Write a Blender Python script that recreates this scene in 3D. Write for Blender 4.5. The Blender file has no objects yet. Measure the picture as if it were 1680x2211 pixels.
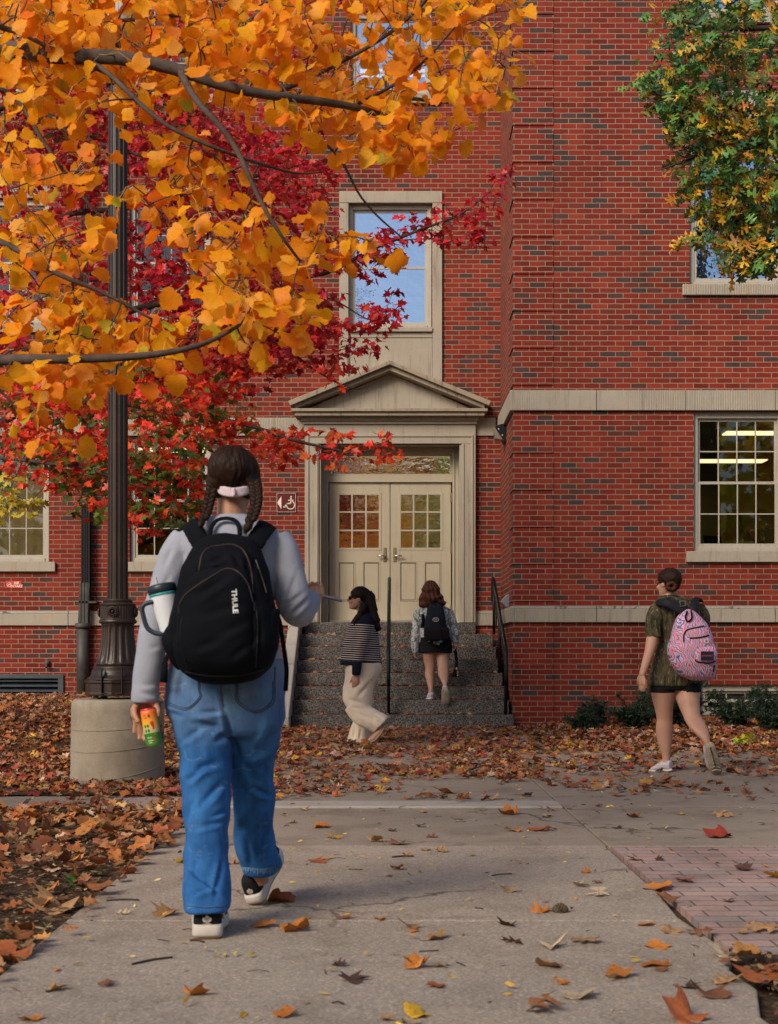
import bpy, bmesh, math, random
import numpy as np
from mathutils import Vector, Matrix, noise as mnoise
R = math.radians
# ------------------------------------------------------------------ camera, sky, sun, exposure
sc = bpy.context.scene
FPX, CX, HZ, CAMZ = 3000.0, 840.0, 1411.0, 0.97      # focal length and horizon, measured on a 1680 px wide copy of the photo
cd = bpy.data.cameras.new('camera'); cam = bpy.data.objects.new('camera', cd); sc.collection.objects.link(cam)
cam.location = (0, 0, CAMZ); cam.rotation_euler = (R(90), 0, 0)
cd.sensor_fit = 'HORIZONTAL'; cd.sensor_width = 36; cd.lens = 36 * FPX / 1680
cd.shift_y = (HZ - 1105.5) / 1680; cd.clip_end = 2000; cd.clip_start = 0.1
cd.dof.use_dof = True; cd.dof.focus_distance = 13.0; cd.dof.aperture_fstop = 9.0
sc.camera = cam
SUN_EL, SUN_AZ = 33.0, 218.0            # degrees; azimuth clockwise from +Y: high behind the camera, a little to the left
w = bpy.data.worlds.new('World'); sc.world = w; w.use_nodes = True
wn = w.node_tree.nodes; bgn = wn['Background']
sky = wn.new('ShaderNodeTexSky'); sky.sky_type = 'NISHITA'; sky.sun_disc = False
sky.sun_elevation = R(SUN_EL); sky.sun_rotation = R(SUN_AZ); sky.air_density = 1.0; sky.dust_density = 2.0; sky.ozone_density = 1.0
w.node_tree.links.new(sky.outputs[0], bgn.inputs[0]); bgn.inputs[1].default_value = 0.11
sd = bpy.data.lights.new('sun', 'SUN'); sd.energy = 2.8; sd.angle = R(26); sd.color = (1.0, 0.87, 0.70)
sun = bpy.data.objects.new('sun', sd); sc.collection.objects.link(sun)
_a = R(SUN_AZ); _sv = Vector((math.sin(_a) * math.cos(R(SUN_EL)), math.cos(_a) * math.cos(R(SUN_EL)), math.sin(R(SUN_EL))))
sun.rotation_euler = _sv.to_track_quat('Z', 'Y').to_euler()
sc.view_settings.view_transform = 'Standard'; sc.view_settings.look = 'None'; sc.view_settings.gamma = 1.0
sc.view_settings.exposure = 0.45
sc.render.engine = 'CYCLES'
sc.cycles.max_bounces = 8; sc.cycles.diffuse_bounces = 3; sc.cycles.glossy_bounces = 3; sc.cycles.transparent_max_bounces = 12
sc.cycles.use_denoising = True; sc.cycles.sample_clamp_indirect = 6

# ------------------------------------------------------------------ helpers
C = sc.collection
rnd = random.Random(7)
def P(x, y, d): return Vector(((x - CX) * d / FPX, d, CAMZ - (y - HZ) * d / FPX))
def PX(x, d): return (x - CX) * d / FPX
def PZ(y, d): return CAMZ - (y - HZ) * d / FPX
def lerp(a, b, t): return a + (b - a) * t
def sstep(a, b, x):
    t = min(1, max(0, (x - a) / (b - a))); return t * t * (3 - 2 * t)
def tag(o, label=None, cat=None, group=None, kind=None):
    if label: o['label'] = label
    if cat: o['category'] = cat
    if group: o['group'] = group
    if kind: o['kind'] = kind
    return o
def empty(name, loc, label, cat, group=None):
    o = bpy.data.objects.new(name, None); C.objects.link(o); o.location = loc; o.empty_display_size = .1
    return tag(o, label, cat, group)
def link(name, me, m, parent=None, label=None, smooth=False, world=True):
    if m and not me.materials: me.materials.append(m)
    if smooth: me.polygons.foreach_set('use_smooth', [True] * len(me.polygons))
    o = bpy.data.objects.new(name, me); C.objects.link(o)
    if parent is not None:
        o.parent = parent
        if world:                                   # mesh data is in world coordinates: undo the parent chain
            q = parent; M = Matrix.Identity(4)
            while q is not None:
                M = Matrix.LocRotScale(q.location, q.rotation_euler, q.scale) @ M if q.parent is None or True else M
                q = q.parent
            o.matrix_parent_inverse = M_world(parent).inverted()
    if label: o['label'] = label
    return o
def M_world(q):
    M = Matrix.LocRotScale(q.location, q.rotation_euler, q.scale)
    if q.parent is None: return M
    return M_world(q.parent) @ q.matrix_parent_inverse @ M
class MB:
    def __init__(s): s.v = []; s.f = []
    def add(s, vs, fs):
        n = len(s.v); s.v += [tuple(p) for p in vs]; s.f += [tuple(i + n for i in f) for f in fs]; return s
    def box(s, x0, x1, y0, y1, z0, z1):
        if x0 > x1: x0, x1 = x1, x0
        if y0 > y1: y0, y1 = y1, y0
        if z0 > z1: z0, z1 = z1, z0
        return s.add([(x0,y0,z0),(x1,y0,z0),(x1,y1,z0),(x0,y1,z0),(x0,y0,z1),(x1,y0,z1),(x1,y1,z1),(x0,y1,z1)],
                     [(0,3,2,1),(4,5,6,7),(0,1,5,4),(1,2,6,5),(2,3,7,6),(3,0,4,7)])
    def prism(s, pts, y0, y1):                       # outline in (x,z), extruded in y
        n = len(pts)
        return s.add([(x, y0, z) for x, z in pts] + [(x, y1, z) for x, z in pts],
                     [tuple(range(n)), tuple(range(2*n-1, n-1, -1))] + [(i, i+n, (i+1) % n + n, (i+1) % n) for i in range(n)])
    def prismx(s, pts, x0, x1):                      # outline in (y,z), extruded in x
        n = len(pts)
        return s.add([(x0, y, z) for y, z in pts] + [(x1, y, z) for y, z in pts],
                     [tuple(range(n)), tuple(range(2*n-1, n-1, -1))] + [(i, i+n, (i+1) % n + n, (i+1) % n) for i in range(n)])
    def prismz(s, pts, z0, z1):
        n = len(pts)
        return s.add([(x, y, z0) for x, y in pts] + [(x, y, z1) for x, y in pts],
                     [tuple(range(n))[::-1], tuple(range(n, 2*n))] + [(i, (i+1) % n, (i+1) % n + n, i+n) for i in range(n)])
    def tube(s, pts, r, seg=8, ref=None, caps=True, flat=1.0):
        pts = [Vector(p) for p in pts]; n = len(pts)
        rr = r if isinstance(r, (list, tuple)) else [r] * n
        vs = []; prev = None
        for i, p in enumerate(pts):
            t = (pts[min(i+1, n-1)] - pts[max(i-1, 0)])
            t = t.normalized() if t.length > 1e-9 else Vector((0,0,1))
            if prev is None:
                a = Vector(ref) if ref else (Vector((0,1,0)) if abs(t.y) < .9 else Vector((0,0,1)))
                u = a.cross(t).normalized()
            else:
                u = (prev - t * prev.dot(t)).normalized()
            prev = u; v = t.cross(u)
            ra = rr[i] if not isinstance(rr[i], tuple) else rr[i][0]
            rb = rr[i] * flat if not isinstance(rr[i], tuple) else rr[i][1]
            for k in range(seg):
                a = 2 * math.pi * k / seg
                vs.append(p + u * math.cos(a) * ra + v * math.sin(a) * rb)
        fs = []
        for i in range(n-1):
            for k in range(seg):
                fs.append((i*seg+k, i*seg+(k+1) % seg, (i+1)*seg+(k+1) % seg, (i+1)*seg+k))
        if caps: fs += [tuple(range(seg))[::-1], tuple((n-1)*seg+k for k in range(seg))]
        return s.add(vs, fs)
    def lathe(s, prof, c, seg=32, rf=None, ang0=0):   # prof: (r, z)
        vs = []; n = len(prof)
        for i, (r, z) in enumerate(prof):
            for k in range(seg):
                a = 2*math.pi*k/seg + ang0
                q = r * (rf(a, z, r) if rf else 1)
                vs.append((c[0] + q*math.cos(a), c[1] + q*math.sin(a), c[2] + z))
        fs = [(i*seg+k, i*seg+(k+1) % seg, (i+1)*seg+(k+1) % seg, (i+1)*seg+k) for i in range(n-1) for k in range(seg)]
        fs += [tuple(range(seg))[::-1], tuple((n-1)*seg+k for k in range(seg))]
        return s.add(vs, fs)
    def ell(s, c, r, seg=12, rings=8, M=None):
        vs = []; 
        for i in range(rings+1):
            th = math.pi * i / rings
            for k in range(seg):
                a = 2*math.pi*k/seg
                q = Vector((r[0]*math.sin(th)*math.cos(a), r[1]*math.sin(th)*math.sin(a), -r[2]*math.cos(th)))
                if M: q = M @ q
                vs.append(Vector(c) + q)
        return s.add(vs, [(i*seg+k, i*seg+(k+1) % seg, (i+1)*seg+(k+1) % seg, (i+1)*seg+k) for i in range(rings) for k in range(seg)])
    def mesh(s, name):
        me = bpy.data.meshes.new(name); me.from_pydata(s.v, [], s.f); me.update(); return me
    def build(s, name, m, parent=None, smooth=False, bevel=0, label=None, fixn=False):
        me = s.mesh(name)
        if fixn:
            bm = bmesh.new(); bm.from_mesh(me); bmesh.ops.recalc_face_normals(bm, faces=bm.faces); bm.to_mesh(me); bm.free()
        o = link(name, me, m, parent, label, smooth)
        if bevel:
            b = o.modifiers.new('bevel', 'BEVEL'); b.width = bevel; b.segments = 2; b.limit_method = 'ANGLE'; b.angle_limit = R(40)
        return o
def smooth_path(pts, k=4):
    pts = [tuple(p) for p in pts]; n = len(pts); out = []
    A = np.array(pts, float)
    for i in range(n-1):
        p0, p1, p2, p3 = A[max(i-1,0)], A[i], A[i+1], A[min(i+2,n-1)]
        for j in range(k):
            t = j / k
            out.append(.5*((2*p1)+(-p0+p2)*t+(2*p0-5*p1+4*p2-p3)*t*t+(-p0+3*p1-3*p2+p3)*t**3))
    out.append(A[-1]); return out
def text_mesh(txt, size, extrude=.001, bold=0.0):
    cu = bpy.data.curves.new('t', 'FONT'); cu.body = txt; cu.size = size; cu.extrude = extrude; cu.align_x = 'CENTER'; cu.align_y = 'CENTER'
    cu.offset = bold; cu.resolution_u = 3
    o = bpy.data.objects.new('t', cu); C.objects.link(o)
    dg = bpy.context.evaluated_depsgraph_get(); me = bpy.data.meshes.new_from_object(o.evaluated_get(dg))
    bpy.data.objects.remove(o); bpy.data.curves.remove(cu)
    return me
def place_mesh(me, M, name, m, parent, label=None):
    me = me.copy(); me.transform(M); me.materials.clear(); return link(name, me, m, parent, label)

# ------------------------------------------------------------------ materials
class NT:
    def __init__(s, name):
        s.m = bpy.data.materials.new(name); s.m.use_nodes = True; s.t = s.m.node_tree; s.n = s.t.nodes
        s.b = s.n['Principled BSDF']; s.out = s.n['Material Output']
    def new(s, typ, **kw):
        x = s.n.new(typ)
        for k, v in kw.items(): setattr(x, k, v)
        return x
    def set(s, node, i, v):
        if hasattr(v, 'is_output') or isinstance(v, bpy.types.NodeSocket): s.t.links.new(v, node.inputs[i])
        else: node.inputs[i].default_value = v
    def math(s, op, a, b=None, c=None, clamp=False):
        x = s.new('ShaderNodeMath', operation=op, use_clamp=clamp); s.set(x, 0, a)
        if b is not None: s.set(x, 1, b)
        if c is not None: s.set(x, 2, c)
        return x.outputs[0]
    def vmath(s, op, a, b=None):
        x = s.new('ShaderNodeVectorMath', operation=op); s.set(x, 0, a)
        if b is not None: s.set(x, 1, b)
        return x.outputs[0]
    def noise(s, vec, scale, detail=3, rough=.55, dist=0, col=False):
        x = s.new('ShaderNodeTexNoise'); s.set(x, 'Vector', vec); x.inputs['Scale'].default_value = scale
        x.inputs['Detail'].default_value = detail; x.inputs['Roughness'].default_value = rough; x.inputs['Distortion'].default_value = dist
        return x.outputs[1 if col else 0]
    def ramp(s, fac, stops, interp='LINEAR'):
        x = s.new('ShaderNodeValToRGB'); s.set(x, 0, fac); r = x.color_ramp; r.interpolation = interp
        while len(r.elements) < len(stops): r.elements.new(.5)
        for e, (p, c) in zip(r.elements, stops):
            e.position = p; e.color = (*c, 1) if isinstance(c, (tuple, list)) else (c, c, c, 1)
        return x.outputs[0]
    def mix(s, fac, a, b, blend='MIX'):
        x = s.new('ShaderNodeMix', data_type='RGBA', blend_type=blend)
        s.set(x, 0, fac); s.set(x, 6, (*a, 1) if isinstance(a, tuple) and len(a) == 3 else a); s.set(x, 7, (*b, 1) if isinstance(b, tuple) and len(b) == 3 else b)
        return x.outputs[2]
    def obj(s): return s.new('ShaderNodeTexCoord').outputs['Object']
    def scl(s, vec, v):
        x = s.new('ShaderNodeMapping'); s.set(x, 0, vec); x.inputs['Scale'].default_value = v; return x.outputs[0]
    def sep(s, vec):
        x = s.new('ShaderNodeSeparateXYZ'); s.set(x, 0, vec); return x.outputs
    def comb(s, a, b, c):
        x = s.new('ShaderNodeCombineXYZ'); s.set(x, 0, a); s.set(x, 1, b); s.set(x, 2, c); return x.outputs[0]
    def bump(s, h, dist=.01, strength=1.0):
        x = s.new('ShaderNodeBump'); s.set(x, 'Height', h); x.inputs['Distance'].default_value = dist; x.inputs['Strength'].default_value = strength
        s.t.links.new(x.outputs[0], s.b.inputs['Normal']); return x
    def fin(s, col=None, rough=None, metal=None, spec=None):
        if col is not None: s.set(s.b, 'Base Color', (*col, 1) if isinstance(col, tuple) and len(col) == 3 else col)
        if rough is not None: s.set(s.b, 'Roughness', rough)
        if metal is not None: s.b.inputs['Metallic'].default_value = metal
        if spec is not None: s.b.inputs['Specular IOR Level'].default_value = spec
        return s.m
def pmat(name, col, rough=.7, var=.18, scale=6, bscale=0, bd=.002, metal=0, spec=.4, rv=.1):
    t = NT(name); o = t.obj()
    n = t.noise(o, scale, 4)
    c = t.mix(t.math('MULTIPLY', t.math('SUBTRACT', n, .3), 2.0, clamp=True), tuple(x*(1-var) for x in col), tuple(min(1, x*(1+var)) for x in col))
    r = t.math('ADD', rough - rv/2, t.math('MULTIPLY', n, rv))
    if bscale: t.bump(t.noise(o, bscale, 3), bd)
    return t.fin(c, r, metal, spec)

def brick_mat(name, dark=0.0):
    t = NT(name); g = t.new('ShaderNodeNewGeometry'); pos = g.outputs['Position']; x, y, z = t.sep(pos)
    nx, ny, nz = t.sep(g.outputs['Normal'])
    side = t.math('GREATER_THAN', t.math('ABSOLUTE', nx), .7)
    u = t.math('ADD', t.math('MULTIPLY', x, t.math('SUBTRACT', 1, side)), t.math('MULTIPLY', y, side))
    wob = t.noise(pos, 9, 2, col=True)
    wv = t.vmath('MULTIPLY', t.vmath('SUBTRACT', wob, (.5,.5,.5)), (.006,.007,0))
    v = t.vmath('ADD', t.comb(u, z, 0), wv)
    b = t.new('ShaderNodeTexBrick'); t.set(b, 'Vector', v); b.offset = .5; b.squash = 1
    b.inputs['Scale'].default_value = 1; b.inputs['Mortar Size'].default_value = .0056; b.inputs['Mortar Smooth'].default_value = .25
    b.inputs['Brick Width'].default_value = .2045; b.inputs['Row Height'].default_value = .0694
    b.inputs['Color1'].default_value = (0,0,0,1); b.inputs['Color2'].default_value = (1,1,1,1); b.inputs['Mortar'].default_value = (.5,.5,.5,1)
    per = t.ramp(b.outputs[0], [(0, (.125,.014,.009)), (.16, (.17,.018,.011)), (.36, (.205,.023,.013)), (.56, (.155,.016,.011)), (.70, (.245,.034,.018)),
                               (.78, (.17,.024,.014)), (.88, (.085,.026,.023)), (.95, (.050,.034,.037)), (1, (.08,.036,.033))])
    fine = t.noise(pos, 120, 3); streak = t.noise(t.scl(pos, (3, 3, 60)), 9, 2)
    col = t.mix(.55, per, t.mix(fine, (.6,.6,.6), (1.35,1.3,1.28)), 'MULTIPLY')
    blot = t.noise(pos, .8, 5); col = t.mix(.85, col, t.ramp(blot, [(.25, (.74,.70,.70)), (.5, (1,1,1)), (.75, (1.12,1.1,1.06))]), 'MULTIPLY')
    drip = t.noise(t.scl(pos, (2.2, 2.2, .12)), 2.5, 4); col = t.mix(.55, col, t.ramp(drip, [(.3, (.62,.6,.6)), (.55, (1,1,1))]), 'MULTIPLY')
    mort = t.mix(fine, (.20,.135,.085), (.37,.265,.18))
    mort = t.mix(.6, mort, t.ramp(t.noise(pos, .9, 3), [(.3, (.6,.58,.56)), (.6, (1,1,1))]), 'MULTIPLY')
    col = t.mix(b.outputs[1], col, mort)
    h = t.math('SUBTRACT', t.math('MULTIPLY', fine, .25), t.math('MULTIPLY', b.outputs[1], 1.0))
    t.bump(h, .006, .9)
    return t.fin(col, .88, 0, .25)
def stone_mat(name, base=(.33,.295,.245), tool=False, grime=.6):
    t = NT(name); g = t.new('ShaderNodeNewGeometry'); pos = g.outputs['Position']
    n1 = t.noise(pos, 2.0, 5); n2 = t.noise(pos, 45, 4); dr = t.noise(t.scl(pos, (14, 14, 1.1)), 1.6, 5, .65)
    col = t.mix(n1, tuple(c*.80 for c in base), tuple(min(1, c*1.18) for c in base))
    col = t.mix(.5, col, t.mix(n2, (.75,.74,.72), (1.2,1.2,1.18)), 'MULTIPLY')
    col = t.mix(grime, col, t.ramp(dr, [(.28, (.42,.38,.34)), (.46, (.95,.93,.9)), (1, (1.06,1.04,1))]), 'MULTIPLY')
    rust = t.noise(pos, 5, 3); col = t.mix(t.ramp(rust, [(.62, 0.0), (.78, .35)]), col, (.42,.25,.10))
    if tool:
        wv = t.new('ShaderNodeTexWave', wave_type='BANDS', bands_direction='X'); t.set(wv, 'Vector', t.comb(t.math('ADD', t.sep(pos)[0], t.sep(pos)[1]), 0, 0))
        wv.inputs['Scale'].default_value = 14; wv.inputs['Distortion'].default_value = 3.0; wv.inputs['Detail'].default_value = 2
        msk = t.ramp(t.noise(t.scl(pos, (.5,.5,.1)), 1.5, 1), [(.46, 0.0), (.56, 1.0)])
        h = t.math('ADD', t.math('MULTIPLY', t.math('MULTIPLY', wv.outputs[1], msk), .8), t.math('MULTIPLY', n2, .4)); t.bump(h, .006, .8)
    else: t.bump(n2, .003, .7)
    return t.fin(col, .85, 0, .25)
def granite_mat():
    t = NT('speckled_granite'); g = t.new('ShaderNodeNewGeometry'); pos = g.outputs['Position']
    vo = t.new('ShaderNodeTexVoronoi', feature='DISTANCE_TO_EDGE'); t.set(vo, 'Vector', t.vmath('ADD', pos, t.vmath('MULTIPLY', t.noise(pos, 40, 2, col=True), (.03,.03,.03)))); vo.inputs['Scale'].default_value = 30
    e = t.ramp(vo.outputs[0], [(0, .9), (.05, .5), (.11, 0.0)])
    col = t.mix(t.noise(pos, 50, 3), (.020,.018,.020), (.06,.055,.054)); col = t.mix(t.math('MULTIPLY', e, t.noise(pos, 30, 2)), col, (.42,.38,.34))
    col = t.mix(.7, col, t.ramp(t.noise(pos, 2.5, 4), [(.3, (.55,.52,.5)), (.65, (1.1,1.08,1.05))]), 'MULTIPLY')
    t.bump(t.noise(pos, 80, 2), .002); return t.fin(col, .7, 0, .35)
def concrete_mat(name, base, speck=.5, stain=.5):
    t = NT(name); g = t.new('ShaderNodeNewGeometry'); pos = g.outputs['Position']
    n1 = t.noise(pos, .9, 6, .6); n2 = t.noise(pos, 14, 5, .7); n3 = t.noise(pos, 110, 3, .7)
    col = t.mix(n1, tuple(c*.72 for c in base), tuple(c*1.2 for c in base))
    col = t.mix(.6, col, t.mix(n2, (.7,.69,.68), (1.25,1.24,1.22)), 'MULTIPLY')
    col = t.mix(speck, col, t.ramp(n3, [(.28, (.35,.32,.30)), (.42, (.85,.85,.85)), (.58, (1.1,1.1,1.1)), (.70, (2.1,2.0,1.9))]), 'MULTIPLY')
    crk = t.new('ShaderNodeTexVoronoi', feature='DISTANCE_TO_EDGE'); t.set(crk, 'Vector', t.vmath('ADD', pos, t.vmath('MULTIPLY', t.noise(pos, 3, 4, col=True), (.5,.5,.5)))); crk.inputs['Scale'].default_value = .55
    col = t.mix(t.math('MULTIPLY', t.ramp(crk.outputs[0], [(0, 1.0), (.004, .8), (.009, 0.0)]), t.ramp(t.noise(pos, .7, 2), [(.48, 0.0), (.56, .8)])), col, (.05,.04,.03))
    st = t.noise(pos, 2.3, 4, .6, .6); col = t.mix(stain, col, t.ramp(st, [(.3, (.62,.58,.54)), (.5, (1,1,1)), (.72, (1.08,1.06,1.03))]), 'MULTIPLY')
    vc = t.new('ShaderNodeTexVoronoi', feature='F1'); t.set(vc, 'Vector', pos); vc.inputs['Scale'].default_value = 22
    pit = t.ramp(vc.outputs[0], [(.05, (.30,.27,.24)), (.13, (1,1,1))]); col = t.mix(t.ramp(t.noise(pos, 7, 2), [(.5, 0.0), (.58, .8)]), col, t.mix(1, col, pit, 'MULTIPLY'))
    t.bump(t.math('ADD', t.math('MULTIPLY', n2, .5), t.math('MULTIPLY', n3, .5)), .004, .8)
    return t.fin(col, .85, 0, .3)
def paver_mat():
    t = NT('brick_pavers'); g = t.new('ShaderNodeNewGeometry'); pos = g.outputs['Position']
    m = t.new('ShaderNodeMapping'); t.set(m, 0, pos); m.inputs['Rotation'].default_value = (0, 0, R(0))
    b = t.new('ShaderNodeTexBrick'); t.set(b, 'Vector', m.outputs[0]); b.offset = .5
    b.inputs['Scale'].default_value = 1; b.inputs['Mortar Size'].default_value = .004; b.inputs['Mortar Smooth'].default_value = .4
    b.inputs['Brick Width'].default_value = .215; b.inputs['Row Height'].default_value = .107
    b.inputs['Color1'].default_value = (0,0,0,1); b.inputs['Color2'].default_value = (1,1,1,1)
    per = t.ramp(b.outputs[0], [(0, (.29,.21,.19)), (.3, (.38,.255,.225)), (.5, (.31,.25,.235)), (.7, (.35,.235,.21)), (.88, (.41,.28,.245)), (1, (.27,.235,.225))])
    n2 = t.noise(pos, 40, 4); col = t.mix(.6, per, t.mix(n2, (.65,.65,.65), (1.3,1.3,1.3)), 'MULTIPLY')
    col = t.mix(.85, col, t.ramp(t.noise(pos, 2.2, 5, .65), [(.3, (.55,.54,.52)), (.6, (1.08,1.07,1.06))]), 'MULTIPLY')
    col = t.mix(t.ramp(t.noise(pos, 26, 3), [(.62, 0.0), (.70, .6)]), col, (.07,.05,.04)); col = t.mix(b.outputs[1], col, (.07,.055,.045)); t.bump(t.math('SUBTRACT', t.math('MULTIPLY', n2, .3), b.outputs[1]), .005, .8)
    return t.fin(col, .85, 0, .3)
def mulch_mat():
    t = NT('mulch_soil'); g = t.new('ShaderNodeNewGeometry'); pos = g.outputs['Position']
    n = t.noise(pos, 40, 4, .7); col = t.ramp(n, [(.3, (.018,.012,.008)), (.5, (.06,.038,.022)), (.7, (.15,.095,.055))])
    t.bump(n, .02, 1.0); return t.fin(col, .95, 0, .2)
def paint_mat(name, base, rough=.45, grime=.35):
    t = NT(name); g = t.new('ShaderNodeNewGeometry'); pos = g.outputs['Position']
    n = t.noise(pos, 3, 4); dr = t.noise(t.scl(pos, (12, 12, 1.2)), 2, 4, .6)
    col = t.mix(n, tuple(c*.92 for c in base), tuple(min(1, c*1.07) for c in base))
    col = t.mix(grime, col, t.ramp(dr, [(.25, (.55,.48,.38)), (.45, (1,1,1))]), 'MULTIPLY')
    t.bump(t.noise(pos, 60, 2), .0008); return t.fin(col, rough, 0, .4)
def glass_mat(name='window_glass', tint=(.85,.88,.86), lo=.10, wav=.0, rc=(.95,.97,1)):
    t = NT(name); n = t.n; n.remove(t.b)
    lw = t.new('ShaderNodeLayerWeight'); lw.inputs[0].default_value = .25
    gl = t.new('ShaderNodeBsdfGlossy'); gl.inputs['Roughness'].default_value = .015; gl.inputs['Color'].default_value = (*rc, 1)
    tr = t.new('ShaderNodeBsdfTransparent'); tr.inputs['Color'].default_value = (*tint, 1)
    if wav:
        g = t.new('ShaderNodeNewGeometry'); bp = t.new('ShaderNodeBump'); bp.inputs['Distance'].default_value = wav; bp.inputs['Strength'].default_value = 1
        t.set(bp, 'Height', t.noise(t.scl(g.outputs['Position'], (1, 1, 1.6)), 7, 2)); t.t.links.new(bp.outputs[0], gl.inputs['Normal'])
    f = t.math('ADD', t.math('MULTIPLY', lw.outputs[0], .5), lo, clamp=True)
    mx = t.new('ShaderNodeMixShader'); t.set(mx, 0, f); t.t.links.new(tr.outputs[0], mx.inputs[1]); t.t.links.new(gl.outputs[0], mx.inputs[2])
    t.t.links.new(mx.outputs[0], t.out.inputs[0]); return t.m
def emit_mat(name, col, st):
    t = NT(name); t.b.inputs['Emission Color'].default_value = (*col, 1); t.b.inputs['Emission Strength'].default_value = st
    return t.fin((.8,.8,.8), .6)
def leaf_mat(name, trans=.35, rough=.45, vein=.5, veincol=(.45,.12,.02), spots=.5, spec=.35):
    t = NT(name); a = t.new('ShaderNodeAttribute', attribute_name='Col'); l = t.new('ShaderNodeAttribute', attribute_name='luv')
    lx, ly, lr = t.sep(l.outputs['Vector']); ax = t.math('ABSOLUTE', lx)
    v = t.math('SUBTRACT', ly, t.math('MULTIPLY', ax, .9)); f = t.math('ABSOLUTE', t.math('SUBTRACT', t.math('FRACT', t.math('MULTIPLY', v, 4.5)), .5))
    side = t.ramp(f, [(.0, 0.0), (.40, 0.0), (.5, 1.0)]); mid = t.ramp(ax, [(.0, 1.0), (.03, .6), (.05, 0.0)])
    vm = t.math('MULTIPLY', t.math('MAXIMUM', side, mid), vein)
    nv = t.comb(t.math('ADD', lx, t.math('MULTIPLY', lr, 37.0)), ly, lr)
    sp = t.noise(nv, 9, 3, .6); spm = t.math('MULTIPLY', t.ramp(sp, [(.55, 0.0), (.66, 1.0)]), spots)
    col = t.mix(vm, a.outputs['Color'], t.mix(.7, a.outputs['Color'], veincol))
    col = t.mix(spm, col, t.mix(.75, a.outputs['Color'], veincol))
    col = t.mix(.5, col, t.mix(t.noise(nv, 3, 3), (.75,.72,.7), (1.22,1.2,1.15)), 'MULTIPLY')
    t.fin(col, rough, 0, spec)
    tr = t.new('ShaderNodeBsdfTranslucent'); t.set(tr, 0, col); mx = t.new('ShaderNodeMixShader'); mx.inputs[0].default_value = trans
    t.t.links.new(t.b.outputs[0], mx.inputs[1]); t.t.links.new(tr.outputs[0], mx.inputs[2]); t.t.links.new(mx.outputs[0], t.out.inputs[0])
    return t.m
M = {}
M['brick'] = brick_mat('red_brick'); M['stone'] = stone_mat('limestone'); M['belt'] = stone_mat('tooled_limestone', tool=True)
M['ped'] = stone_mat('weathered_limestone', (.29,.245,.19), grime=.95)
M['granite'] = granite_mat(); M['conc'] = concrete_mat('walk_concrete', (.325,.272,.224), .95, .55); M['conc2'] = concrete_mat('old_walk_concrete', (.255,.212,.172), .5, .7)
M['strip'] = concrete_mat('pale_concrete', (.34,.315,.285), .3, .4); M['pedc'] = concrete_mat('pedestal_concrete', (.29,.25,.20), .25, .6)
M['paver'] = paver_mat(); M['mulch'] = mulch_mat()
M['cream'] = paint_mat('cream_paint', (.37,.32,.235), .42, .3); M['frame'] = paint_mat('window_frame_paint', (.36,.33,.275), .4, .5)
M['glass'] = glass_mat('window_glass', (.62,.62,.55), lo=.06); M['glassup'] = glass_mat('upper_window_glass', (.45,.50,.60), lo=.55, wav=.002, rc=(.60,.76,1.0)); M['dglass'] = glass_mat('door_glass', (.6,.55,.45), .5, wav=.003)
M['bronze'] = pmat('bronze_paint', (.030,.017,.013), .42, .35, 4, 60, .0006, 0, .4); M['bronze'].node_tree.nodes['Principled BSDF'].inputs['Metallic'].default_value = .05
M['blackp'] = pmat('black_paint', (.005,.005,.006), .5, .3, 8, 90, .0004, 0, .25)
M['steel'] = pmat('brushed_steel', (.55,.53,.50), .32, .1, 30, 0, 0, .9)
M['brass'] = pmat('dull_brass', (.30,.21,.12), .45, .2, 20, 0, 0, .7)
M['lead'] = pmat('weathered_metal', (.05,.048,.045), .6, .5, 5, 60, .001)
M['interior'] = pmat('interior_wall', (.10,.085,.045), .9, .1, 3); M['ceil'] = pmat('interior_ceiling', (.30,.28,.24), .9, .05, 3)
M['hall'] = pmat('hall_wall', (.32,.12,.035), .9, .2, 3)
M['dark'] = pmat('dark_furniture', (.012,.011,.012), .6)
M['lamp'] = emit_mat('fluorescent_tube_cover', (1, .80, .50), 1.6)
M['blind'] = pmat('window_blind', (.42,.46,.56), .8, .05, 2); M['blindt'] = pmat('tan_shade', (.34,.27,.17), .85, .15, 2)
M['louver'] = pmat('louver_paint', (.045,.055,.07), .5, .25, 5, 50, .0006)
M['bark'] = pmat('grey_brown_bark', (.072,.050,.040), .9, .45, 14, 45, .004); M['barkd'] = pmat('dark_bark', (.05,.036,.032), .9, .4, 14, 60, .003)
M['yl'] = leaf_mat('yellow_tulip_leaf', .55, .5, .3, (.60,.16,.02), .45); M['rl'] = leaf_mat('red_maple_leaf', .42, .42, .3, (.12,.01,.012), .25); M['ol'] = leaf_mat('oak_leaf', .2, .38, .3, (.10,.05,.01), .3)
M['farl'] = leaf_mat('far_tree_leaf', .65, .6, 0, (.1,.1,.02), 0)
M['fl'] = leaf_mat('fallen_leaf', .12, .6, .45, (.10,.035,.012), .6, .25)
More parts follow.
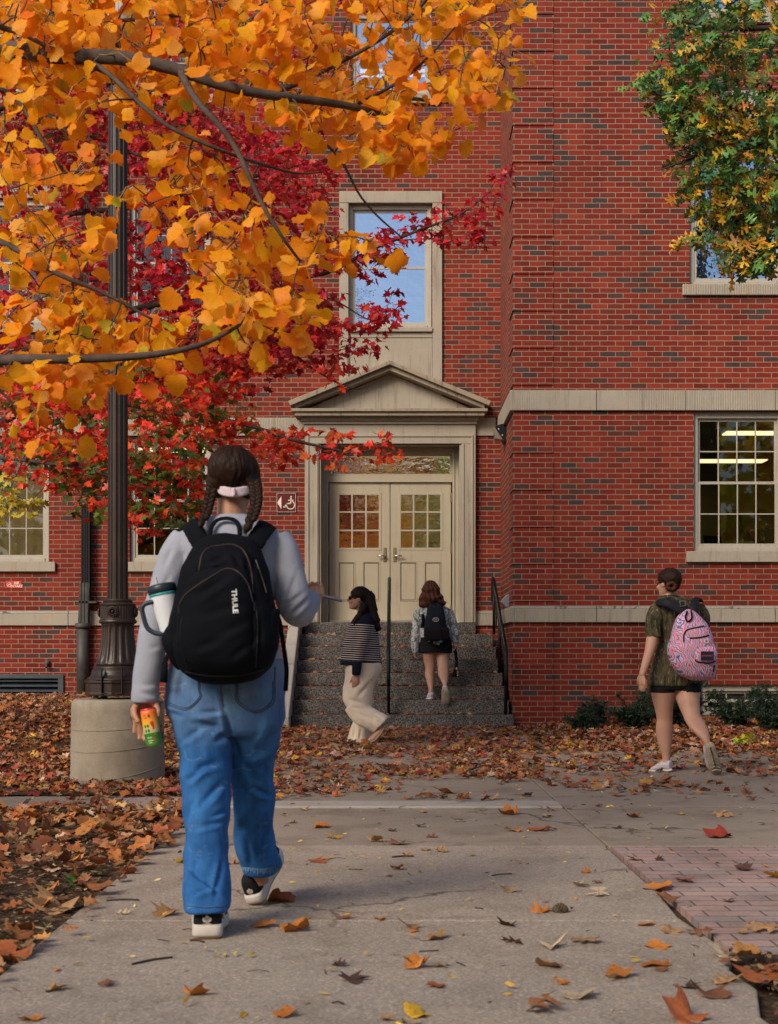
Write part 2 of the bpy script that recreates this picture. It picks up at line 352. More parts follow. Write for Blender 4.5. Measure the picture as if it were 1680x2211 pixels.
# ------------------------------------------------------------------ ground, walks, building
WY, GY, RY, RX = 20.3, 18.2, 20.6, 1.63     # main wall, wing front, door plane (y); wing corner (x)
def bed_z(x, y):
    l = sstep(11.2, 19.0, y) * .34 * sstep(-1.25, -2.0, x)
    r = sstep(13.9, 17.5, y) * .07 * sstep(1.75, 2.6, x)
    return l + r
def sheet(name, x0, x1, y0, y1, z, m, label=None):
    o = MB().add([(x0,y0,z),(x1,y0,z),(x1,y1,z),(x0,y1,z)], [(0,1,2,3)]).build(name, m); tag(o, label, kind='structure'); return o
g = MB().add([(-400,-400,-.03),(400,-400,-.03),(400,400,-.03),(-400,400,-.03)], [(0,1,2,3)]).build('ground', M['mulch']); tag(g, kind='structure')
def bed(name, x0, x1, y0, y1, nx, ny, z0=0):
    b = MB(); vs = []; fs = []
    for j in range(ny+1):
        for i in range(nx+1):
            x = lerp(x0, x1, i/nx); y = lerp(y0, y1, j/ny)
            vs.append((x, y, z0 + bed_z(x, y) + .012*mnoise.noise(Vector((x*3, y*3, 1)))))
    for j in range(ny):
        for i in range(nx): a = j*(nx+1)+i; fs.append((a, a+1, a+nx+2, a+nx+1))
    o = b.add(vs, fs).build(name, M['mulch'], smooth=True); tag(o, kind='structure'); return o
bed('planting_bed', -9, -1.17, 9.45, 20.3, 40, 50); bed('planting_bed', 1.66, 9, 13.9, 18.2, 30, 20); bed('planting_bed', -9, -1.17, -2, 8.56, 30, 30); bed('planting_bed', 1.12, 6, -2, 4.5, 16, 16)
# near walk: old coarse slabs, three pours with grooves between; its right edge is broken near the camera
b = MB(); edge = [(1.085, 7.0), (1.085, 5.6), (1.06, 5.1), (1.085, 4.75), (1.10, 4.45), (1.04, 4.25), (1.06, 4.0), (.99, 3.7), (1.02, 3.3), (1.0, 2.5), (1.02, -2)]
def slab_pts(y0, y1):
    pts = [(-1.17, y0)]; e = [(x, y) for x, y in edge if y0 < y < y1]
    def ex(y):
        for (xa, ya), (xb, yb) in zip(edge, edge[1:]):
            if yb <= y <= ya: return lerp(xb, xa, (y-yb)/(ya-yb))
    pts += [(ex(y0), y0)] + e[::-1] + [(ex(y1), y1), (-1.17, y1)]; return pts
for y0, y1 in ((-2, 2.99), (3.0, 5.02), (5.03, 6.99)): b.prismz(slab_pts(y0, y1), -.06, .004)
o = b.build('walkway', M['conc'], bevel=.008); tag(o, kind='structure')
b = MB()
for x0, x1, y0, y1 in ((-1.17,1.095,7.0,8.69), (1.105,3.6,7.0,8.8), (3.61,9,7.0,8.8), (1.105,3.6,8.81,11.4), (3.61,9,8.81,11.4), (-1.17,1.095,9.04,11.39),
                       (-1.17,1.095,11.4,14.4), (1.105,3.6,11.41,13.88), (3.61,9,11.41,13.88), (-1.17,1.64,14.41,17.95), (-9,-1.9,8.57,9.42)):
    b.box(x0, x1, y0, y1, -.06, .002)
o = b.build('plaza_paving', M['conc2'], bevel=.006); tag(o, kind='structure')
o = MB().box(-1.17, 1.09, 8.70, 9.03, -.06, .014).build('concrete_strip', M['strip'], bevel=.008); tag(o, kind='structure')
b = MB().box(1.12, 9, 4.52, 6.985, -.06, -.001); o = b.build('brick_paving', M['paver']); tag(o, kind='structure')
o = MB().box(-1.9, -1.175, 8.57, 9.42, -.06, .001).build('brick_paving', M['paver']); tag(o, kind='structure')
o = MB().box(-9, -2.5, 19.05, 19.2, 0, .345).build('bed_kerb', M['conc2'], bevel=.01); tag(o, kind='structure')

BLD = empty('brick_building', (0, WY, 0), 'red brick campus building with limestone bands and projecting right wing', 'building')
def wall_holes(b, x0, x1, z0, z1, holes, y, reveal=.13):
    xs = sorted({x0, x1, *[h[0] for h in holes], *[h[1] for h in holes]}); zs = sorted({z0, z1, *[h[2] for h in holes], *[h[3] for h in holes]})
    for i in range(len(xs)-1):
        for j in range(len(zs)-1):
            cx, cz = (xs[i]+xs[i+1])/2, (zs[j]+zs[j+1])/2
            if any(h[0] < cx < h[1] and h[2] < cz < h[3] for h in holes): continue
            b.add([(xs[i],y,zs[j]),(xs[i+1],y,zs[j]),(xs[i+1],y,zs[j+1]),(xs[i],y,zs[j+1])], [(0,1,2,3)])
    for a, c, e, f in holes:
        q = y + reveal
        b.add([(a,y,e),(a,q,e),(a,q,f),(a,y,f)], [(0,1,2,3)]); b.add([(c,y,e),(c,y,f),(c,q,f),(c,q,e)], [(0,1,2,3)])
        b.add([(a,y,f),(a,q,f),(c,q,f),(c,y,f)], [(0,1,2,3)]); b.add([(a,y,e),(c,y,e),(c,q,e),(a,q,e)], [(0,1,2,3)])
W1 = (-6.16, -4.97, 2.31, 4.145); W2 = (-3.79, -2.60, 2.31, 4.145)
U1 = (-6.16, -4.97, 5.80, 7.62); U2 = (-3.79, -2.60, 5.80, 7.62); T1 = (-6.16, -4.97, 9.14, 10.95); T2 = (-3.79, -2.60, 9.14, 10.95)
UC = (-.60, .63, 5.72, 7.56); TC = (-.56, .63, 9.14, 10.36); DO = (-1.0, 1.05, 1.42, 4.14)
WW = (3.99, 5.18, 2.31, 4.145); WU = (3.94, 5.16, 5.80, 7.62); WT = (3.94, 5.16, 9.36, 11.1); WB = (4.09, 5.3, .16, .56)
b = MB(); VENT = (-7.2, -4.75, .36, .665)
wall_holes(b, -12, RX, -.05, 13.5, [W1, W2, U1, U2, T1, T2, UC, TC, (DO[0], DO[1], 1.24, DO[3]), VENT], WY, .14)
b.build('wall', M['brick'], BLD)
b = MB(); wall_holes(b, RX, 12, -.05, 13.5, [WW, WU, WT, WB], GY, .14)
b.add([(RX,GY,-.05),(RX,WY,-.05),(RX,WY,13.5),(RX,GY,13.5)], [(0,3,2,1)])
b.build('wing_wall', M['brick'], BLD)
# corner: quoins of six courses standing 15 mm proud, one course back between them
b = MB(); ch = .0694; z = 4.415
qs = []
while z < 13.4: qs.append((z+ch, z+7*ch)); z += 7*ch
z = 1.585
while z < 3.9: qs.append((z+ch, min(z+7*ch, 4.143))); z += 7*ch
z = .02; qs.append((z, 1.372))
for z0, z1 in qs: MB().box(RX-.015, RX+.52, GY-.015, GY+.52, z0, z1).build('quoin', M['brick'], BLD, bevel=.003)
# belts
b = MB()
def belt(z0, z1, pr, gaps_main, nm, m, bv_):
    b = MB()
    for x0, x1 in gaps_main: 
        xx = x0
        while xx < x1 - .01: b.box(xx+.003, min(xx+1.22, x1)-.003, WY-pr, WY+.02, z0, z1); xx += 1.22
    b.build(nm, m, BLD, bevel=bv_); b = MB(); yy = WY-pr-.004
    b.box(RX-pr-.018, RX+.02, GY+.60, yy, z0, z1); b.box(RX-pr-.018, RX+1.08, GY-pr-.018, GY+.594, z0, z1)
    xx = RX+1.088
    while xx < 12: b.box(xx, min(xx+1.16, 12), GY-pr-.018, GY+.02, z0, z1); xx += 1.168
    b.build(nm, m, BLD, bevel=bv_)
belt(4.148, 4.412, .03, [(-12, -1.19), (1.235, RX-.07)], 'belt_course', M['belt'], .006)
belt(1.378, 1.552, .035, [(-12, -1.19), (1.235, RX-.07)], 'water_table', M['belt'], .006)
belt(1.553, 1.588, .02, [(-12, -1.19), (1.235, RX-.07)], 'water_table_cap', M['strip'], .008)
# parapet and roof
b = MB().box(-12.1, RX, WY-.12, WY+.4, 13.5, 13.75); b.box(RX-.12, 12.1, GY-.12, GY+.4, 13.5, 13.75); b.build('coping', M['stone'], BLD, bevel=.01)
b = MB().box(-12, 12, WY+.4, 34, 13.2, 13.4); b.box(-12, 12, 33.8, 34, 0, 13.2); b.box(-12.2, -12.0, WY, 34, 0, 13.5); b.box(12.0, 12.2, GY, 34, 0, 13.5); b.box(RX+.2, 12, GY+.4, WY+.4, 13.2, 13.4); b.build('roof', M['interior'], BLD)
# rooms: floors, partitions, ceilings, lights
b = MB()
for z in (1.30, 4.30, 7.9, 11.2): b.box(-12, RX-.05, WY+.16, 33.8, z, z+.1); b.box(RX+.05, 12, GY+.16, 33.8, z, z+.1)
b.build('floor_slab', M['ceil'], BLD)
b = MB()
for x in (-11.9, -1.9, 1.75, 3.2, 7.4): b.box(x, x+.12, WY+.16 if x < 1.7 else GY+.16, 33.7, 0, 13.2)
b.box(-11.8, -1.9, 26, 26.12, 0, 13.2); 
b.build('partition', M['interior'], BLD); MB().box(3.33, 7.39, 25.6, 25.72, 1.41, 4.29).build('room_wall', pmat('olive_wall', (.42,.37,.15), .9, .1, 3), BLD)
MB().box(-1.78, 1.75, 30.5, 30.6, 1.4, 4.3).box(-1.78, -1.70, 21, 30.5, 1.4, 4.3).box(1.66, 1.745, 21, 30.5, 1.4, 4.3).build('hall_wall', M['hall'], BLD)
for x0, x1, y0, y1, z in ((4.95, 7.1, 20.35, 20.65, 4.26), (3.6, 6.35, 23.3, 23.65, 4.26), (-.2, 1.3, 26.0, 26.35, 4.26), (-1.0, 1.0, 22.6, 22.9, 4.26), (-.5,.9,24,24.3,11.1), (-4.6,-2.6,22.0,22.4,4.26)):
    f = MB().box(x0-.04, x1+.04, y0-.04, y1+.04, z-.03, z+.035).build('ceiling_light', M['ceil'], BLD); MB().box(x0, x1, y0, y1, z-.05, z-.032).build('diffuser', M['lamp'], f)

def window(o, y, sill=True, glass='glass', blind=None, cols=4, rows=2, frame_w=.07, y_in=.06, surround=None):
    x0, x1, z0, z1 = o; yf = y + y_in
    fr = MB(); fr.box(x0, x0+frame_w, yf, yf+.09, z0, z1); fr.box(x1-frame_w, x1, yf, yf+.09, z0, z1)
    fr.box(x0+frame_w, x1-frame_w, yf, yf+.09, z1-.085, z1); fr.box(x0+frame_w, x1-frame_w, yf-.012, yf+.09, z0, z0+.06)
    fr.box(x0+.012, x0+.022, yf-.012, yf, z0, z1); fr.box(x1-.022, x1-.012, yf-.012, yf, z0, z1)
    f = fr.build('window', M['frame'], BLD, bevel=.005)
    gx0, gx1, gz0, gz1 = x0+frame_w, x1-frame_w, z0+.06, z1-.085; zm = (gz0+gz1)/2
    for k, (a, c) in enumerate(((gz0, zm+.015), (zm-.015, gz1))):
        ys = yf + (.045 if k else .015); s = MB(); st = .035
        s.box(gx0, gx0+st, ys, ys+.03, a, c); s.box(gx1-st, gx1, ys, ys+.03, a, c); s.box(gx0+st, gx1-st, ys, ys+.03, c-.035, c); s.box(gx0+st, gx1-st, ys, ys+.03, a, a+(.035 if k else .045))
        ax0, ax1, az0, az1 = gx0+st, gx1-st, a+(.035 if k else .045), c-.035
        q0 = .014 if glass == 'glassup' else 0
        for i in range(1, cols): xx = lerp(ax0, ax1, i/cols); s.box(xx-.008, xx+.008, ys+.004+q0, ys+.022+q0/4, az0, az1)
        for i in range(1, rows): zz = lerp(az0, az1, i/rows); s.box(ax0, ax1, ys+.006+q0, ys+.020+q0/4, zz-.008, zz+.008)
        s.build('sash', M['frame'], f, bevel=.002)
        MB().add([(ax0,ys+.012,az0),(ax1,ys+.012,az0),(ax1,ys+.012,az1),(ax0,ys+.012,az1)], [(0,1,2,3)]).build('glass', M[glass], f)
    if blind:
        MB().box(gx0+.02, gx1-.02, yf+.16, yf+.165, z0+blind[0]*(z1-z0), z1-.06).build('blind', M[blind[1]], f)
    if sill:
        MB().box(x0-.10, x1+.10, y-.055, y+.10, z0-.145, z0-.004).build('sill', M['belt'], f, bevel=.006)
    return f
window(W1, WY, blind=(0, 'blindt')); window(W2, WY)
window(U1, WY); window(U2, WY); window(T1, WY); window(T2, WY)
window(UC, WY, sill=False, blind=(.03, 'blind'), glass='glassup'); window(TC, WY, glass='glassup')
window(WW, GY); window(WU, GY, blind=(.0, 'blind'), glass='glassup'); window(WT, GY, glass='glassup'); window(WB, GY, sill=False, rows=1)
# stone heads over the upper windows
b = MB()
for o in (U1, U2, T1, T2): b.box(o[0]-.1, o[1]+.1, WY-.012, WY+.1, o[3]+.004, o[3]+.19)
b.box(WU[0]+1.0-.45, WU[0]+1.0, GY-.015, GY+.1, WU[3]+.3, WU[3]+.72)
b.build('lintel', M['stone'], BLD, bevel=.005)
# stone surround of the centre window with the panel below it
b = MB(); z0, z1 = 4.60, 7.71; xl, xr = -.725, .775
b.box(xl, xl+.135, WY-.05, WY+.02, z0, z1-.172); b.box(xr-.14, xr, WY-.05, WY+.02, z0, z1-.172); b.box(xl, xr, WY-.055, WY+.02, z1-.17, z1)
b.box(xl+.138, UC[0]+.002, WY-.02, WY+.08, UC[2], z1-.172) if UC[0] > xl+.138 else None
b.box(xl+.138, xr-.143, WY-.075, WY+.10, UC[2]-.062, UC[2]-.002); b.box(xl+.138, xr-.143, WY-.03, WY+.10, UC[2]-.14, UC[2]-.064)
b.box(xl+.138, xr-.143, WY-.018, WY+.06, z0, UC[2]-.142)
b.build('window_surround', M['stone'], BLD, bevel=.006)
# door surround: jambs, architrave, entablature, pediment
b = MB(); S = 3000/(WY-.1); 
b.box(-1.225, -1.02, WY-.10, WY+.02, 1.42, 4.02); b.box(1.055, 1.26, WY-.10, WY+.02, 1.42, 4.02)
b.box(-1.022, -.99, WY-.075, WY+.30, 1.42, 4.02); b.box(1.028, 1.058, WY-.075, WY+.30, 1.42, 4.02)
b.box(-1.225, 1.26, WY-.10, WY+.02, 4.021, 4.30); b.box(-1.19, 1.225, WY-.116, WY-.09, 4.12, 4.15); b.box(-1.19, -1.165, WY-.116, WY-.09, 1.42, 4.12); b.box(1.20, 1.225, WY-.116, WY-.09, 1.42, 4.12)
b.box(-1.06, -1.035, WY-.112, WY-.09, 1.42, 4.02); b.box(1.07, 1.095, WY-.112, WY-.09, 1.42, 4.02)
b.box(-1.0, 1.035, WY-.07, WY+.30, 4.021, 4.06)
b.box(-1.245, 1.28, WY-.13, WY+.02, 4.301, 4.345); b.box(-1.27, 1.305, WY-.16, WY+.02, 4.346, 4.40)
b.build('door_surround', M['stone'], BLD, bevel=.006)
b = MB(); xc = 0.0; zb = 4.46
b.box(-1.36, 1.38, WY-.27, WY+.02, 4.40, 4.455); b.box(-1.40, 1.42, WY-.31, WY+.02, 4.456, 4.50)
sl = [(-1.42, 4.50), (1.44, 4.50), (0.01, 5.18)]
def rake(x0, z0, x1, z1, t, ya, yb):
    b.prism([(x0, z0), (x1, z1), (x1, z1+t), (x0, z0+t)], ya, yb)
for sx in (-1, 1):
    e = -1.36 if sx < 0 else 1.38
    rake(e, 4.503, .01, 5.055, .07, WY-.26, WY+.02) if sx < 0 else rake(.01, 5.055, e, 4.503, .07, WY-.26, WY+.02)
    e = -1.42 if sx < 0 else 1.44
    if sx < 0: b.prism([(e, 4.535), (.01, 5.127), (.01, 5.185), (e-.03, 4.60)], WY-.33, WY+.02)
    else: b.prism([(.01, 5.127), (e, 4.535), (e+.03, 4.60), (.01, 5.185)], WY-.33, WY+.02)
b.build('pediment', M['ped'], BLD, bevel=.006)
MB().prism([(-1.25, 4.503), (1.27, 4.503), (.01, 5.05)], WY-.06, WY+.02).build('tympanum', M['stone'], BLD)
# door frame, transom, two leaves
b = MB(); fx0, fx1 = -.99, 1.03
b.box(fx0, -.90, RY-.03, RY+.10, 1.42, 4.02); b.box(.94, fx1, RY-.03, RY+.10, 1.42, 4.02); b.box(-.90, .94, RY-.03, RY+.10, 3.93, 4.02)
b.box(-.90, .94, RY-.04, RY+.10, 3.505, 3.60); b.box(-.93, -.90, RY-.05, RY-.031, 1.42, 4.0); b.box(.94, .97, RY-.05, RY-.031, 1.42, 4.0)
DF = b.build('door_frame', M['cream'], BLD, bevel=.005)
b = MB().box(-.90, .94, RY+.0, RY+.05, 3.60, 3.635).box(-.90, .94, RY, RY+.05, 3.895, 3.93).box(-.90, -.865, RY, RY+.05, 3.635, 3.895).box(.905, .94, RY, RY+.05, 3.635, 3.895)
TW = b.build('transom_window', M['cream'], BLD, bevel=.003)
MB().add([(-.865,RY+.03,3.635),(.905,RY+.03,3.635),(.905,RY+.03,3.895),(-.865,RY+.03,3.895)], [(0,1,2,3)]).build('glass', M['dglass'], TW)
b = MB(); c0 = (.02, 3.64)
for k in range(9):
    a = math.pi*k/8; r1 = .86 if k in (0, 8) else min(.60, .235/max(.15, math.sin(a)))
    b.tube([(c0[0]+.05*math.cos(a), RY+.045, c0[1]+.05*math.sin(a)), (c0[0]+r1*math.cos(a), RY+.045, c0[1]+r1*math.sin(a))], .004, 5)
for sx in (-1, 1): b.tube([(c0[0]+sx*(.77)+.075*math.cos(2*math.pi*k/20), RY+.045, 3.81+.075*math.sin(2*math.pi*k/20)) for k in range(21)], .004, 5)
b.tube([(c0[0]+.62*math.cos(math.pi*k/24), RY+.045, c0[1]+.23*math.sin(math.pi*k/24)) for k in range(25)], .004, 5)
b.build('fan_tracery', M['blackp'], TW)
def door(x0, x1, sx):
    b = MB(); z0, z1 = 1.437, 3.50; ya, yb = RY, RY+.045
    gx0, gx1 = (x0+.13, x1-.145) if sx < 0 else (x0+.135, x1-.14); gz0, gz1 = 2.52, 3.34; pz0, pz1 = 1.74, 2.33
    b.box(x0, gx0, ya, yb, z0, z1); b.box(gx1, x1, ya, yb, z0, z1); b.box(gx0, gx1, ya, yb, gz1, z1); b.box(gx0, gx1, ya, yb, pz1, gz0); b.box(gx0, gx1, ya, yb, z0, pz0)
    m = (gx0+gx1)/2; b.box(m-.055, m+.055, ya, yb, pz0, pz1)
    for a, c in ((gx0, m-.055), (m+.055, gx1)):
        b.box(a, c, ya+.018, yb, pz0, pz1); b.box(a+.028, c-.028, ya+.006, ya+.018, pz0+.028, pz1-.028)
        for (p, q, r, s) in ((a, a+.012, pz0, pz1), (c-.012, c, pz0, pz1), (a+.012, c-.012, pz1-.012, pz1), (a+.012, c-.012, pz0, pz0+.012)): b.box(p, q, ya-.006, ya+.01, r, s)
    d = b.build('door', M['cream'], BLD, bevel=.003)
    b = MB()
    for i in range(4): xx = lerp(gx0, gx1, i/3); b.box(xx-(.012 if 0 < i < 3 else .018), xx+(.012 if 0 < i < 3 else .018), ya-.008, yb-.004, gz0-.02, gz1+.02)
    for i in range(4): zz = lerp(gz0, gz1, i/3); b.box(gx0-.015, gx1+.015, ya-.005, yb-.006, zz-(.012 if 0 < i < 3 else .018), zz+(.012 if 0 < i < 3 else .018))
    b.build('glazing_bars', M['cream'], d, bevel=.002)
    MB().add([(gx0,ya+.022,gz0),(gx1,ya+.022,gz0),(gx1,ya+.022,gz1),(gx0,ya+.022,gz1)], [(0,1,2,3)]).build('glass', M['dglass'], d)
    hx = x1-.075 if sx < 0 else x0+.06
    b = MB().box(hx-.022, hx+.022, ya-.014, ya-.001, 2.33, 2.54); h = b.build('handle_plate', M['brass'], d, bevel=.003)
    MB().tube([(hx, ya-.01, 2.415), (hx, ya-.06, 2.415)], .011, 10).tube([(hx+.01*(-sx), ya-.06, 2.415), (hx+sx*(.11), ya-.058, 2.415)], .013, 10, flat=1).build('lever', M['steel'], d, smooth=True)
    hz = x0 if sx < 0 else x1
    b = MB()
    for zz in (1.62, 2.53, 3.28): b.box(hz-.014, hz+.014, ya-.016, ya-.001, zz-.07, zz+.07)
    b.build('hinge', M['brass'], d)
    b = MB().box(x0+.005, x1-.005, ya-.012, ya-.001, 1.437, 1.462); b.build('kick_strip', M['steel'], d)
    b = MB()
    for dx, dz in (((.24, 3.41), (.24, 3.45), (.40, 3.45)) if sx < 0 else ((.36, 3.40), (.36, 3.46), (.51, 3.46), (.51, 3.40))): b.ell((x0+dx, ya-.002, dz), (.006,.004,.006), 8, 6)
    b.build('bolt_head', M['blind'], d)
door(-.885, .012, -1); door(.022, .92, 1)
MB().box(-.99, 1.03, WY+.0, RY+.2, 1.40, 1.425).build('threshold', M['steel'], BLD)
# louvre vent at the foot of the wall
b = MB(); x0, x1, z0, z1 = VENT; b.box(x0, x1, WY-.03, WY+.1, z1-.06, z1-.001); b.box(x1-.08, x1-.001, WY-.03, WY+.1, z0-.04, z1-.061); b.box(x0, x1-.081, WY-.02, WY+.1, z0-.04, z0+.03)
VN = b.build('vent', M['louver'], BLD, bevel=.004)
b = MB()
for k in range(3): zz = z0+.05+k*.075; b.prismx([(WY-.02, zz), (WY+.0, zz-.005), (WY+.1, zz+.055), (WY+.09, zz+.065)], x0, x1-.082)
b.build('louvre_blades', M['louver'], VN); MB().box(x0, x1-.08, WY+.105, WY+.12, z0, z1).build('vent_shadow_box', M['dark'], VN)
MB().box(-6.0, -5.83, WY-.07, WY-.031, .60, .64).box(-5.85, -5.78, WY-.09, WY-.031, .575, .655).build('latch', M['strip'], VN)
MB().ell((-5.06+.22-.15, WY-.01, .83), (.045,.05,.05), 12, 8).tube([(-4.99, WY-.05, .83), (-4.99, WY-.07, .76)], .016, 8).build('wall_tap', M['lead'], BLD, smooth=True)

# stairs
ST = empty('stone_stairs', (.15, 18.6, 0), 'speckled grey granite steps littered with leaves leading up to the door', 'stairs')
lv = [.173, .357, .527, .704, .88, 1.06, 1.24]; XL, XR = -1.26, 1.60
for k, z in enumerate(lv):
    y0 = 17.95+.3*k; y1 = 17.95+.3*(k+1)-.004 if k < 6 else WY-.002
    xr = XR-.02*k+(.01 if k == 0 else 0)
    zb = -.05 if k == 0 else lv[k-1]+.002
    MB().box(XL, xr if k else RX-.02, y0, 17.95+.33+.3*k if k < 6 else y1, zb, z).build('step', M['granite'], ST, bevel=.008)
MB().box(-1.22, 1.26, WY-.10, WY+.3, 1.242, 1.417).build('door_sill_step', M['granite'], ST, bevel=.006)
MB().box(XL+.01, XR-.13, 18.6, WY-.004, -.04, .30).build('stair_core', M['conc2'], ST)
b = MB().prismx([(17.62, -.03), (20.28, -.03), (20.28, 1.62), (19.95, 1.60), (17.78, .30), (17.62, .17)], -1.42, -1.268)
o = b.build('stair_wall', M['strip'], bevel=.015); tag(o, 'sloping grey concrete cheek wall along the left of the granite steps', 'wall')
# handrails
def rail(name, x, label, full=True):
    r = empty(name, (x, 18.3, .17), label, 'handrail', 'black handrails on the entrance steps')
    y0, y1 = 18.12, 19.9; z0, z1 = 1.05, 2.13
    if not full: z1 = 2.1
    MB().tube([(x, y0-.12, z0-.52), (x, y0-.14, z0-.40), (x, y0-.12, z0-.06), (x, y0, z0), (x, y1, z1), (x, y1+.15, z1+.02), (x, y1+.19, z1-.06), (x, y1+.17, z1-.34)], .024, 12).build('rail', M['blackp'], r, smooth=True)
    for (py, pz) in ((18.16, .173), (19.0, .70), (19.85, 1.24)):
        if py > 18.2 and name == 'x': continue
        zt = lerp(z0, z1, (py-y0)/(y1-y0)); MB().tube([(x, py, pz), (x, py, zt-.01)], .021, 12).build('post', M['blackp'], r, smooth=True)
    return r
def rails():
    # centre rail seen end-on, right rail beside the wing
    for x0, x1, lab in ((-.005, .005, 'black handrail up the middle of the granite steps'), (1.52, 1.50, 'black handrail on the right of the steps beside the brick wing')):
        r = empty('handrail', (x0, 18.3, .17), lab, 'handrail', 'black handrails on the entrance steps')
        z0, z1, y0, y1 = 1.06, 2.02, 18.2, 19.9
        xx = lambda y: lerp(x0, x1, (y-y0)/(y1-y0))
        MB().tube([(xx(18.05), 18.06, .55), (xx(18.05), 18.03, .66), (xx(18.05), 18.04, .98), (xx(18.1), 18.12, 1.04), (x0, y0, z0+.03), (x1, y1, z1), (x1, y1+.12, z1+.03), (x1, y1+.16, z1-.04), (x1, y1+.14, z1-.3)], .025, 12).build('rail', M['blackp'], r, smooth=True)
        MB().tube([(x0, y0+.1, z0-.10), (x1, y1, z1-.18)], .013, 8).build('lower_rail', M['blackp'], r, smooth=True)
        for py, pz in ((18.12, .173), (19.0, .704), (19.86, 1.24)):
            MB().tube([(xx(py), py, pz), (xx(py), py, lerp(z0, z1, (py-y0)/(y1-y0))-.01)], .021, 12).build('post', M['blackp'], r, smooth=True)
rails()
# signs
def sign_access():
    x0, x1, z0, z1 = PX(596, WY), PX(640.5, WY), PZ(1107.5, WY), PZ(1063, WY); y = WY-.012; cx, cz = (x0+x1)/2, (z0+z1)/2
    r = empty('access_sign', (cx, WY, z0), 'maroon square sign with white arrow and wheelchair symbol left of door', 'sign')
    MB().box(x0, x1, y, WY-.001, z0, z1).build('plate', pmat('maroon_sign', (.09,.008,.010), .4, .08), r, bevel=.004)
    wm = pmat('sign_white', (.66,.58,.48), .5, .03); b = MB(); yy = y-.003
    e = .012
    for (a, c, p, q) in ((x0+e, x1-e, z1-e-.004, z1-e), (x0+e, x1-e, z0+e, z0+e+.004), (x0+e, x0+e+.004, z0+e+.005, z1-e-.005), (x1-e-.004, x1-e, z0+e+.005, z1-e-.005)): b.box(a, c, yy, y-.0005, p, q)
    S_ = (x1-x0)/113.0                               # traced in the 113 px wide crop of the sign
    T = lambda u, v: (x0 + u*S_, z1 - v*S_)
    b.prism([T(7, 57), T(30, 93), T(30, 21)], yy, y-.0005)
    b.ell((*T(83, 25)[:1], yy, T(83, 25)[1]), (.009*1.4, .002, .009*1.4), 14, 6)
    def st(pts, wd):
        for p, q in zip(pts, pts[1:]):
            p = Vector(T(*p)); q = Vector(T(*q)); n = (q-p).normalized(); n = Vector((-n.y, n.x))*wd*S_/2
            b.prism([tuple(p+n), tuple(p-n), tuple(q-n), tuple(q+n)], yy, y-.0005)
    st([(83, 31), (80, 62)], 7); st([(66, 44), (96, 44)], 5); st([(80, 62), (59, 62)], 6); st([(62, 60), (46, 84)], 6); st([(47, 84), (40, 78)], 5)
    st([(80+22*math.cos(a), 70+22*math.sin(a)) for a in [R(-70+15*k) for k in range(19)]], 5)
    b.build('symbol', wm, r)
sign_access()
def sign_air():
    x0, x1, z0, z1 = PX(13, WY), PX(47, WY), PZ(1270, WY), PZ(1254.5, WY); y = WY-.008; cz = (z0+z1)/2
    r = empty('air_intake_sign', ((x0+x1)/2, WY, z0), 'small red air intake sign with white lettering on the brick below the left window', 'sign')
    MB().box(x0, x1, y, WY-.001, z0, z1).build('plate', pmat('red_sign', (.50,.035,.02), .4, .05), r, bevel=.002)
    wm = pmat('sign_letters_white', (.75,.68,.62), .5, .03)
    for t, dz in (('AIR', .022), ('INTAKE', -.024)):
        me = text_mesh(t, .052, .0008, .0008); place_mesh(me, Matrix.Translation((x0+.157, y-.002, cz+dz)) @ Matrix.Rotation(R(90), 4, 'X'), 'lettering', wm, r)
    b = MB(); cx = x0+.048
    b.tube([(cx+.031*math.cos(2*math.pi*k/20), y-.002, cz+.031*math.sin(2*math.pi*k/20)) for k in range(21)], .003, 5); b.tube([(cx+.022, y-.002, cz+.022), (cx-.022, y-.002, cz-.022)], .003, 5); b.tube([(cx-.02, y-.002, cz-.002), (cx+.018, y-.002, cz+.004)], .0035, 5)
    b.build('symbol', wm, r)
sign_air()
# wall lamp on the side of the wing
def wall_lamp():
    y = 19.4; k = lambda u, v: (PX(1065+u*31/78.0, y), PZ(917+v*41/103.0, y))
    r = empty('wall_lamp', (RX, y, 4.0), 'black wedge shaped wall lamp on the side of the wing beside the door', 'wall lamp')
    pts = [k(4, 18), k(40, 2), k(76, 6), k(78, 98), k(58, 103), k(50, 90)]
    MB().prism(pts, y-.12, y+.12).build('housing', M['blackp'], r, bevel=.006, fixn=True)
    MB().prism([k(2, 24), k(12, 18), k(49, 88), k(8, 80)], y-.11, y+.11).build('lens', pmat('clear_lens', (.20,.15,.12), .2, .1), r, bevel=.004, fixn=True)
    b = MB(); 
    for u, v in ((26, 31), (46, 64)): p = k(u, v); b.ell((p[0], y-.122, p[1]), (.01,.005,.01), 8, 6)
    b.build('screw', M['blind'], r)
wall_lamp()
o = MB().prism([(PX(1083,19), PZ(1296,19)), (PX(1094,19), PZ(1284,19)), (PX(1099,19), PZ(1283,19)), (PX(1099,19), PZ(1311,19)), (PX(1091,19), PZ(1311,19)), (PX(1083,19), PZ(1301,19))], 18.9, 19.1).build('push_plate_box', pmat('grey_blue_plastic', (.20,.21,.26), .5, .1), bevel=.006, fixn=True)
tag(o, 'small grey rounded box on the wing wall behind the right handrail', 'wall box')
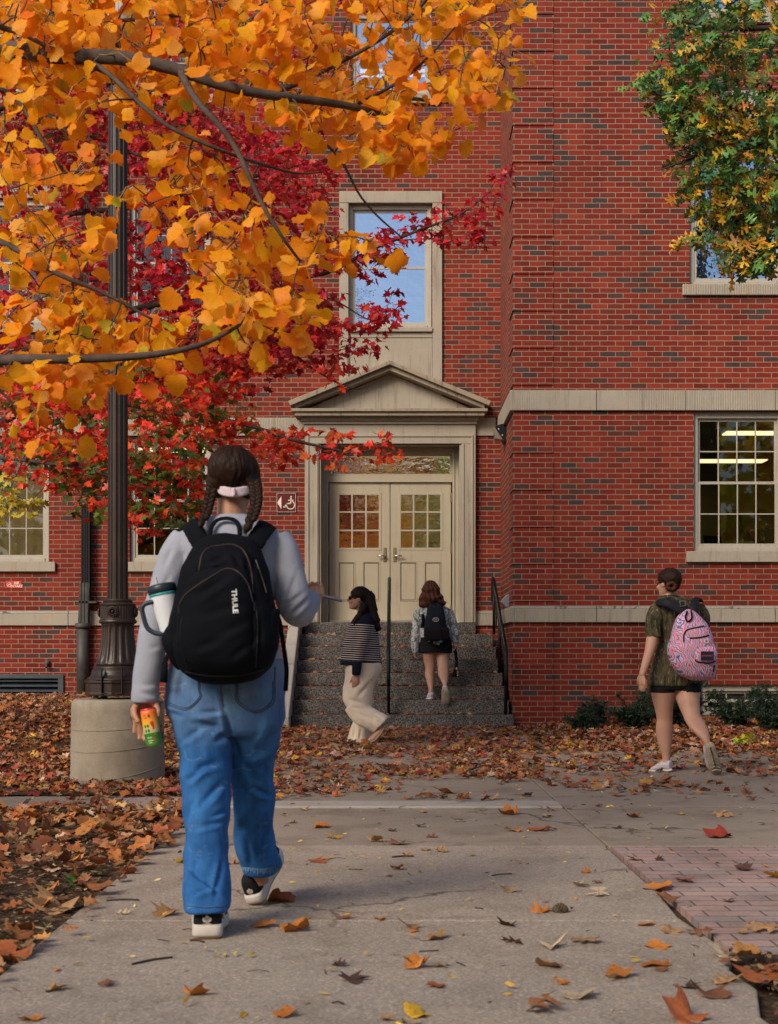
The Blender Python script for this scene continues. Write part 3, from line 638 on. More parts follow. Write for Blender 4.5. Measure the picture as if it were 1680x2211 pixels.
# downspout
DS = empty('downspout', (PX(188, WY), WY-.1, .36), 'dark ribbed downspout on the brick between the two left windows', 'downspout')
b = MB(); xa = PX(189, WY); y = WY-.09
for k in range(4): b.box(xa-.065+k*.034, xa-.065+k*.034+.026, y-.055, y+.045, 1.72, 13.4)
b.box(xa-.06, xa+.062, y-.045, y+.05, 1.72, 13.4); b.build('upper_pipe', M['blackp'], DS, bevel=.003)
b = MB(); xb = PX(184, WY)
for k in range(3): b.prism([(xb-.07+k*.05, 1.41), (xb-.03+k*.05, 1.41), (xa-.035+k*.048-.025, 2.0), (xa-.07+k*.048-.015, 2.0)], y-.07, y+.05)
b.prism([(xb-.06, 1.41), (xb+.07, 1.41), (xa+.06, 1.99), (xa-.06, 1.99)], y-.06, y+.05); b.build('lower_pipe', M['lead'], DS, fixn=True)
xc_ = PX(181.5, WY)
MB().tube([(xc_, y, .33), (xc_+.0, y, 1.36)], .088, 20).lathe([(.11,0),(.115,.02),(.115,.06),(.10,.07)], (xc_, y, 1.34), 20).build('drain_boot', M['lead'], DS, smooth=True)
MB().box(xa-.09, xa+.16, WY-.16, WY-.001, 1.70, 1.73).build('bracket', M['lead'], DS)
# ------------------------------------------------------------------ leaves
nr = np.random.default_rng(11)
TULIP = [(0,.02),(.14,-.04),(.34,-.02),(.50,.10),(.55,.22),(.44,.32),(.41,.42),(.47,.55),(.53,.68),(.40,.74),(.31,.84),(.15,.82),(0,.78)]
TULIP2 = [(0,0),(.18,-.06),(.38,.0),(.47,.12),(.55,.24),(.46,.34),(.48,.46),(.50,.58),(.36,.66),(.28,.80),(.12,.85),(0,.95)]
MAPLE = [(0,.02),(.13,-.02),(.40,-.02),(.26,.17),(.55,.42),(.28,.42),(.20,.55),(.24,.72),(.10,.76),(0,1)]
OAK = [(0,0),(.04,.14),(.22,.10),(.20,.20),(.07,.26),(.10,.34),(.44,.38),(.36,.50),(.11,.50),(.12,.62),(.34,.74),(.24,.82),(.10,.80),(0,1)]
OVAL = [(0,0),(.10,.15),(.16,.4),(.14,.65),(.07,.88),(0,1)]
def leaf_tpl(out, fold, droop, curl, seed, rag=.03):
    r = random.Random(seed); n = len(out); vs = []; uv = []
    mids = [(0.0, min(max(y, 0), out[-1][1])) for x, y in out]
    L, Rr = [], []
    for side in (-1, 1):
        for (x, y) in out:
            vs.append((side*x*(1+r.uniform(-rag, rag)*3) , y+r.uniform(-rag, rag)*(1 if x else 0)))
    base = len(vs)
    for (x, y) in mids: vs.append((0.0, y))
    fs = []
    for i in range(n-1):
        a, b_, c, d = i, i+1, base+i+1, base+i
        if abs(vs[a][0]) < 1e-6 and i == 0: fs.append((b_, c, d)) if abs(vs[c][1]-vs[d][1]) > 1e-6 else fs.append((b_, c, d))
        else: fs.append((a, b_, c, d))
        a, b_ = n+i, n+i+1
        if i == 0: fs.append((d, c, b_))
        else: fs.append((a, d, c, b_))
    V = []
    k1, k2, k3 = r.uniform(0, 6), r.uniform(0, 6), r.uniform(.7, 1.4)
    for (x, y) in vs:
        z = fold*abs(x) - droop*y*y + curl*math.sin(5*x*k3+k1)*.5 + curl*math.sin(6*y+k2)*.5*abs(x)*2 + curl*abs(x)*abs(x)*2.2
        V.append((x, y, z))
    return np.array(V), fs, np.array(vs)
def tpls(outs, fold, droop, curl, n, seed=0, rag=.03):
    res = []
    for k in range(n):
        r = random.Random(seed*97+k); res.append(leaf_tpl(outs[k % len(outs)], fold*r.uniform(-.4, 1.3), droop*r.uniform(.2, 1.5), curl*r.uniform(.5, 1.4), seed*31+k, rag))
    return res
T_TUL = tpls([TULIP, TULIP2, TULIP, TULIP2], .17, .22, .10, 12, 1, .018); T_MAP = tpls([MAPLE], .22, .25, .08, 6, 2); T_OAK = tpls([OAK], .2, .25, .1, 6, 3)
T_FTUL = tpls([TULIP, MAPLE, TULIP2, OAK], .15, .08, .20, 12, 4, .05); T_OV = tpls([OVAL], .3, .1, .1, 3, 5); T_FMAP = tpls([MAPLE, MAPLE, OAK, TULIP], .15, .1, .22, 10, 6, .05)
def leaves_mesh(name, pos, ax, nrm, size, col, T):
    """pos, ax (blade direction), nrm: (N,3); size (N); col (N,3) -> one mesh with a colour and a leaf coordinate per point"""
    N = len(pos); ax = ax/np.linalg.norm(ax, axis=1, keepdims=True); nrm = nrm - ax*np.sum(ax*nrm, 1, keepdims=True); nrm /= np.linalg.norm(nrm, axis=1, keepdims=True)
    sx = np.cross(ax, nrm); pick = nr.integers(0, len(T), N); Vs = []; Cs = []; Ls = []; loops = []; tot = []; off = 0
    rr = nr.random(N)
    for k, (V, fs, uv) in enumerate(T):
        I = np.where(pick == k)[0]
        if not len(I): continue
        n = len(V); W = pos[I][:, None] + size[I][:, None, None]*(V[None, :, 0:1]*sx[I][:, None]*nr.uniform(.85, 1.1, (len(I),1,1)) + V[None, :, 1:2]*ax[I][:, None] + V[None, :, 2:3]*nrm[I][:, None])
        Vs.append(W.reshape(-1, 3)); Cs.append(np.repeat(col[I], n, 0)); L = np.zeros((len(I), n, 3)); L[:, :, :2] = uv[None]; L[:, :, 2] = rr[I][:, None]; Ls.append(L.reshape(-1, 3))
        fl = np.concatenate([np.array(f) for f in fs]); ft = np.array([len(f) for f in fs])
        loops.append((fl[None] + (off + np.arange(len(I))*n)[:, None]).reshape(-1)); tot.append(np.tile(ft, len(I))); off += len(I)*n
    V = np.concatenate(Vs); Cc = np.concatenate(Cs); L = np.concatenate(Ls); loops = np.concatenate(loops); tot = np.concatenate(tot)
    me = bpy.data.meshes.new(name); me.vertices.add(len(V)); me.vertices.foreach_set('co', V.astype(np.float32).ravel())
    me.loops.add(len(loops)); me.loops.foreach_set('vertex_index', loops.astype(np.int32)); me.polygons.add(len(tot))
    me.polygons.foreach_set('loop_start', np.concatenate([[0], np.cumsum(tot)[:-1]]).astype(np.int32)); me.update(calc_edges=True)
    me.polygons.foreach_set('use_smooth', np.ones(len(tot), bool))
    a = me.attributes.new('Col', 'FLOAT_COLOR', 'POINT'); a.data.foreach_set('color', np.concatenate([Cc, np.ones((len(Cc),1))], 1).astype(np.float32).ravel())
    a = me.attributes.new('luv', 'FLOAT_VECTOR', 'POINT'); a.data.foreach_set('vector', L.astype(np.float32).ravel()); me.update()
    return me
def pal(cols, wts, n, jit=.15):
    cols = np.array(cols, float); wts = np.array(wts, float); I = nr.choice(len(cols), n, p=wts/wts.sum()); I2 = nr.choice(len(cols), n, p=wts/wts.sum())
    t = nr.random((n, 1))*.35; c = cols[I]*(1-t) + cols[I2]*t
    return np.clip(c*(1+nr.normal(0, jit, (n, 1)))*(1+nr.normal(0, .05, (n, 3))), .002, .95)
def in_poly(x, y, poly):
    c = False; n = len(poly)
    for i in range(n):
        x1, y1 = poly[i]; x2, y2 = poly[(i+1) % n]
        if (y1 > y) != (y2 > y) and x < (x2-x1)*(y-y1)/(y2-y1)+x1: c = not c
    return c
def sample_poly(poly, n, r):
    xs = [p[0] for p in poly]; ys = [p[1] for p in poly]; out = []
    while len(out) < n:
        x, y = r.uniform(min(xs), max(xs)), r.uniform(min(ys), max(ys))
        if in_poly(x, y, poly): out.append((x, y))
    return out
def grow(limbs, clusters, bark_mb, r, rmin=.0028, sag=.10, own=None):
    """join every cluster to the nearest already grown branch point; returns cluster points with their branch direction"""
    nodes = []                                        # (point, radius)
    for pts, r0, r1 in limbs:
        sp = [Vector(p) for p in smooth_path(pts, 6)]; n = len(sp)
        sp = [p + Vector((mnoise.noise(p*2.1), mnoise.noise(p*2.1+Vector((9,0,0))), mnoise.noise(p*2.1+Vector((0,9,0)))))*.03 for p in sp]
        rad = [lerp(r0, r1, (i/(n-1))**.8) for i in range(n)]
        bark_mb.tube(sp, rad, 8 if r0 > .02 else 6)
        nodes += [(p, q) for p, q in zip(sp, rad)]
    NP = np.array([p for p, q in nodes]); NR = [q for p, q in nodes]
    res = []; order = sorted(clusters, key=lambda c: float(np.min(np.linalg.norm(NP-np.array(c), axis=1))))
    for c in order:
        cv = Vector(c); dd = np.linalg.norm(NP-np.array(c), axis=1); i = int(np.argmin(dd + 0)); p0 = Vector(NP[i]); L = (cv-p0).length
        if L < .02: res.append((cv, Vector((0,0,-1)))); continue
        mid = (p0+cv)/2 + Vector((r.uniform(-1,1), r.uniform(-1,1), r.uniform(0,1)))*sag*L
        sp = [Vector(q) for q in smooth_path([p0, mid, cv], 4)]
        ra = min(NR[i]*.7, .0035+L*.012); n = len(sp)
        rad = [lerp(max(ra, rmin), rmin, k/(n-1)) for k in range(n)]
        bark_mb.tube(sp, rad, 5)
        NP = np.concatenate([NP, np.array(sp[1:])]); NR += rad[1:]
        res.append((cv, (sp[-1]-sp[-3]).normalized()))
    return res
def ptsD(lst, d0=None): return [P(x, y, d) for x, y, d in lst]

# ---- yellow tulip tree: low limbs reaching in from the left, 5.5 to 8 m away
YT = empty('tulip_tree', (-3.7, 7.3, 0), 'tree with large golden yellow leaves whose branches hang across the upper left', 'tree')
rt = random.Random(5); bm_ = MB()
trunk = [(-3.75, 7.3, -.1), (-3.70, 7.3, 1.0), (-3.68, 7.3, 2.5), (-3.72, 7.35, 4.5), (-3.6, 7.4, 7.0), (-3.5, 7.5, 9.0)]
MB().tube(smooth_path(trunk, 5), [lerp(.21, .07, i/25) for i in range(26)], 14).build('trunk', M['bark'], YT, smooth=True)
limbs = [
 (ptsD([(-680, 60, 7.3), (-300, 70, 7.1), (0, 100, 6.2), (220, 125, 5.85), (380, 150, 5.8), (560, 200, 5.8), (760, 235, 6.0), (880, 265, 6.1)]), .056, .010),
 (ptsD([(380, 150, 5.8), (500, 190, 6.1), (700, 205, 6.9), (900, 217, 7.0), (1010, 215, 7.1), (1090, 200, 7.1)]), .020, .005),
 (ptsD([(560, 200, 6.4), (680, 160, 6.3), (800, 100, 6.2), (905, 20, 6.1), (950, -40, 6.0)]), .014, .007),
 (ptsD([(300, 140, 6.5), (450, 90, 6.2), (560, 30, 6.0), (620, -60, 5.9)]), .014, .006),
 (ptsD([(760, 235, 6.3), (870, 175, 6.2), (960, 90, 6.1), (1040, 0, 6.0)]), .010, .004),
 (ptsD([(385, 152, 5.8), (440, 225, 5.6), (500, 310, 5.55), (560, 430, 5.5), (600, 500, 5.5), (645, 565, 5.6)]), .017, .005),
 (ptsD([(180, 125, 5.9), (300, 215, 5.65), (400, 290, 5.6), (520, 345, 5.7), (640, 375, 6.2), (700, 370, 6.2)]), .012, .004),
 (ptsD([(-680, 60, 7.3), (-250, 20, 6.2), (0, 55, 5.9), (110, 100, 5.9), (240, 170, 5.9)]), .022, .005),
 (ptsD([(600, 235, 6.6), (720, 330, 6.5), (780, 420, 6.5), (860, 500, 6.4)]), .009, .004),
 (ptsD([(-650, 700, 7.2), (-200, 740, 6.4), (0, 775, 5.7), (180, 782, 5.55), (330, 765, 5.5), (450, 735, 5.5), (520, 700, 5.6)]), .035, .006),
 (ptsD([(-650, 420, 7.2), (-150, 470, 6.0), (0, 520, 5.8), (120, 590, 5.7), (230, 640, 5.7), (330, 690, 5.7)]), .022, .005),
 (ptsD([(-650, 300, 7.2), (-100, 200, 6.3), (20, 200, 6.2), (90, 300, 6.1), (160, 400, 6.1), (240, 490, 6.1)]), .018, .004),
 (ptsD([(-100, 740, 6.2), (0, 850, 6.1), (60, 900, 6.0), (105, 930, 6.0)]), .008, .004),
 (ptsD([(0, 100, 6.8), (160, 60, 6.9), (330, 40, 7.0), (520, 20, 7.0), (700, -30, 7.0)]), .016, .006),
]
YR = [([(0,-60),(1100,-60),(1108,60),(1100,215),(1050,265),(930,320),(800,300),(640,270),(520,230),(280,230),(0,200)], 390, 5.8, 7.2),
      ([(0,-60),(700,-60),(700,200),(300,180),(0,120)], 40, 5.6, 6.6),
      ([(0,180),(250,230),(250,480),(240,800),(170,830),(0,820)], 95, 5.5, 6.8),
      ([(270,240),(430,300),(540,430),(600,500),(690,560),(640,690),(560,700),(450,560),(330,480),(270,400)], 72, 5.6, 6.4),
      ([(0,620),(300,640),(660,640),(650,720),(520,760),(430,740),(290,830),(110,800),(0,800)], 78, 5.6, 6.3),
      ([(640,440),(760,460),(800,520),(870,570),(760,600),(660,560)], 12, 5.9, 6.4),
      ([(40,870),(130,890),(130,960),(70,960)], 4, 5.8, 6.0), ([(700,260),(940,290),(900,350),(790,300)], 18, 6.0, 6.5), ([(-750,-500),(-10,-500),(-10,800),(-750,800)], 190, 6.0, 8.0), ([(-10,-600),(1000,-500),(900,-70),(-10,-70)], 120, 6.0, 7.6),
      ([(430,560),(560,600),(560,660),(440,640)], 8, 5.3, 5.6)]
cl = []
for poly, n, da, db in YR:
    for x, y in sample_poly(poly, n, rt):
        if abs(x-256) < 30 and 210 < y < 860 and rt.random() < .6: continue
        cl.append(P(x, y, rt.uniform(da, db)))
res = grow(limbs, cl, bm_, rt)
bm_.build('branches', M['bark'], YT, smooth=True)
pos, ax, nm, sz, pet = [], [], [], [], MB()
for c, d in res:
    for k in range(rt.choice((2, 3, 3, 4, 4, 5))):
        out = Vector((rt.gauss(0, 1), rt.gauss(0, 1)-.2, rt.gauss(-.1, .5))).normalized(); L = rt.uniform(.05, .12)
        tip = c + out*L + Vector((0, 0, -L*.25)); 
        a = Vector((out.x*.7+rt.gauss(0, .3), out.y*.7+rt.gauss(0, .3), rt.uniform(-1.3, .1))).normalized()
        n_ = Vector((rt.gauss(0, .7), rt.gauss(-.9, .5), rt.gauss(.6, .5)))
        pet.tube([c, c+out*L*.5+Vector((0,0,.01)), tip], .0013, 3, caps=False)
        pos.append(tip); ax.append(a); nm.append(n_); sz.append(rt.choice((.042, .054, .064, .072, .080, .092)))
N = len(pos); print('yellow leaves', N)
colY = pal([(.99,.37,.006),(.99,.45,.009),(.99,.29,.006),(.90,.18,.008),(.55,.58,.04),(.99,.42,.07)], [44, 28, 16, 7, 3, 3], N, .10)
me = leaves_mesh('foliage', np.array(pos), np.array(ax), np.array(nm), np.array(sz), colY, T_TUL); link('foliage', me, M['yl'], YT)
pet.build('leaf_stalks', pmat('yellow_stalk', (.45,.25,.06), .6), YT)

# ---- red maple, 11 to 15 m away
RT = empty('red_maple', (-5.6, 13.4, 0), 'maple in crimson leaf standing behind the lamp post, its lower twigs still green', 'tree')
rt = random.Random(8); bm_ = MB()
MB().tube(smooth_path([(-5.6,13.4,-.1), (-5.55,13.4,1.2), (-5.6,13.5,3), (-5.5,13.5,5.5), (-5.4,13.4,8)], 5), [lerp(.2, .06, i/20) for i in range(21)], 14).build('trunk', M['barkd'], RT, smooth=True)
limbs = [
 (ptsD([(-400, 1150, 13.4), (-100, 980, 13), (60, 880, 12.6), (200, 865, 12.4), (330, 885, 12.2), (480, 905, 12), (620, 945, 12), (760, 975, 12), (840, 950, 12)]), .05, .005),
 (ptsD([(-400, 1000, 13.4), (-100, 820, 13), (60, 760, 13), (200, 700, 13), (400, 640, 12.8), (560, 600, 12.5), (700, 590, 12.4), (850, 520, 12.3), (980, 470, 12.2), (1060, 420, 12.2)]), .055, .005),
 (ptsD([(-400, 800, 13.4), (-100, 600, 13), (100, 480, 13), (300, 440, 13), (480, 400, 13), (640, 360, 13), (720, 350, 13)]), .05, .006),
 (ptsD([(-400, 500, 13.4), (-100, 300, 13), (80, 190, 13), (250, 150, 13), (400, 120, 13)]), .05, .008),
 (ptsD([(-400, 700, 13.4), (0, 260, 12.5), (170, 300, 12.2), (320, 350, 12), (430, 440, 12)]), .035, .006),
 (ptsD([(-100, 980, 13), (100, 1000, 11.6), (250, 1030, 11.2), (370, 1080, 11.2)]), .02, .004),
 (ptsD([(200, 700, 13), (380, 720, 12.4), (560, 730, 12.2), (680, 800, 12.2), (760, 840, 12.2), (800, 830, 12.2)]), .015, .004),
 (ptsD([(60, 880, 12.6), (60, 960, 12.2), (20, 1060, 12.1)]), .012, .004),
 (ptsD([(560, 600, 12.5), (700, 640, 12.5), (800, 690, 12.4), (860, 660, 12.4)]), .01, .004),
 (ptsD([(850, 520, 12.3), (950, 520, 12.2), (1060, 535, 12.2)]), .006, .003),
]
red = [(.50,.016,.028),(.62,.026,.028),(.42,.013,.035),(.66,.08,.03),(.34,.016,.06)]; grn = [(.07,.13,.018),(.05,.10,.02),(.13,.17,.02)]; yel = [(.62,.50,.05),(.5,.45,.06)]
RR = [([(-420,-200),(-10,-200),(-10,1000),(-420,1000)], 190, 12, 14.5, (0,0,0,1)), ([(0,-60),(760,-60),(720,200),(300,160),(0,140)], 330, 12.5, 14.5, (0,0,0,1)), ([(0,90),(240,150),(700,280),(720,400),(650,560),(600,600),(730,640),(690,760),(520,860),(0,860)], 1150, 11.6, 14.5, (0,)),
      ([(0,150),(250,170),(520,230),(560,360),(300,300),(0,330)], 240, 12, 14, (0,0,1)),
      ([(300,260),(690,300),(710,410),(560,500),(320,480)], 240, 11.6, 13.5, (0,)), ([(330,560),(640,600),(700,720),(600,790),(330,790)], 260, 11.6, 13.5, (0,)),
      ([(560,640),(740,700),(860,640),(870,680),(740,830),(620,810)], 60, 11.9, 12.6, (0,)),
      ([(700,520),(880,470),(900,530),(800,600),(700,600)], 40, 12, 12.6, (0,)), ([(850,490),(1060,400),(1085,440),(1050,540),(900,520)], 34, 12, 12.5, (0,)),
      ([(1040,420),(1060,380),(1095,350),(1100,370),(1070,440)], 5, 12.2, 12.4, (0,)),
      ([(0,790),(520,800),(540,930),(350,1000),(0,980)], 330, 11.3, 13.5, (0,0,0,1)), ([(300,800),(540,860),(560,930),(330,950)], 60, 13, 14.5, (2,)),
      ([(60,760),(500,790),(540,900),(300,930),(60,900)], 90, 13, 14.6, (2,2,1)),
      ([(440,900),(860,950),(850,990),(700,1005),(560,985),(440,990)], 62, 11.8, 12.4, (0,)),
      ([(0,940),(260,950),(440,960),(450,1080),(330,1140),(210,1130),(130,1050),(0,1030)], 185, 11, 12.6, (0,0,1)),
      ([(90,960),(460,1000),(440,1100),(330,1130),(220,1120),(110,1040)], 60, 11, 12.2, (1,)),
      ([(0,1020),(60,1040),(80,1110),(20,1130),(0,1100)], 16, 11.6, 12.4, (2,))]
cl = []; kinds = {}
for poly, n, da, db, ks in RR:
    for x, y in sample_poly(poly, n, rt): c = P(x+rt.gauss(0,17), y+rt.gauss(0,12), rt.uniform(da, db)); cl.append(c); kinds[tuple(round(q, 5) for q in c)] = rt.choice(ks)
res = grow(limbs, cl, bm_, rt, rmin=.002)
bm_.build('branches', M['barkd'], RT, smooth=True)
pos, ax, nm, sz, kk = [], [], [], [], []
for c, d in res:
    kd = kinds.get(tuple(round(q, 5) for q in c), 0)
    for k in range(rt.choice((4, 5, 6, 7, 8))):
        out = Vector((rt.gauss(0, 1), rt.gauss(0, 1), rt.gauss(0, .35))).normalized(); p = c + out*rt.uniform(.02, .10)
        pos.append(p); ax.append((out.x+rt.gauss(0,.3), out.y+rt.gauss(0,.3), rt.uniform(-.9, .05))); nm.append((rt.gauss(0,.5), rt.gauss(-.6,.5), rt.gauss(.8,.4)))
        sz.append(rt.uniform(.055, .095)); kk.append(kd if rt.random() < .9 else 0)
kk = np.array(kk); N = len(pos); print('red leaves', N)
colR = pal(red, [30,30,18,14,8], N, .18); zz = np.array(pos)[:, 2]
lo = zz < 3.5; colR[lo] = pal([(.78,.08,.025),(.85,.035,.025),(.72,.15,.03),(.5,.04,.025)], [3,3,2,1], int(lo.sum()), .15)
for k, cs in ((1, grn), (2, yel)): I = kk == k; colR[I] = pal(cs, [1]*len(cs), int(I.sum()), .2)
me = leaves_mesh('foliage', np.array(pos), np.array(ax), np.array(nm), np.array(sz), colR, T_MAP); link('foliage', me, M['rl'], RT)

# ---- oak at the right, about 12 m away
OT = empty('oak_tree', (5.6, 12.2, 0), 'green oak turning yellow and brown hanging in from the upper right', 'tree')
rt = random.Random(12); bm_ = MB()
MB().tube(smooth_path([(5.6,12.2,-.1), (5.65,12.2,1.5), (5.6,12.3,4), (5.5,12.2,7), (5.4,12.2,10)], 5), [lerp(.26, .08, i/20) for i in range(21)], 14).build('trunk', M['barkd'], OT, smooth=True)
limbs = [
 (ptsD([(2200, 420, 12.2), (1900, 330, 12), (1680, 250, 11.8), (1560, 230, 11.6), (1450, 210, 11.5), (1400, 190, 11.5)]), .06, .006),
 (ptsD([(2200, 620, 12.2), (1900, 540, 12), (1700, 460, 11.8), (1600, 470, 11.6), (1540, 540, 11.5)]), .05, .006),
 (ptsD([(2200, 100, 12.2), (1900, 60, 12), (1680, 60, 11.8), (1540, 60, 11.6), (1440, 40, 11.5)]), .05, .006),
 (ptsD([(1700, 300, 11.9), (1600, 320, 11.7), (1500, 340, 11.6), (1440, 362, 11.5), (1415, 370, 11.5)]), .02, .003),
 (ptsD([(1500, 340, 11.6), (1460, 330, 11.5), (1430, 300, 11.5)]), .008, .003),
]
OR = [([(1700,-700),(2250,-700),(2300,650),(1700,560)], 330, 11, 13.5, (0,)), ([(1450,-600),(1700,-700),(1700,-60),(1430,-60)], 120, 11, 13, (0,)), ([(1425,-60),(1800,-60),(1800,560),(1690,560),(1640,540),(1560,520),(1500,400),(1450,250),(1420,130)], 430, 11, 13, (0,)),
      ([(1410,140),(1450,160),(1470,260),(1400,200),(1395,170)], 22, 11.4, 11.8, (0,)),
      ([(1515,380),(1640,380),(1690,480),(1680,560),(1590,575),(1550,530),(1500,500)], 85, 11.2, 12, (1,)),
      ([(1480,200),(1680,200),(1680,420),(1500,400)], 75, 11.2, 12, (0,1)),
      ([(1590,540),(1650,540),(1630,585),(1600,585)], 12, 11.3, 11.8, (1,))]
cl = []; kinds = {}
for poly, n, da, db, ks in OR:
    for x, y in sample_poly(poly, n, rt): c = P(x+rt.gauss(0,13), y+rt.gauss(0,13), rt.uniform(da, db)); cl.append(c); kinds[tuple(round(q, 5) for q in c)] = rt.choice(ks)
res = grow(limbs, cl, bm_, rt, rmin=.0022)
for k in range(10): p = P(rt.uniform(1400,1470), rt.uniform(310,390), 11.5); bm_.tube(smooth_path([P(1520, 335, 11.6), (p+P(1520,335,11.6))/2+Vector((0,0,rt.uniform(-.08,.08))), p], 3), [.004]*4+[.002]*3, 4)
bm_.build('branches', M['barkd'], OT, smooth=True)
pos, ax, nm, sz, kk = [], [], [], [], []
for c, d in res:
    kd = kinds.get(tuple(round(q, 5) for q in c), 0)
    for k in range(rt.choice((4, 5, 6, 7))):
        out = Vector((rt.gauss(0, 1), rt.gauss(0, 1), rt.gauss(-.1, .5))).normalized(); p = c + out*rt.uniform(.02, .09)
        pos.append(p); ax.append((out.x+rt.gauss(0,.3), out.y+rt.gauss(0,.3), rt.uniform(-1.2, .2))); nm.append((rt.gauss(0,.6), rt.gauss(-.6,.6), rt.gauss(.6,.5)))
        sz.append(rt.uniform(.085, .15)); kk.append(kd if rt.random() < .88 else 1-kd)
kk = np.array(kk); N = len(pos); print('oak leaves', N)
G_ = [(.045,.14,.035),(.085,.22,.04),(.035,.13,.08),(.15,.22,.03),(.66,.38,.03),(.50,.19,.03)]
colO = pal(G_, [30,26,16,12,10,4], N, .2); I = kk == 1; colO[I] = pal(G_, [14,12,6,14,32,20], int(I.sum()), .2)
me = leaves_mesh('foliage', np.array(pos), np.array(ax), np.array(nm), np.array(sz), colO, T_OAK); link('foliage', me, M['ol'], OT)

# ---- the trees across the lawn behind the camera: seen only in the window panes
rt = random.Random(21); n = 17000; pos = np.zeros((n,3)); colT = np.zeros((n,3))
for i in range(n):
    k = i % 15; cx = -28+k*4.0; R0 = 3.4; hz_ = 6.6+1.6*math.sin(k*2.3)
    v = Vector((rt.gauss(0,1), rt.gauss(0,1), rt.gauss(0,1))).normalized()*R0*rt.random()**.4
    if i % 3 == 0: hz_ = 2.2
    pos[i] = (cx+v.x, -14+2*math.sin(k*1.7)+v.y, max(.4, hz_+v.z*1.6))
    colT[i] = [(.85,.75,.05),(.45,.60,.06),(.9,.60,.05),(.25,.40,.05),(.85,.38,.05)][(k*7+rt.choice((0,0,1,2))) % 5]
me = leaves_mesh('far_trees', pos, nr.normal(0,1,(n,3)), nr.normal(0,1,(n,3)), nr.uniform(.35, .7, n), colT, T_MAP)
o = link('far_trees', me, M['farl']); tag(o, 'row of autumn trees across the lawn reflected in the windows', kind='stuff')
# ------------------------------------------------------------------ lamp post on its concrete base
LX, LY = PX(254.5, 10.52), 10.52
LP = empty('lamp_post', (LX, LY, 0), 'tall fluted dark bronze lamp post standing on a round concrete base', 'lamp post')
b = MB().lathe([(.350,-.06),(.352,.0),(.345,.55),(.342,.605),(.322,.628)], (LX, LY, 0), 64); o = b.build('concrete_base', M['pedc'], LP, smooth=False)
o.data.polygons.foreach_set('use_smooth', [len(p.vertices) == 4 for p in o.data.polygons])
b = MB()
for z0, sl, r in ((.43, .03, .3505), (.29, .05, .3525), (.11, .08, .355)):
    b.tube([(LX+(r-.002)*math.cos(a), LY+(r-.002)*math.sin(a), z0+sl*math.sin(a+.6)) for a in [2*math.pi*k/72 for k in range(73)]], .0026, 5)
b.build('form_seam', M['pedc'], LP, smooth=True)
b = MB()
for k in range(4): a = math.pi/4+k*math.pi/2; b.lathe([(.018,.62),(.018,.66)], (LX+.19*math.cos(a), LY+.19*math.sin(a), 0), 8); b.lathe([(.03,.628),(.03,.64)], (LX+.19*math.cos(a), LY+.19*math.sin(a), 0), 6)
b.build('anchor_bolt', M['lead'], LP)
octa = lambda a, z, r: 1/max(.924, math.cos((a % (math.pi/4)) - math.pi/8))*.96
b = MB().lathe([(.236,.655),(.242,.66),(.242,.675),(.236,.68),(.236,.745),(.243,.750),(.243,.765),(.236,.772)], (LX, LY, 0), 64, octa); b.build('plinth', M['bronze'], LP, bevel=.002)
b = MB()
for sx in (-1, 1): b.box(LX-.005+sx*.075, LX+.001+sx*.075, LY-.238, LY-.20, .668, .86)
b.box(LX-.075, LX+.075, LY-.2385, LY-.20, .672, .678); b.build('access_door_seam', M['dark'], LP)
b = MB().lathe([(.236,.772),(.225,.785),(.205,.80),(.196,.82),(.194,.842),(.186,.85),(.178,.853),(.183,.861),(.180,.872),(.170,.877)], (LX, LY, 0), 48); b.build('base_moulding', M['bronze'], LP, smooth=True)
nf = 16
def flute(a, z, r):
    t = (a*nf/(2*math.pi)) % 1; q = 1-abs(2*t-1); return 1 - .075*sstep(.25, .62, q)*sstep(.885, .93, z)*sstep(1.20, 1.165, z)
b = MB().lathe([(.168,.877),(.160,.90),(.152,.93),(.1435,.965),(.136,1.0),(.131,1.04),(.127,1.08),(.124,1.12),(.1225,1.16),(.122,1.185),(.128,1.195)], (LX, LY, 0), 192, flute); b.build('fluted_bell', M['bronze'], LP, smooth=True)
def ribs(a, z, r): return 1 + .02*(1 if ((a*40/(2*math.pi)) % 1) < .5 and 1.24 < z < 1.325 else 0)
b = MB().lathe([(.128,1.195),(.140,1.20),(.143,1.21),(.140,1.222),(.131,1.228),(.130,1.24),(.130,1.242),(.130,1.322),(.130,1.324),(.134,1.33),(.137,1.338),(.132,1.346),(.120,1.350),(.108,1.358),(.111,1.368),(.104,1.379),(.083,1.382)], (LX, LY, 0), 160, ribs); b.build('collar', M['bronze'], LP, smooth=False, bevel=0)
def shaftf(a, z, r):
    t = (a*12/(2*math.pi)+.25) % 1; return 1 - .11*sstep(.30, .42, t)*sstep(.88, .76, t)
b = MB().lathe([(.080,1.38),(.0775,1.5),(.076,2.5),(.0745,3.6),(.0725,4.6),(.0715,5.27)], (LX, LY, 0), 144, shaftf); b.build('shaft', M['bronze'], LP, smooth=False)
b = MB()
for ang in (-95, -5, -185): 
    a = R(ang); cx, cy = LX+.134*math.cos(a), LY+.134*math.sin(a); T_ = Matrix.Translation((cx, cy, 1.283)) @ Matrix.Rotation(a-R(90)+math.pi, 4, 'Z')
    for k in range(10):
        t = 2*math.pi*k/10; p = T_ @ Vector((.026*math.cos(t), -.008, .026*math.sin(t))); b.ell(p, (.009,.009,.009), 8, 6)
    b.ell(T_ @ Vector((0,-.008,0)), (.013,.013,.013), 10, 8); b.lathe([(.0,0)], (cx,cy,0), 3)
    b.tube([T_ @ Vector((.037*math.cos(2*math.pi*k/24), -.004, .037*math.sin(2*math.pi*k/24))) for k in range(25)], .0045, 6)
b.build('rosette', M['bronze'], LP, smooth=True)
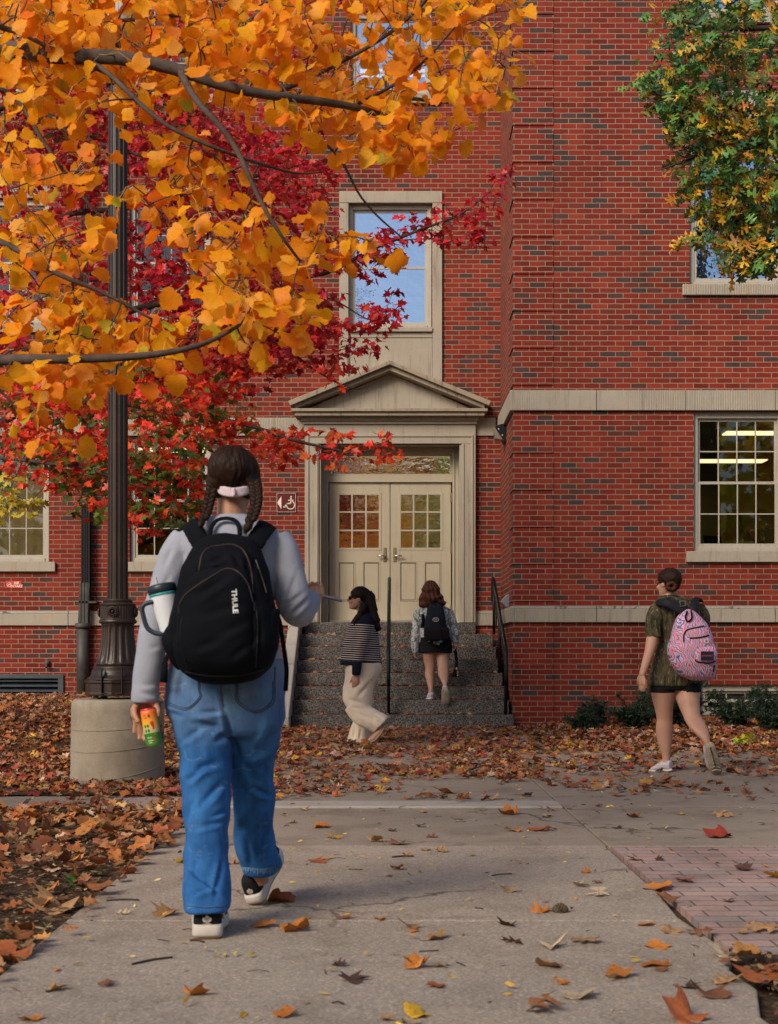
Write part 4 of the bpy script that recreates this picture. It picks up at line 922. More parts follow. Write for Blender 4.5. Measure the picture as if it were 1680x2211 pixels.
MB().lathe([(.085,5.26),(.09,5.275),(.09,5.30),(.055,5.33),(.038,5.36),(.035,5.50),(.06,5.52),(.09,5.56),(.10,5.60)], (LX, LY, 0), 32).build('post_cap', M['bronze'], LP, smooth=True)
gl = pmat('frosted_globe', (.55,.55,.52), .3, .03)
MB().lathe([(.10,5.60),(.155,5.68),(.18,5.80),(.165,5.93),(.12,6.02),(.05,6.08)], (LX, LY, 0), 32).build('globe', gl, LP, smooth=True)

# ------------------------------------------------------------------ fallen leaves, litter, twigs
FC = [(.30,.115,.045),(.42,.14,.035),(.23,.07,.032),(.36,.21,.11),(.46,.25,.05),(.12,.055,.035),(.30,.035,.025),(.45,.32,.24),(.60,.38,.03),(.33,.20,.17)]
FW = [22, 13, 22, 13, 5, 24, 10, 9, 4, 8]
rt = random.Random(31)
def litter(regions, name, kind_label, T=T_FMAP, cols=FC, wts=FW, tilt=.45, s0=.045, s1=.095):
    pos, ax, nm, sz = [], [], [], []
    for x0, x1, y0, y1, n, zf, lift in regions:
        for _ in range(n):
            x, y = rt.uniform(x0, x1), rt.uniform(y0, y1)
            if (x-LX)**2+(y-LY)**2 < .36**2: continue
            z = zf(x, y)
            if z is None: continue
            pos.append((x, y, z + .006 + rt.random()*lift)); a = rt.uniform(0, 6.3); ax.append((math.cos(a), math.sin(a), rt.gauss(.08, .2*tilt/.45))); nm.append((rt.gauss(0, tilt), rt.gauss(-.1, tilt), 1)); sz.append(rt.uniform(s0, s1))
    N = len(pos); me = leaves_mesh(name, np.array(pos), np.array(ax), np.array(nm), np.array(sz), pal(cols, wts, N, .25), T)
    o = link(name, me, M['fl']); tag(o, kind_label, kind='stuff'); return o
bz = lambda x, y: bed_z(x, y)
cz = lambda x, y: .004
def fade(y0, y1, p=1.0):
    def f(x, y): return .022 if rt.random() < ((y-y0)/(y1-y0))**p else None
    return f
def clump(thr, z0=.004, y0=0, y1=1):
    def f(x, y):
        n = mnoise.noise(Vector((x*1.1, y*.9, 3.3)))*.5+.5; pr = sstep(thr, thr+.35, n + .55*sstep(y0, y1, y)); return z0 if rt.random() < pr else None
    return f
def edge_bed(x, y):
    return bed_z(x, y) if rt.random() < 1 else None
litter([(-6.6, -1.12, 9.35, 20.2, 15500, bz, .035), (-2.0, -1.0, 9.3, 17.5, 1000, cz, .02)], 'leaf_litter', 'thick brown and orange leaf litter over the bed left of the steps')
def near_bed(x, y):
    e = -1.17 + .10*mnoise.noise(Vector((y*2.2, 5, 1)))+.06
    return bed_z(x, y)+.012 if x < e else None
litter([(-3.6, -.9, 6.2, 8.75, 1000, near_bed, .022), (-3.2, -1.0, 4.4, 6.4, 300, near_bed, .02), (-2.6, -1.05, 3.3, 4.6, 110, near_bed, .02), (-2.2,-1.17,7.6,9.4,60,cz,.01)], 'leaf_litter', 'large curled brown leaves over the near bed at left of the walk', T=T_FTUL, cols=[(.36,.14,.045),(.46,.18,.045),(.28,.09,.035),(.42,.26,.13),(.22,.07,.03),(.12,.055,.035),(.48,.36,.26)], wts=[20,14,16,14,12,14,5], s0=.045, s1=.10, tilt=.4)
litter([(-1.2, 1.75, 13.0, 17.95, 2300, clump(.42, .004, 13, 16), .02), (-1.2, 1.2, 9.1, 14.2, 1900, clump(.46, .004, 9.5, 16), .012), (1.1, 6.2, 9.5, 13.9, 1900, clump(.46, .004, 9, 15), .012)], 'leaf_litter', 'scattered brown and yellow leaves over the paving before the steps', s0=.045, s1=.105, tilt=.3)
litter([(1.66, 7.0, 13.75, 18.1, 6500, bz, .035)], 'leaf_litter', 'thick leaf litter round the yew shrubs under the wing')
litter([(1.0, 2.6, 3.2, 4.5, 170, lambda x, y: .012 if x > 1.03 else None, .03)], 'leaf_litter', 'brown leaves and chips at the broken right edge of the walk', T=T_FTUL, s0=.05, s1=.10, tilt=.4)
# leaves drifted against the risers
pos, ax, nm, sz = [], [], [], []
for _ in range(950):
    k = rt.randrange(7); y0 = 17.95+.3*k
    yy = y0 + (.30-abs(rt.gauss(0, .05))-.03 if k < 6 else rt.uniform(.05, .5)); xx = rt.uniform(XL+.04, XR-.06)
    if rt.random() < .25: yy = y0 + rt.uniform(.05, .25)
    pos.append((xx, yy, lv[k]+.008)); a = rt.uniform(0, 6.3); ax.append((math.cos(a), math.sin(a), rt.gauss(0,.12))); nm.append((rt.gauss(0,.3), rt.gauss(0,.3), 1)); sz.append(rt.uniform(.035, .08))
N = len(pos); me = leaves_mesh('leaf_litter', np.array(pos), np.array(ax), np.array(nm), np.array(sz), pal(FC, FW, N, .25), T_FMAP); o = link('leaf_litter', me, M['fl']); tag(o, 'leaves drifted along the treads of the granite steps', kind='stuff')
# wood chips and small leaflets
def chips(regions, name, label, cols):
    pos, ax, nm, sz = [], [], [], []
    for x0, x1, y0, y1, n, z, sa, sb in regions:
        for _ in range(n):
            x, y = rt.uniform(x0, x1), rt.uniform(y0, y1); 
            if (x-LX)**2+(y-LY)**2 < .355**2: continue
            pos.append((x, y, bed_z(x, y)+z+rt.random()*.015)); a = rt.uniform(0, 6.3); ax.append((math.cos(a), math.sin(a), rt.gauss(0,.2))); nm.append((rt.gauss(0,.4), rt.gauss(0,.4), 1)); sz.append(rt.uniform(sa, sb))
    me = leaves_mesh(name, np.array(pos), np.array(ax), np.array(nm), np.array(sz), pal(cols, [1]*len(cols), len(pos), .35), T_OV); o = link(name, me, M['fl']); tag(o, label, kind='stuff')
chips([(-1.9, -1.15, 9.5, 11.4, 2600, .012, .02, .06), (-2.8, -1.17, 3.2, 7.4, 7500, .014, .015, .05), (1.06, 2.6, 3.2, 4.5, 1500, .016, .015, .05)], 'wood_chips', 'dark wood chips and bits of bark in the beds', [(.16,.09,.045),(.30,.19,.10),(.09,.05,.03),(.42,.32,.18),(.06,.04,.03)])
chips([(-1.1, 1.0, 3.3, 8.6, 210, .006, .02, .045), (1.15, 4, 4.6, 11, 160, .004, .02, .04), (-1.1, 1.0, 8.6, 13, 200, .004, .02, .04)], 'leaflets', 'tiny yellow leaflets scattered over the concrete', [(.62,.42,.03),(.60,.36,.04),(.55,.42,.16),(.20,.12,.06)])
tw = MB()
for _ in range(150):
    x, y = rt.uniform(-1.1, 3.0), rt.uniform(3.4, 12); a = rt.uniform(0, 3.14); L = rt.uniform(.02, .07); z = .008
    tw.tube([(x, y, z), (x+math.cos(a)*L*.5, y+math.sin(a)*L*.5, z+rt.uniform(0,.006)), (x+math.cos(a)*L, y+math.sin(a)*L, z)], rt.uniform(.001, .0025), 4)
tag(tw.build('twig_bits', M['barkd']), 'small bits of twig scattered on the walk', kind='stuff')
# leaves one can point at, each its own object
def fl_meshes(T, n, seed):
    out = []
    for k in range(n):
        V, fs, uv = T[k % len(T)]; me = bpy.data.meshes.new('fallen_leaf'); me.from_pydata([tuple(v) for v in V], [], fs)
        me.polygons.foreach_set('use_smooth', [True]*len(me.polygons)); a = me.attributes.new('luv', 'FLOAT_VECTOR', 'POINT')
        L = np.zeros((len(V), 3)); L[:, :2] = uv; L[:, 2] = (k*.37+seed) % 1; a.data.foreach_set('vector', L.astype(np.float32).ravel())
        z0 = V[:, 2].min(); me.transform(Matrix.Translation((0, -.5, -z0))); me.materials.append(M['flo']); out.append(me)
    return out
M['flo'] = leaf_mat('single_fallen_leaf', .12, .6, .45, (.10,.035,.012), .6, .25)
_n = M['flo'].node_tree; _a = [q for q in _n.nodes if q.type == 'ATTRIBUTE' and q.attribute_name == 'Col'][0]; _oi = _n.nodes.new('ShaderNodeObjectInfo')
for l_ in list(_a.outputs['Color'].links): _n.links.new(_oi.outputs['Color'], l_.to_socket)
FM = fl_meshes(tpls([TULIP], .12, .03, .24, 6, 41, .05), 6, .1); FO = fl_meshes(tpls([OAK], .12, .03, .26, 5, 42, .05), 5, .2); FA = fl_meshes(tpls([MAPLE], .14, .03, .26, 6, 43, .05), 6, .3)
FS = fl_meshes(tpls([OVAL], .3, .1, .3, 3, 44), 3, .4); SH = dict(t=FM, o=FO, m=FA, s=FS)
CN = dict(orange=(.50,.18,.035), rust=(.34,.10,.035), tan=(.38,.22,.10), pale=(.48,.38,.25), brown=(.20,.09,.045), yellow=(.62,.36,.03), red=(.30,.045,.03), green=(.08,.18,.04), dark=(.07,.04,.035))
NSH = dict(t='broad', o='lobed oak', m='pointed maple', s='small narrow')
HERO = [(957,1712,'t','orange',.20,'just before the pale strip'),(1102,1759,'t','orange',.15,'beyond the near slab joint'),(1170,1792,'m','rust',.17,'near the middle of the plaza'),(1555,1806,'t','red',.19,'just beyond the right brick pavers'),
 (1427,1917,'t','orange',.17,'on the pavers near the walk edge'),(1292,1933,'o','pale',.14,'beside the paver edge of the walk'),(1175,1968,'m','orange',.12,'beside the dark cone'),(1440,1946,'m','brown',.12,'on the paver edge'),
 (1447,2011,'m','tan',.12,'at the lower paver edge'),(1512,2018,'o','brown',.15,'at the bottom of the brick pavers'),(1650,2008,'o','tan',.19,'by the right frame edge on the pavers'),(940,2028,'t','tan',.11,'on the walk below the centre'),
 (887,2006,'m','tan',.12,'on the walk right of the shoe'),(1100,2001,'m','dark',.10,'on the walk left of the cone'),(1265,2036,'o','tan',.15,'on the right of the near walk'),(1190,2048,'m','pale',.13,'beside the tan oak leaf'),
 (1105,2038,'o','brown',.12,'on the near walk under the dark leaf'),(892,2091,'m','orange',.11,'at the lower middle of the walk'),(945,2088,'o','tan',.12,'at the lower middle of the walk'),(1180,2088,'t','tan',.11,'at the lower right middle of the walk'),
 (1422,2086,'t','orange',.12,'near the broken edge of the walk'),(1250,2151,'t','pale',.12,'near the bottom of the walk'),(1172,2181,'o','brown',.16,'at the bottom edge of the picture'),(905,2191,'t','yellow',.09,'at the bottom middle of the picture'),
 (1567,2121,'o','tan',.15,'on the broken walk corner'),(1535,2153,'t','brown',.13,'low beside the chips at right'),(1480,2198,'t','rust',.14,'at the bottom right of the walk'),(1670,1893,'t','yellow',.14,'on the pavers at the right frame edge'),
 (1482,1903,'m','red',.12,'in the middle of the pavers'),(1600,1876,'m','dark',.10,'on the far right pavers'),(1365,1854,'m','brown',.12,'at the top corner of the pavers'),
 (632,2011,'t','orange',.135,'right of the shoe on the walk'),(615,1948,'t','rust',.15,'under the raised shoe'),(350,1978,'m','tan',.14,'left of the planted shoe'),(128,2137,'m','tan',.10,'at the lower left of the walk'),
 (400,1862,'t','yellow',.12,'left of the jeans at the bed end'),(122,2096,'s','orange',.06,'at the left edge of the walk'),(525,2194,'s','yellow',.07,'at the bottom left of the walk'),(662,2168,'s','yellow',.04,'near the bottom middle of the walk'),
 (665,1983,'s','yellow',.07,'above the folded orange leaf'),(820,1986,'m','orange',.08,'in the middle of the near walk'),(60,2203,'t','orange',.07,'in the bottom left corner'),(100,1883,'t','tan',.20,'standing up in the near left bed'),
 (120,1963,'t','tan',.22,'on the edge of the near left bed'),(20,2075,'t','rust',.18,'at the left frame edge'),(160,1915,'m','green',.14,'in the near left bed'),(205,1890,'m','green',.14,'above the other green leaf'),
 (1335,1719,'m','rust',.15,'standing on the far plaza'),(1560,1762,'o','tan',.20,'on the right of the far plaza'),(1310,1834,'s','yellow',.07,'at the corner of the pavers'),(1560,2064,'t','pale',.12,'where pavers meet the right bed'),
 (690,1862,'m','rust',.14,'right of the jeans on the old slab'),(860,1822,'t','brown',.12,'on the far edge of the near slab'),(1645,2110,'t','rust',.2,'over the chips at the right edge')]
rl_ = random.Random(77)
def put_leaf(x, y, sh, c, size, label, zup=.004):
    d = (CAMZ-zup)*FPX/(y-HZ); p = P(x, y, d); me = rl_.choice(SH[sh]); o = bpy.data.objects.new('fallen_leaf', me); C.objects.link(o)
    o.location = (p.x, p.y, zup+.002); s = size*.78; o.scale = (s, s, s*rl_.uniform(.4, .9)); o.rotation_euler = (rl_.gauss(0, .12), rl_.gauss(0, .12), rl_.uniform(0, 6.3))
    k = rl_.uniform(.8, 1.2); o.color = (*[min(1, q*k) for q in CN[c]], 1); tag(o, label, 'leaf', 'single leaves on the paving'); return o
for x, y, sh, c, s, where in HERO: put_leaf(x, y, sh, c, s, f"{c}{'' if sh=='s' else ' '+NSH[sh]} fallen leaf {where}" if sh != 's' else f"small narrow {c} leaf {where}")
seen = []
zones = [('far plaza beyond the pale strip', -1.1, 1.0, 9.1, 10.6), ('old slab before the pale strip', -1.0, 1.0, 7.1, 8.6), ('right plaza behind the pavers', 1.2, 4.0, 7.1, 10.4), ('brick pavers at right', 1.2, 2.6, 4.6, 6.9), ('coarse near walk', -1.0, 1.0, 3.6, 6.9)]
RKG = lambda i: ('leftmost' if i == 0 else ['second','third','fourth','fifth','sixth','seventh','eighth','ninth'][min(7, i-1)]+' from left')
RK = {2: ('left one', 'right one'), 3: ('leftmost', 'middle one', 'rightmost'), 4: ('leftmost', 'second from left', 'third from left', 'rightmost'), 5: ('leftmost', 'second from left', 'middle one', 'fourth from left', 'rightmost')}
for zn, x0, x1, y0, y1 in zones:
    made = {}
    for _ in range(24 if 'near walk' not in zn else 34):
        X, Y = rl_.uniform(x0, x1), rl_.uniform(y0, y1); yD = HZ+.966*FPX/Y; xD = CX+X*FPX/Y
        sh = rl_.choice('tommmoss'); c = rl_.choice(['orange','rust','tan','tan','brown','pale','yellow','brown','dark']) if sh != 's' else 'yellow'
        if len(made.get((sh, c), ())) >= 5: sh, c = 't', 'orange'
        made.setdefault((sh, c), []).append((xD, yD))
    for (sh, c), L in made.items():
        L.sort()
        for i, (xD, yD) in enumerate(L):
            w_ = '' if len(L) == 1 else ', ' + (RK[len(L)][i] if len(L) < 6 else RKG(i))
            put_leaf(xD, yD, sh, c, rl_.uniform(.04,.06) if sh == 's' else rl_.uniform(.055, .12), f"{c} {NSH[sh]} leaf on the {zn}{w_}")
# twigs and a cone
for x0, y0_, x1, y1_, r_, lab in ((285,2084,372,2069,.005,'longest brown twig on the lower left of the walk'),(230,1946,300,1945,.005,'straight dark twig by the left edge of the walk'),(847,1852,893,1850,.006,'short dark twig beyond the centre of the walk'),(1062,1892,1105,1888,.003,'thin pale twig in the middle of the walk'),(410,2032,440,2036,.005,'short dark twig just below the planted shoe')):
    f = lambda x, y: Vector((PX(x, .966*FPX/(y-HZ)), .966*FPX/(y-HZ), .007))
    a, c = f(x0, y0_), f(x1, y1_); m_ = (a+c)/2+Vector((0,.012,.001)); o = MB().tube(smooth_path([a, m_, c], 4), r_*.8, 6).build('twig', M['barkd'], smooth=True); tag(o, lab, 'twig', 'twigs on the walk')
d = .966*FPX/(1970-HZ); c = Vector((PX(1210, d), d, .022)); b = MB()
for k in range(60):
    t = k/60; a = k*2.4; r_ = .019*math.sin(math.pi*(t*.9+.06)); p = c + Vector((-.027+.054*t, r_*math.cos(a), r_*math.sin(a)-.006)); b.ell(p, (.0045,.007,.007), 6, 4)
b.ell(c+Vector((0,0,-.006)), (.027,.014,.014), 10, 8); o = b.build('pine_cone', pmat('cone_scales', (.10,.075,.045), .9, .5, 60)); tag(o, 'dark scaly pine cone lying on the walk beside an orange leaf', 'pine cone')

# ------------------------------------------------------------------ yews under the wing
rt = random.Random(55)
yewm = leaf_mat('yew_needle', .1, .5, 0, (.02,.03,.01), 0)
def yew(x, y, h, w_, label, seed):
    rr = random.Random(seed); z0 = bed_z(x, y); e = empty('yew_shrub', (x, y, z0), label, 'shrub', 'dark yew shrubs under the wing'); b = MB(); pos, ax, nm, sz = [], [], [], []
    for k in range(int(16+h*20)):
        a = rr.uniform(0, 6.3); L = rr.uniform(.5, 1.0); tip = Vector((x+math.cos(a)*w_*L*rr.uniform(.4,1), y+math.sin(a)*w_*.7*L, z0+h*L*rr.uniform(.35, 1)))
        sp = [Vector(q) for q in smooth_path([(x+rr.gauss(0,.03), y, z0), (lerp(x, tip.x, .4), lerp(y, tip.y, .4), z0+(tip.z-z0)*.6), tip], 5)]; n = len(sp)
        b.tube(sp, [lerp(.010, .002, i/(n-1)) for i in range(n)], 5)
        for i in range(2, n-1):
            for s in range(3):
                dv = Vector((rr.gauss(0,1), rr.gauss(0,1), rr.gauss(.25,.6))).normalized(); q0 = sp[i].lerp(sp[i+1], rr.random()); q1 = q0+dv*rr.uniform(.05, .12); b.tube([q0, q1], .0018, 3, caps=False)
                for m in range(18):
                    q = q0.lerp(q1, m/18); sd = Vector((rr.gauss(0,1), rr.gauss(0,1), rr.gauss(0,.6))); sd = (sd - dv*sd.dot(dv)).normalized(); pos.append(q); ax.append(sd+dv*.8); nm.append((rr.gauss(0,.5), rr.gauss(0,.5), 1)); sz.append(rr.uniform(.022, .036))
    b.build('stems', M['barkd'], e); N = len(pos)
    me = leaves_mesh('needles', np.array(pos), np.array(ax), np.array(nm), np.array(sz), pal([(.022,.05,.028),(.035,.07,.03),(.015,.035,.022)], [3,2,2], N, .25), T_OV); link('needles', me, yewm, e)
for k, (xD, yD, d, h, w_, lab) in enumerate(((1262,1583,16.6,.28,.32,'smallest yew shrub nearest the steps'),(1285,1577,17.0,.38,.32,'low spreading yew second from the steps'),(1372,1585,16.6,.62,.55,'yew shrub behind the walking woman and left of her legs'),(1480,1590,16.9,.56,.45,'yew shrub seen between and right of the bare legs'),(1585,1580,16.8,.60,.55,'yew in front of the basement window'),(1665,1590,16.2,.66,.5,'yew shrub at the right frame edge'))):
    yew(PX(xD, d), d, h, w_, lab, 100+k)
# green seedling in the right bed, twiggy climber against the wing
pos = []; rr = random.Random(3)
o = None; p0 = P(1610, 1612, 14.3)
pp = np.array([(p0.x+rr.gauss(0,.07), p0.y+rr.gauss(0,.05), .05+rr.random()*.06) for _ in range(16)]); me = leaves_mesh('seedling', pp, nr.normal(0,1,(16,3)), np.abs(nr.normal(0,.4,(16,3)))+np.array([0,0,1]), nr.uniform(.07,.10,16), pal([(.25,.36,.03),(.45,.45,.04)], [1,1], 16), T_MAP); o = link('seedling', me, M['ol']); tag(o, 'bright green seedling leaves among the litter of the right bed', 'seedling')
b = MB(); pos, ax, nm, sz = [], [], [], []
c0 = P(1408, 1560, 18.0)
for (x, y) in ((1400,1420),(1392,1490),(1398,1520),(1412,1428),(1388,1500)):
    q = P(x, y, 18.05); b.tube(smooth_path([c0, (c0+q)/2+Vector((.05,0,0)), q], 4), [.006]*5+[.003]*4, 5)
    for _ in range(9): pos.append(q+Vector((rr.gauss(0,.06), rr.gauss(0,.03), rr.gauss(0,.06)))); ax.append((rr.gauss(0,1), rr.gauss(0,.5), rr.gauss(0,1))); nm.append((rr.gauss(0,.4), -1, .4)); sz.append(rr.uniform(.04,.07))
e = empty('climber', c0, 'thin leggy shrub with dark leaves against the wing behind the walking woman', 'plant'); b.build('stems', M['barkd'], e)
link('leaves', leaves_mesh('leaves', np.array(pos), np.array(ax), np.array(nm), np.array(sz), pal([(.03,.05,.02)], [1], len(pos)), T_OV), M['ol'], e)
# ------------------------------------------------------------------ people
from mathutils.bvhtree import BVHTree
def fuse(mb, voxel, name, m, parent, it=2, disp=None, label=None, fac=.5):
    me = mb.mesh('tmp'); bm = bmesh.new(); bm.from_mesh(me); bmesh.ops.recalc_face_normals(bm, faces=bm.faces); bm.to_mesh(me); bm.free()
    o = bpy.data.objects.new('tmp', me); C.objects.link(o)
    r = o.modifiers.new('r', 'REMESH'); r.mode = 'VOXEL'; r.voxel_size = voxel; r.use_smooth_shade = True
    if it: q = o.modifiers.new('s', 'SMOOTH'); q.iterations = it; q.factor = fac
    dg = bpy.context.evaluated_depsgraph_get(); me2 = bpy.data.meshes.new_from_object(o.evaluated_get(dg)); bpy.data.objects.remove(o); bpy.data.meshes.remove(me)
    if disp:
        nrm = [v.normal.copy() for v in me2.vertices]
        for v, n_ in zip(me2.vertices, nrm): v.co += n_*disp(v.co, n_)
        me2.update()
    me2.name = name; me2.materials.clear(); return link(name, me2, m, parent, label, True)
def rows(mb, rws, seg=28, k=4, pw=2.0, yaw=0):
    """rings (y, xl, xr, distance, depth radius) measured on the photo -> closed loft of real width and depth"""
    A = [(PX((xl+xr)/2, d), d, PZ(y, d), (xr-xl)/2*d/FPX, ry) for y, xl, xr, d, ry in rws]
    S_ = smooth_path(A, k); vs = []; n = len(S_)
    for (cx, cy, cz, rx, ry) in S_:
        for i in range(seg):
            a = 2*math.pi*i/seg; ca, sa = math.cos(a), math.sin(a); e = 2/pw
            vs.append((cx+max(rx,.002)*math.copysign(abs(ca)**e, ca), cy+max(ry,.002)*math.copysign(abs(sa)**e, sa), cz))
    fs = [(i*seg+j, i*seg+(j+1) % seg, (i+1)*seg+(j+1) % seg, (i+1)*seg+j) for i in range(n-1) for j in range(seg)]
    fs += [tuple(range(seg))[::-1], tuple((n-1)*seg+j for j in range(seg))]
    return mb.add(vs, fs)
def limb(mb, pts, seg=16, k=4, ref=None):
    """pts: (x, y, d, radius in metres or (rx, ry))"""
    Q = [tuple(P(x, y, d)) + (r if isinstance(r, tuple) else (r, r)) for x, y, d, r in pts]; S_ = smooth_path(Q, k)
    return mb.tube([q[:3] for q in S_], [(float(q[3]), float(q[4])) for q in S_], seg, ref=ref)
HEAD = [(-.03,.12,.22,.0),(.0,.17,.36,.02),(.06,.23,.40,-.06),(.14,.27,.405,-.16),(.24,.31,.40,-.28),(.34,.335,.395,-.36),(.45,.35,.385,-.42),(.55,.355,.40,-.45),(.66,.355,.395,-.46),(.78,.345,.36,-.44),(.88,.29,.28,-.37),(.96,.18,.15,-.24),(1.0,.04,.02,-.08)]
def head(mb, c, h, yaw=0, pitch=0, seg=24, roll=0):
    """c: chin level on the neck axis; face towards +Y turned by yaw"""
    T_ = Matrix.Translation(c) @ Matrix.Rotation(R(yaw), 4, 'Z') @ Matrix.Rotation(R(pitch), 4, 'X') @ Matrix.Rotation(R(roll), 4, 'Y') @ Matrix.Scale(h, 4)
    vs = []; S_ = smooth_path(HEAD, 3)
    for (z, w_, f, b) in S_:
        for i in range(seg):
            a = 2*math.pi*i/seg; y = (f+b)/2+(f-b)/2*math.sin(a); vs.append(T_ @ Vector((w_*math.cos(a)*(.93 if math.sin(a) > .5 else 1), y, z)))
    n = len(S_); mb.add(vs, [(i*seg+j, i*seg+(j+1) % seg, (i+1)*seg+(j+1) % seg, (i+1)*seg+j) for i in range(n-1) for j in range(seg)] + [tuple(range(seg))[::-1], tuple((n-1)*seg+j for j in range(seg))])
    E = lambda c_, r_: mb.ell(T_ @ Vector(c_), (r_[0]*h, r_[1]*h, r_[2]*h), 10, 8, Matrix.Rotation(R(yaw), 3, 'Z'))
    mb.tube([T_ @ Vector((0,.36,.60)), T_ @ Vector((0,.42,.50)), T_ @ Vector((0,.50,.39)), T_ @ Vector((0,.44,.34))], [.035*h,.05*h,.062*h,.05*h], 8)
    E((0,.40,.25), (.10,.045,.028)); E((0,.39,.20), (.085,.045,.03)); E((0,.36,.05), (.09,.06,.06)); E((0,.36,.62), (.22,.04,.035))
    for s in (-1, 1): E((s*.36,-.04,.44), (.035,.09,.13)); E((s*.2,.30,.36), (.1,.08,.08))
    return T_
def cap(b, T_, h, yaw, g=1.0):
    b.ell(T_ @ Vector((0,-.10,.655)), (.40*h*g,.465*h*g,.40*h*g), 28, 18, T_.to_3x3().normalized())
def eyes(T_, h, parent, yaw):
    b = MB()
    for s in (-1, 1): b.ell(T_ @ Vector((s*.15,.375,.50)), (.055*h,.03*h,.035*h), 8, 6, Matrix.Rotation(R(yaw), 3, 'Z'))
    b.build('eye', M['dark'], parent, smooth=True)
def hand(mb, wrist, d, pn, side, L=.18, curl=20, spread=.09, curls=None, thumb=.9, thumbcurl=15):
    """wrist point, direction of the hand, palm normal, side the thumb is on (unit vectors)"""
    d = Vector(d).normalized(); pn = Vector(pn); pn = (pn-d*pn.dot(d)).normalized(); sd = d.cross(pn).normalized()
    if sd.dot(Vector(side)) < 0: sd = -sd
    w_ = Vector(wrist); pl = L*.50
    sp = [w_-d*.02, w_+d*.012, w_+d*pl*.4, w_+d*pl*.8, w_+d*pl]
    mb.tube(sp, [(.024,.017),(.026,.016),(.038,.015),(.040,.013),(.037,.010)], 14, ref=tuple(pn))
    for i, (off, ln) in enumerate(((.029,.92),(.010,1.0),(-.010,.93),(-.028,.74))):
        cu = (curls[i] if curls else curl); base = w_ + d*(pl*(.93 if i < 3 else .86)) + sd*off; dv = (d + sd*off*spread*20*.35).normalized(); p = base - dv*.01; pts = [p]; a = R(cu)*.6
        for j, sl in enumerate((.45,.32,.25)):
            q = (dv*math.cos(a) + pn*math.sin(a)); p = p + q*sl*ln*L*.5; pts.append(p); a += R(cu)
        mb.tube(smooth_path(pts, 3), [lerp(.0092, .0068, t/9) for t in range(10)], 8)
    b0 = w_ + d*pl*.22 + sd*.026; tdir = (d*(1-thumb*.45)+sd*thumb*.75+pn*.25).normalized(); p1 = b0+tdir*.034; t2 = (tdir+d*.45+pn*math.sin(R(thumbcurl))*1.2).normalized(); p2 = p1+t2*.03; p3 = p2+(t2+d*.2+pn*math.sin(R(thumbcurl))).normalized()*.024
    mb.tube([w_+d*.015+sd*.012, b0, p1, p2, p3], [.014,.0145,.0115,.010,.0078], 10)
def wr(sc_=1, amp=.006, seed=0, st=(5, 5, 12)):
    o = Vector((seed*7.7, seed*3.1, 0))
    def f(p, n_):
        q = Vector((p.x*st[0], p.y*st[1], p.z*st[2]))*sc_+o
        v = mnoise.noise(q); w_ = mnoise.noise(q*2.3+Vector((4,4,4))); return amp*(1-2*abs(v))*.8 + amp*.5*w_
    return f
def creases(segs, base=None, w_=8, face=-1):
    """segs in photo coordinates (x0,y0,x1,y1,depth m, half width px) pressed into the camera-side surface"""
    def f(p, n_):
        v = base(p, n_) if base else 0
        if n_.y*face < -.0: pass
        x = CX + p.x*FPX/p.y; y = HZ-(p.z-CAMZ)*FPX/p.y
        k = min(1, max(0, -n_.y*1.6+.2))
        if k <= 0: return v
        for x0, y0, x1, y1, dp, hw in segs:
            dx, dy = x1-x0, y1-y0; L2 = dx*dx+dy*dy; t = ((x-x0)*dx+(y-y0)*dy)/L2
            if -.15 < t < 1.15:
                t = min(1, max(0, t)); dd = ((x-x0-t*dx)*(-dy)+(y-y0-t*dy)*dx)/math.sqrt(L2); tap = math.sin(math.pi*min(1, max(0, t*.9+.05)))
                v += (-dp*math.exp(-(dd/hw)**2) + dp*.7*math.exp(-((dd-hw*1.5)/hw)**2))*k*tap
        return v
    return f
def bvh_of(o):
    dg = bpy.context.evaluated_depsgraph_get(); me = o.data; return BVHTree.FromPolygons([v.co for v in me.vertices], [p.vertices for p in me.polygons])
def onto(bv, x, y, off=.0015):
    o_ = Vector((0,0,CAMZ)); dv = (P(x, y, 5)-o_).normalized(); h = bv.ray_cast(o_, dv)
    if h[0] is None: return None
    return h[0] + h[1]*off if h[1].dot(dv) < 0 else h[0]-h[1]*off
def seam(bv, pts, r, mb, off=.001, k=6, flat=1):
    q = [onto(bv, x, y, off) for x, y in smooth_path(pts, k)]; q = [p for p in q if p is not None]
    out = [q[0]] if q else []
    for p in q[1:]:
        if (p-out[-1]).length < .08: out.append(p)
    if len(out) > 1: mb.tube(out, r, 6)
def cloth(name, col, rough=.85, bs=0, bd=.001, var=.12, spec=.2):
    return pmat(name, col, rough, var, 5, bs, bd, 0, spec)
def skin_mat(name, col):
    t = NT(name); p = t.obj(); c = t.mix(t.noise(p, 14, 4), tuple(x*.86 for x in col), tuple(min(1, x*1.12) for x in col)); t.fin(c, .5, 0, .35)
    t.b.inputs['Subsurface Weight'].default_value = .12; t.b.inputs['Subsurface Radius'].default_value = (.01,.004,.002); t.b.inputs['Subsurface Scale'].default_value = .6; t.bump(t.noise(p, 180, 2), .0004); return t.m
def hair_mat(name, a, b_, st=(60, 60, 6)):
    t = NT(name); p = t.obj(); n = t.noise(t.scl(p, st), 3, 4, .6, .8); t.fin(t.mix(n, a, b_), .5, 0, .14); t.bump(n, .004, .9); return t.m
M['skin'] = skin_mat('skin', (.40,.20,.125)); M['skin2'] = skin_mat('fair_skin', (.42,.23,.165))
M['hair'] = hair_mat('dark_brown_hair', (.004,.002,.0015), (.032,.013,.007)); M['hairb'] = hair_mat('black_hair', (.003,.002,.002), (.020,.010,.008)); M['haira'] = hair_mat('auburn_hair', (.012,.004,.003), (.10,.032,.015))
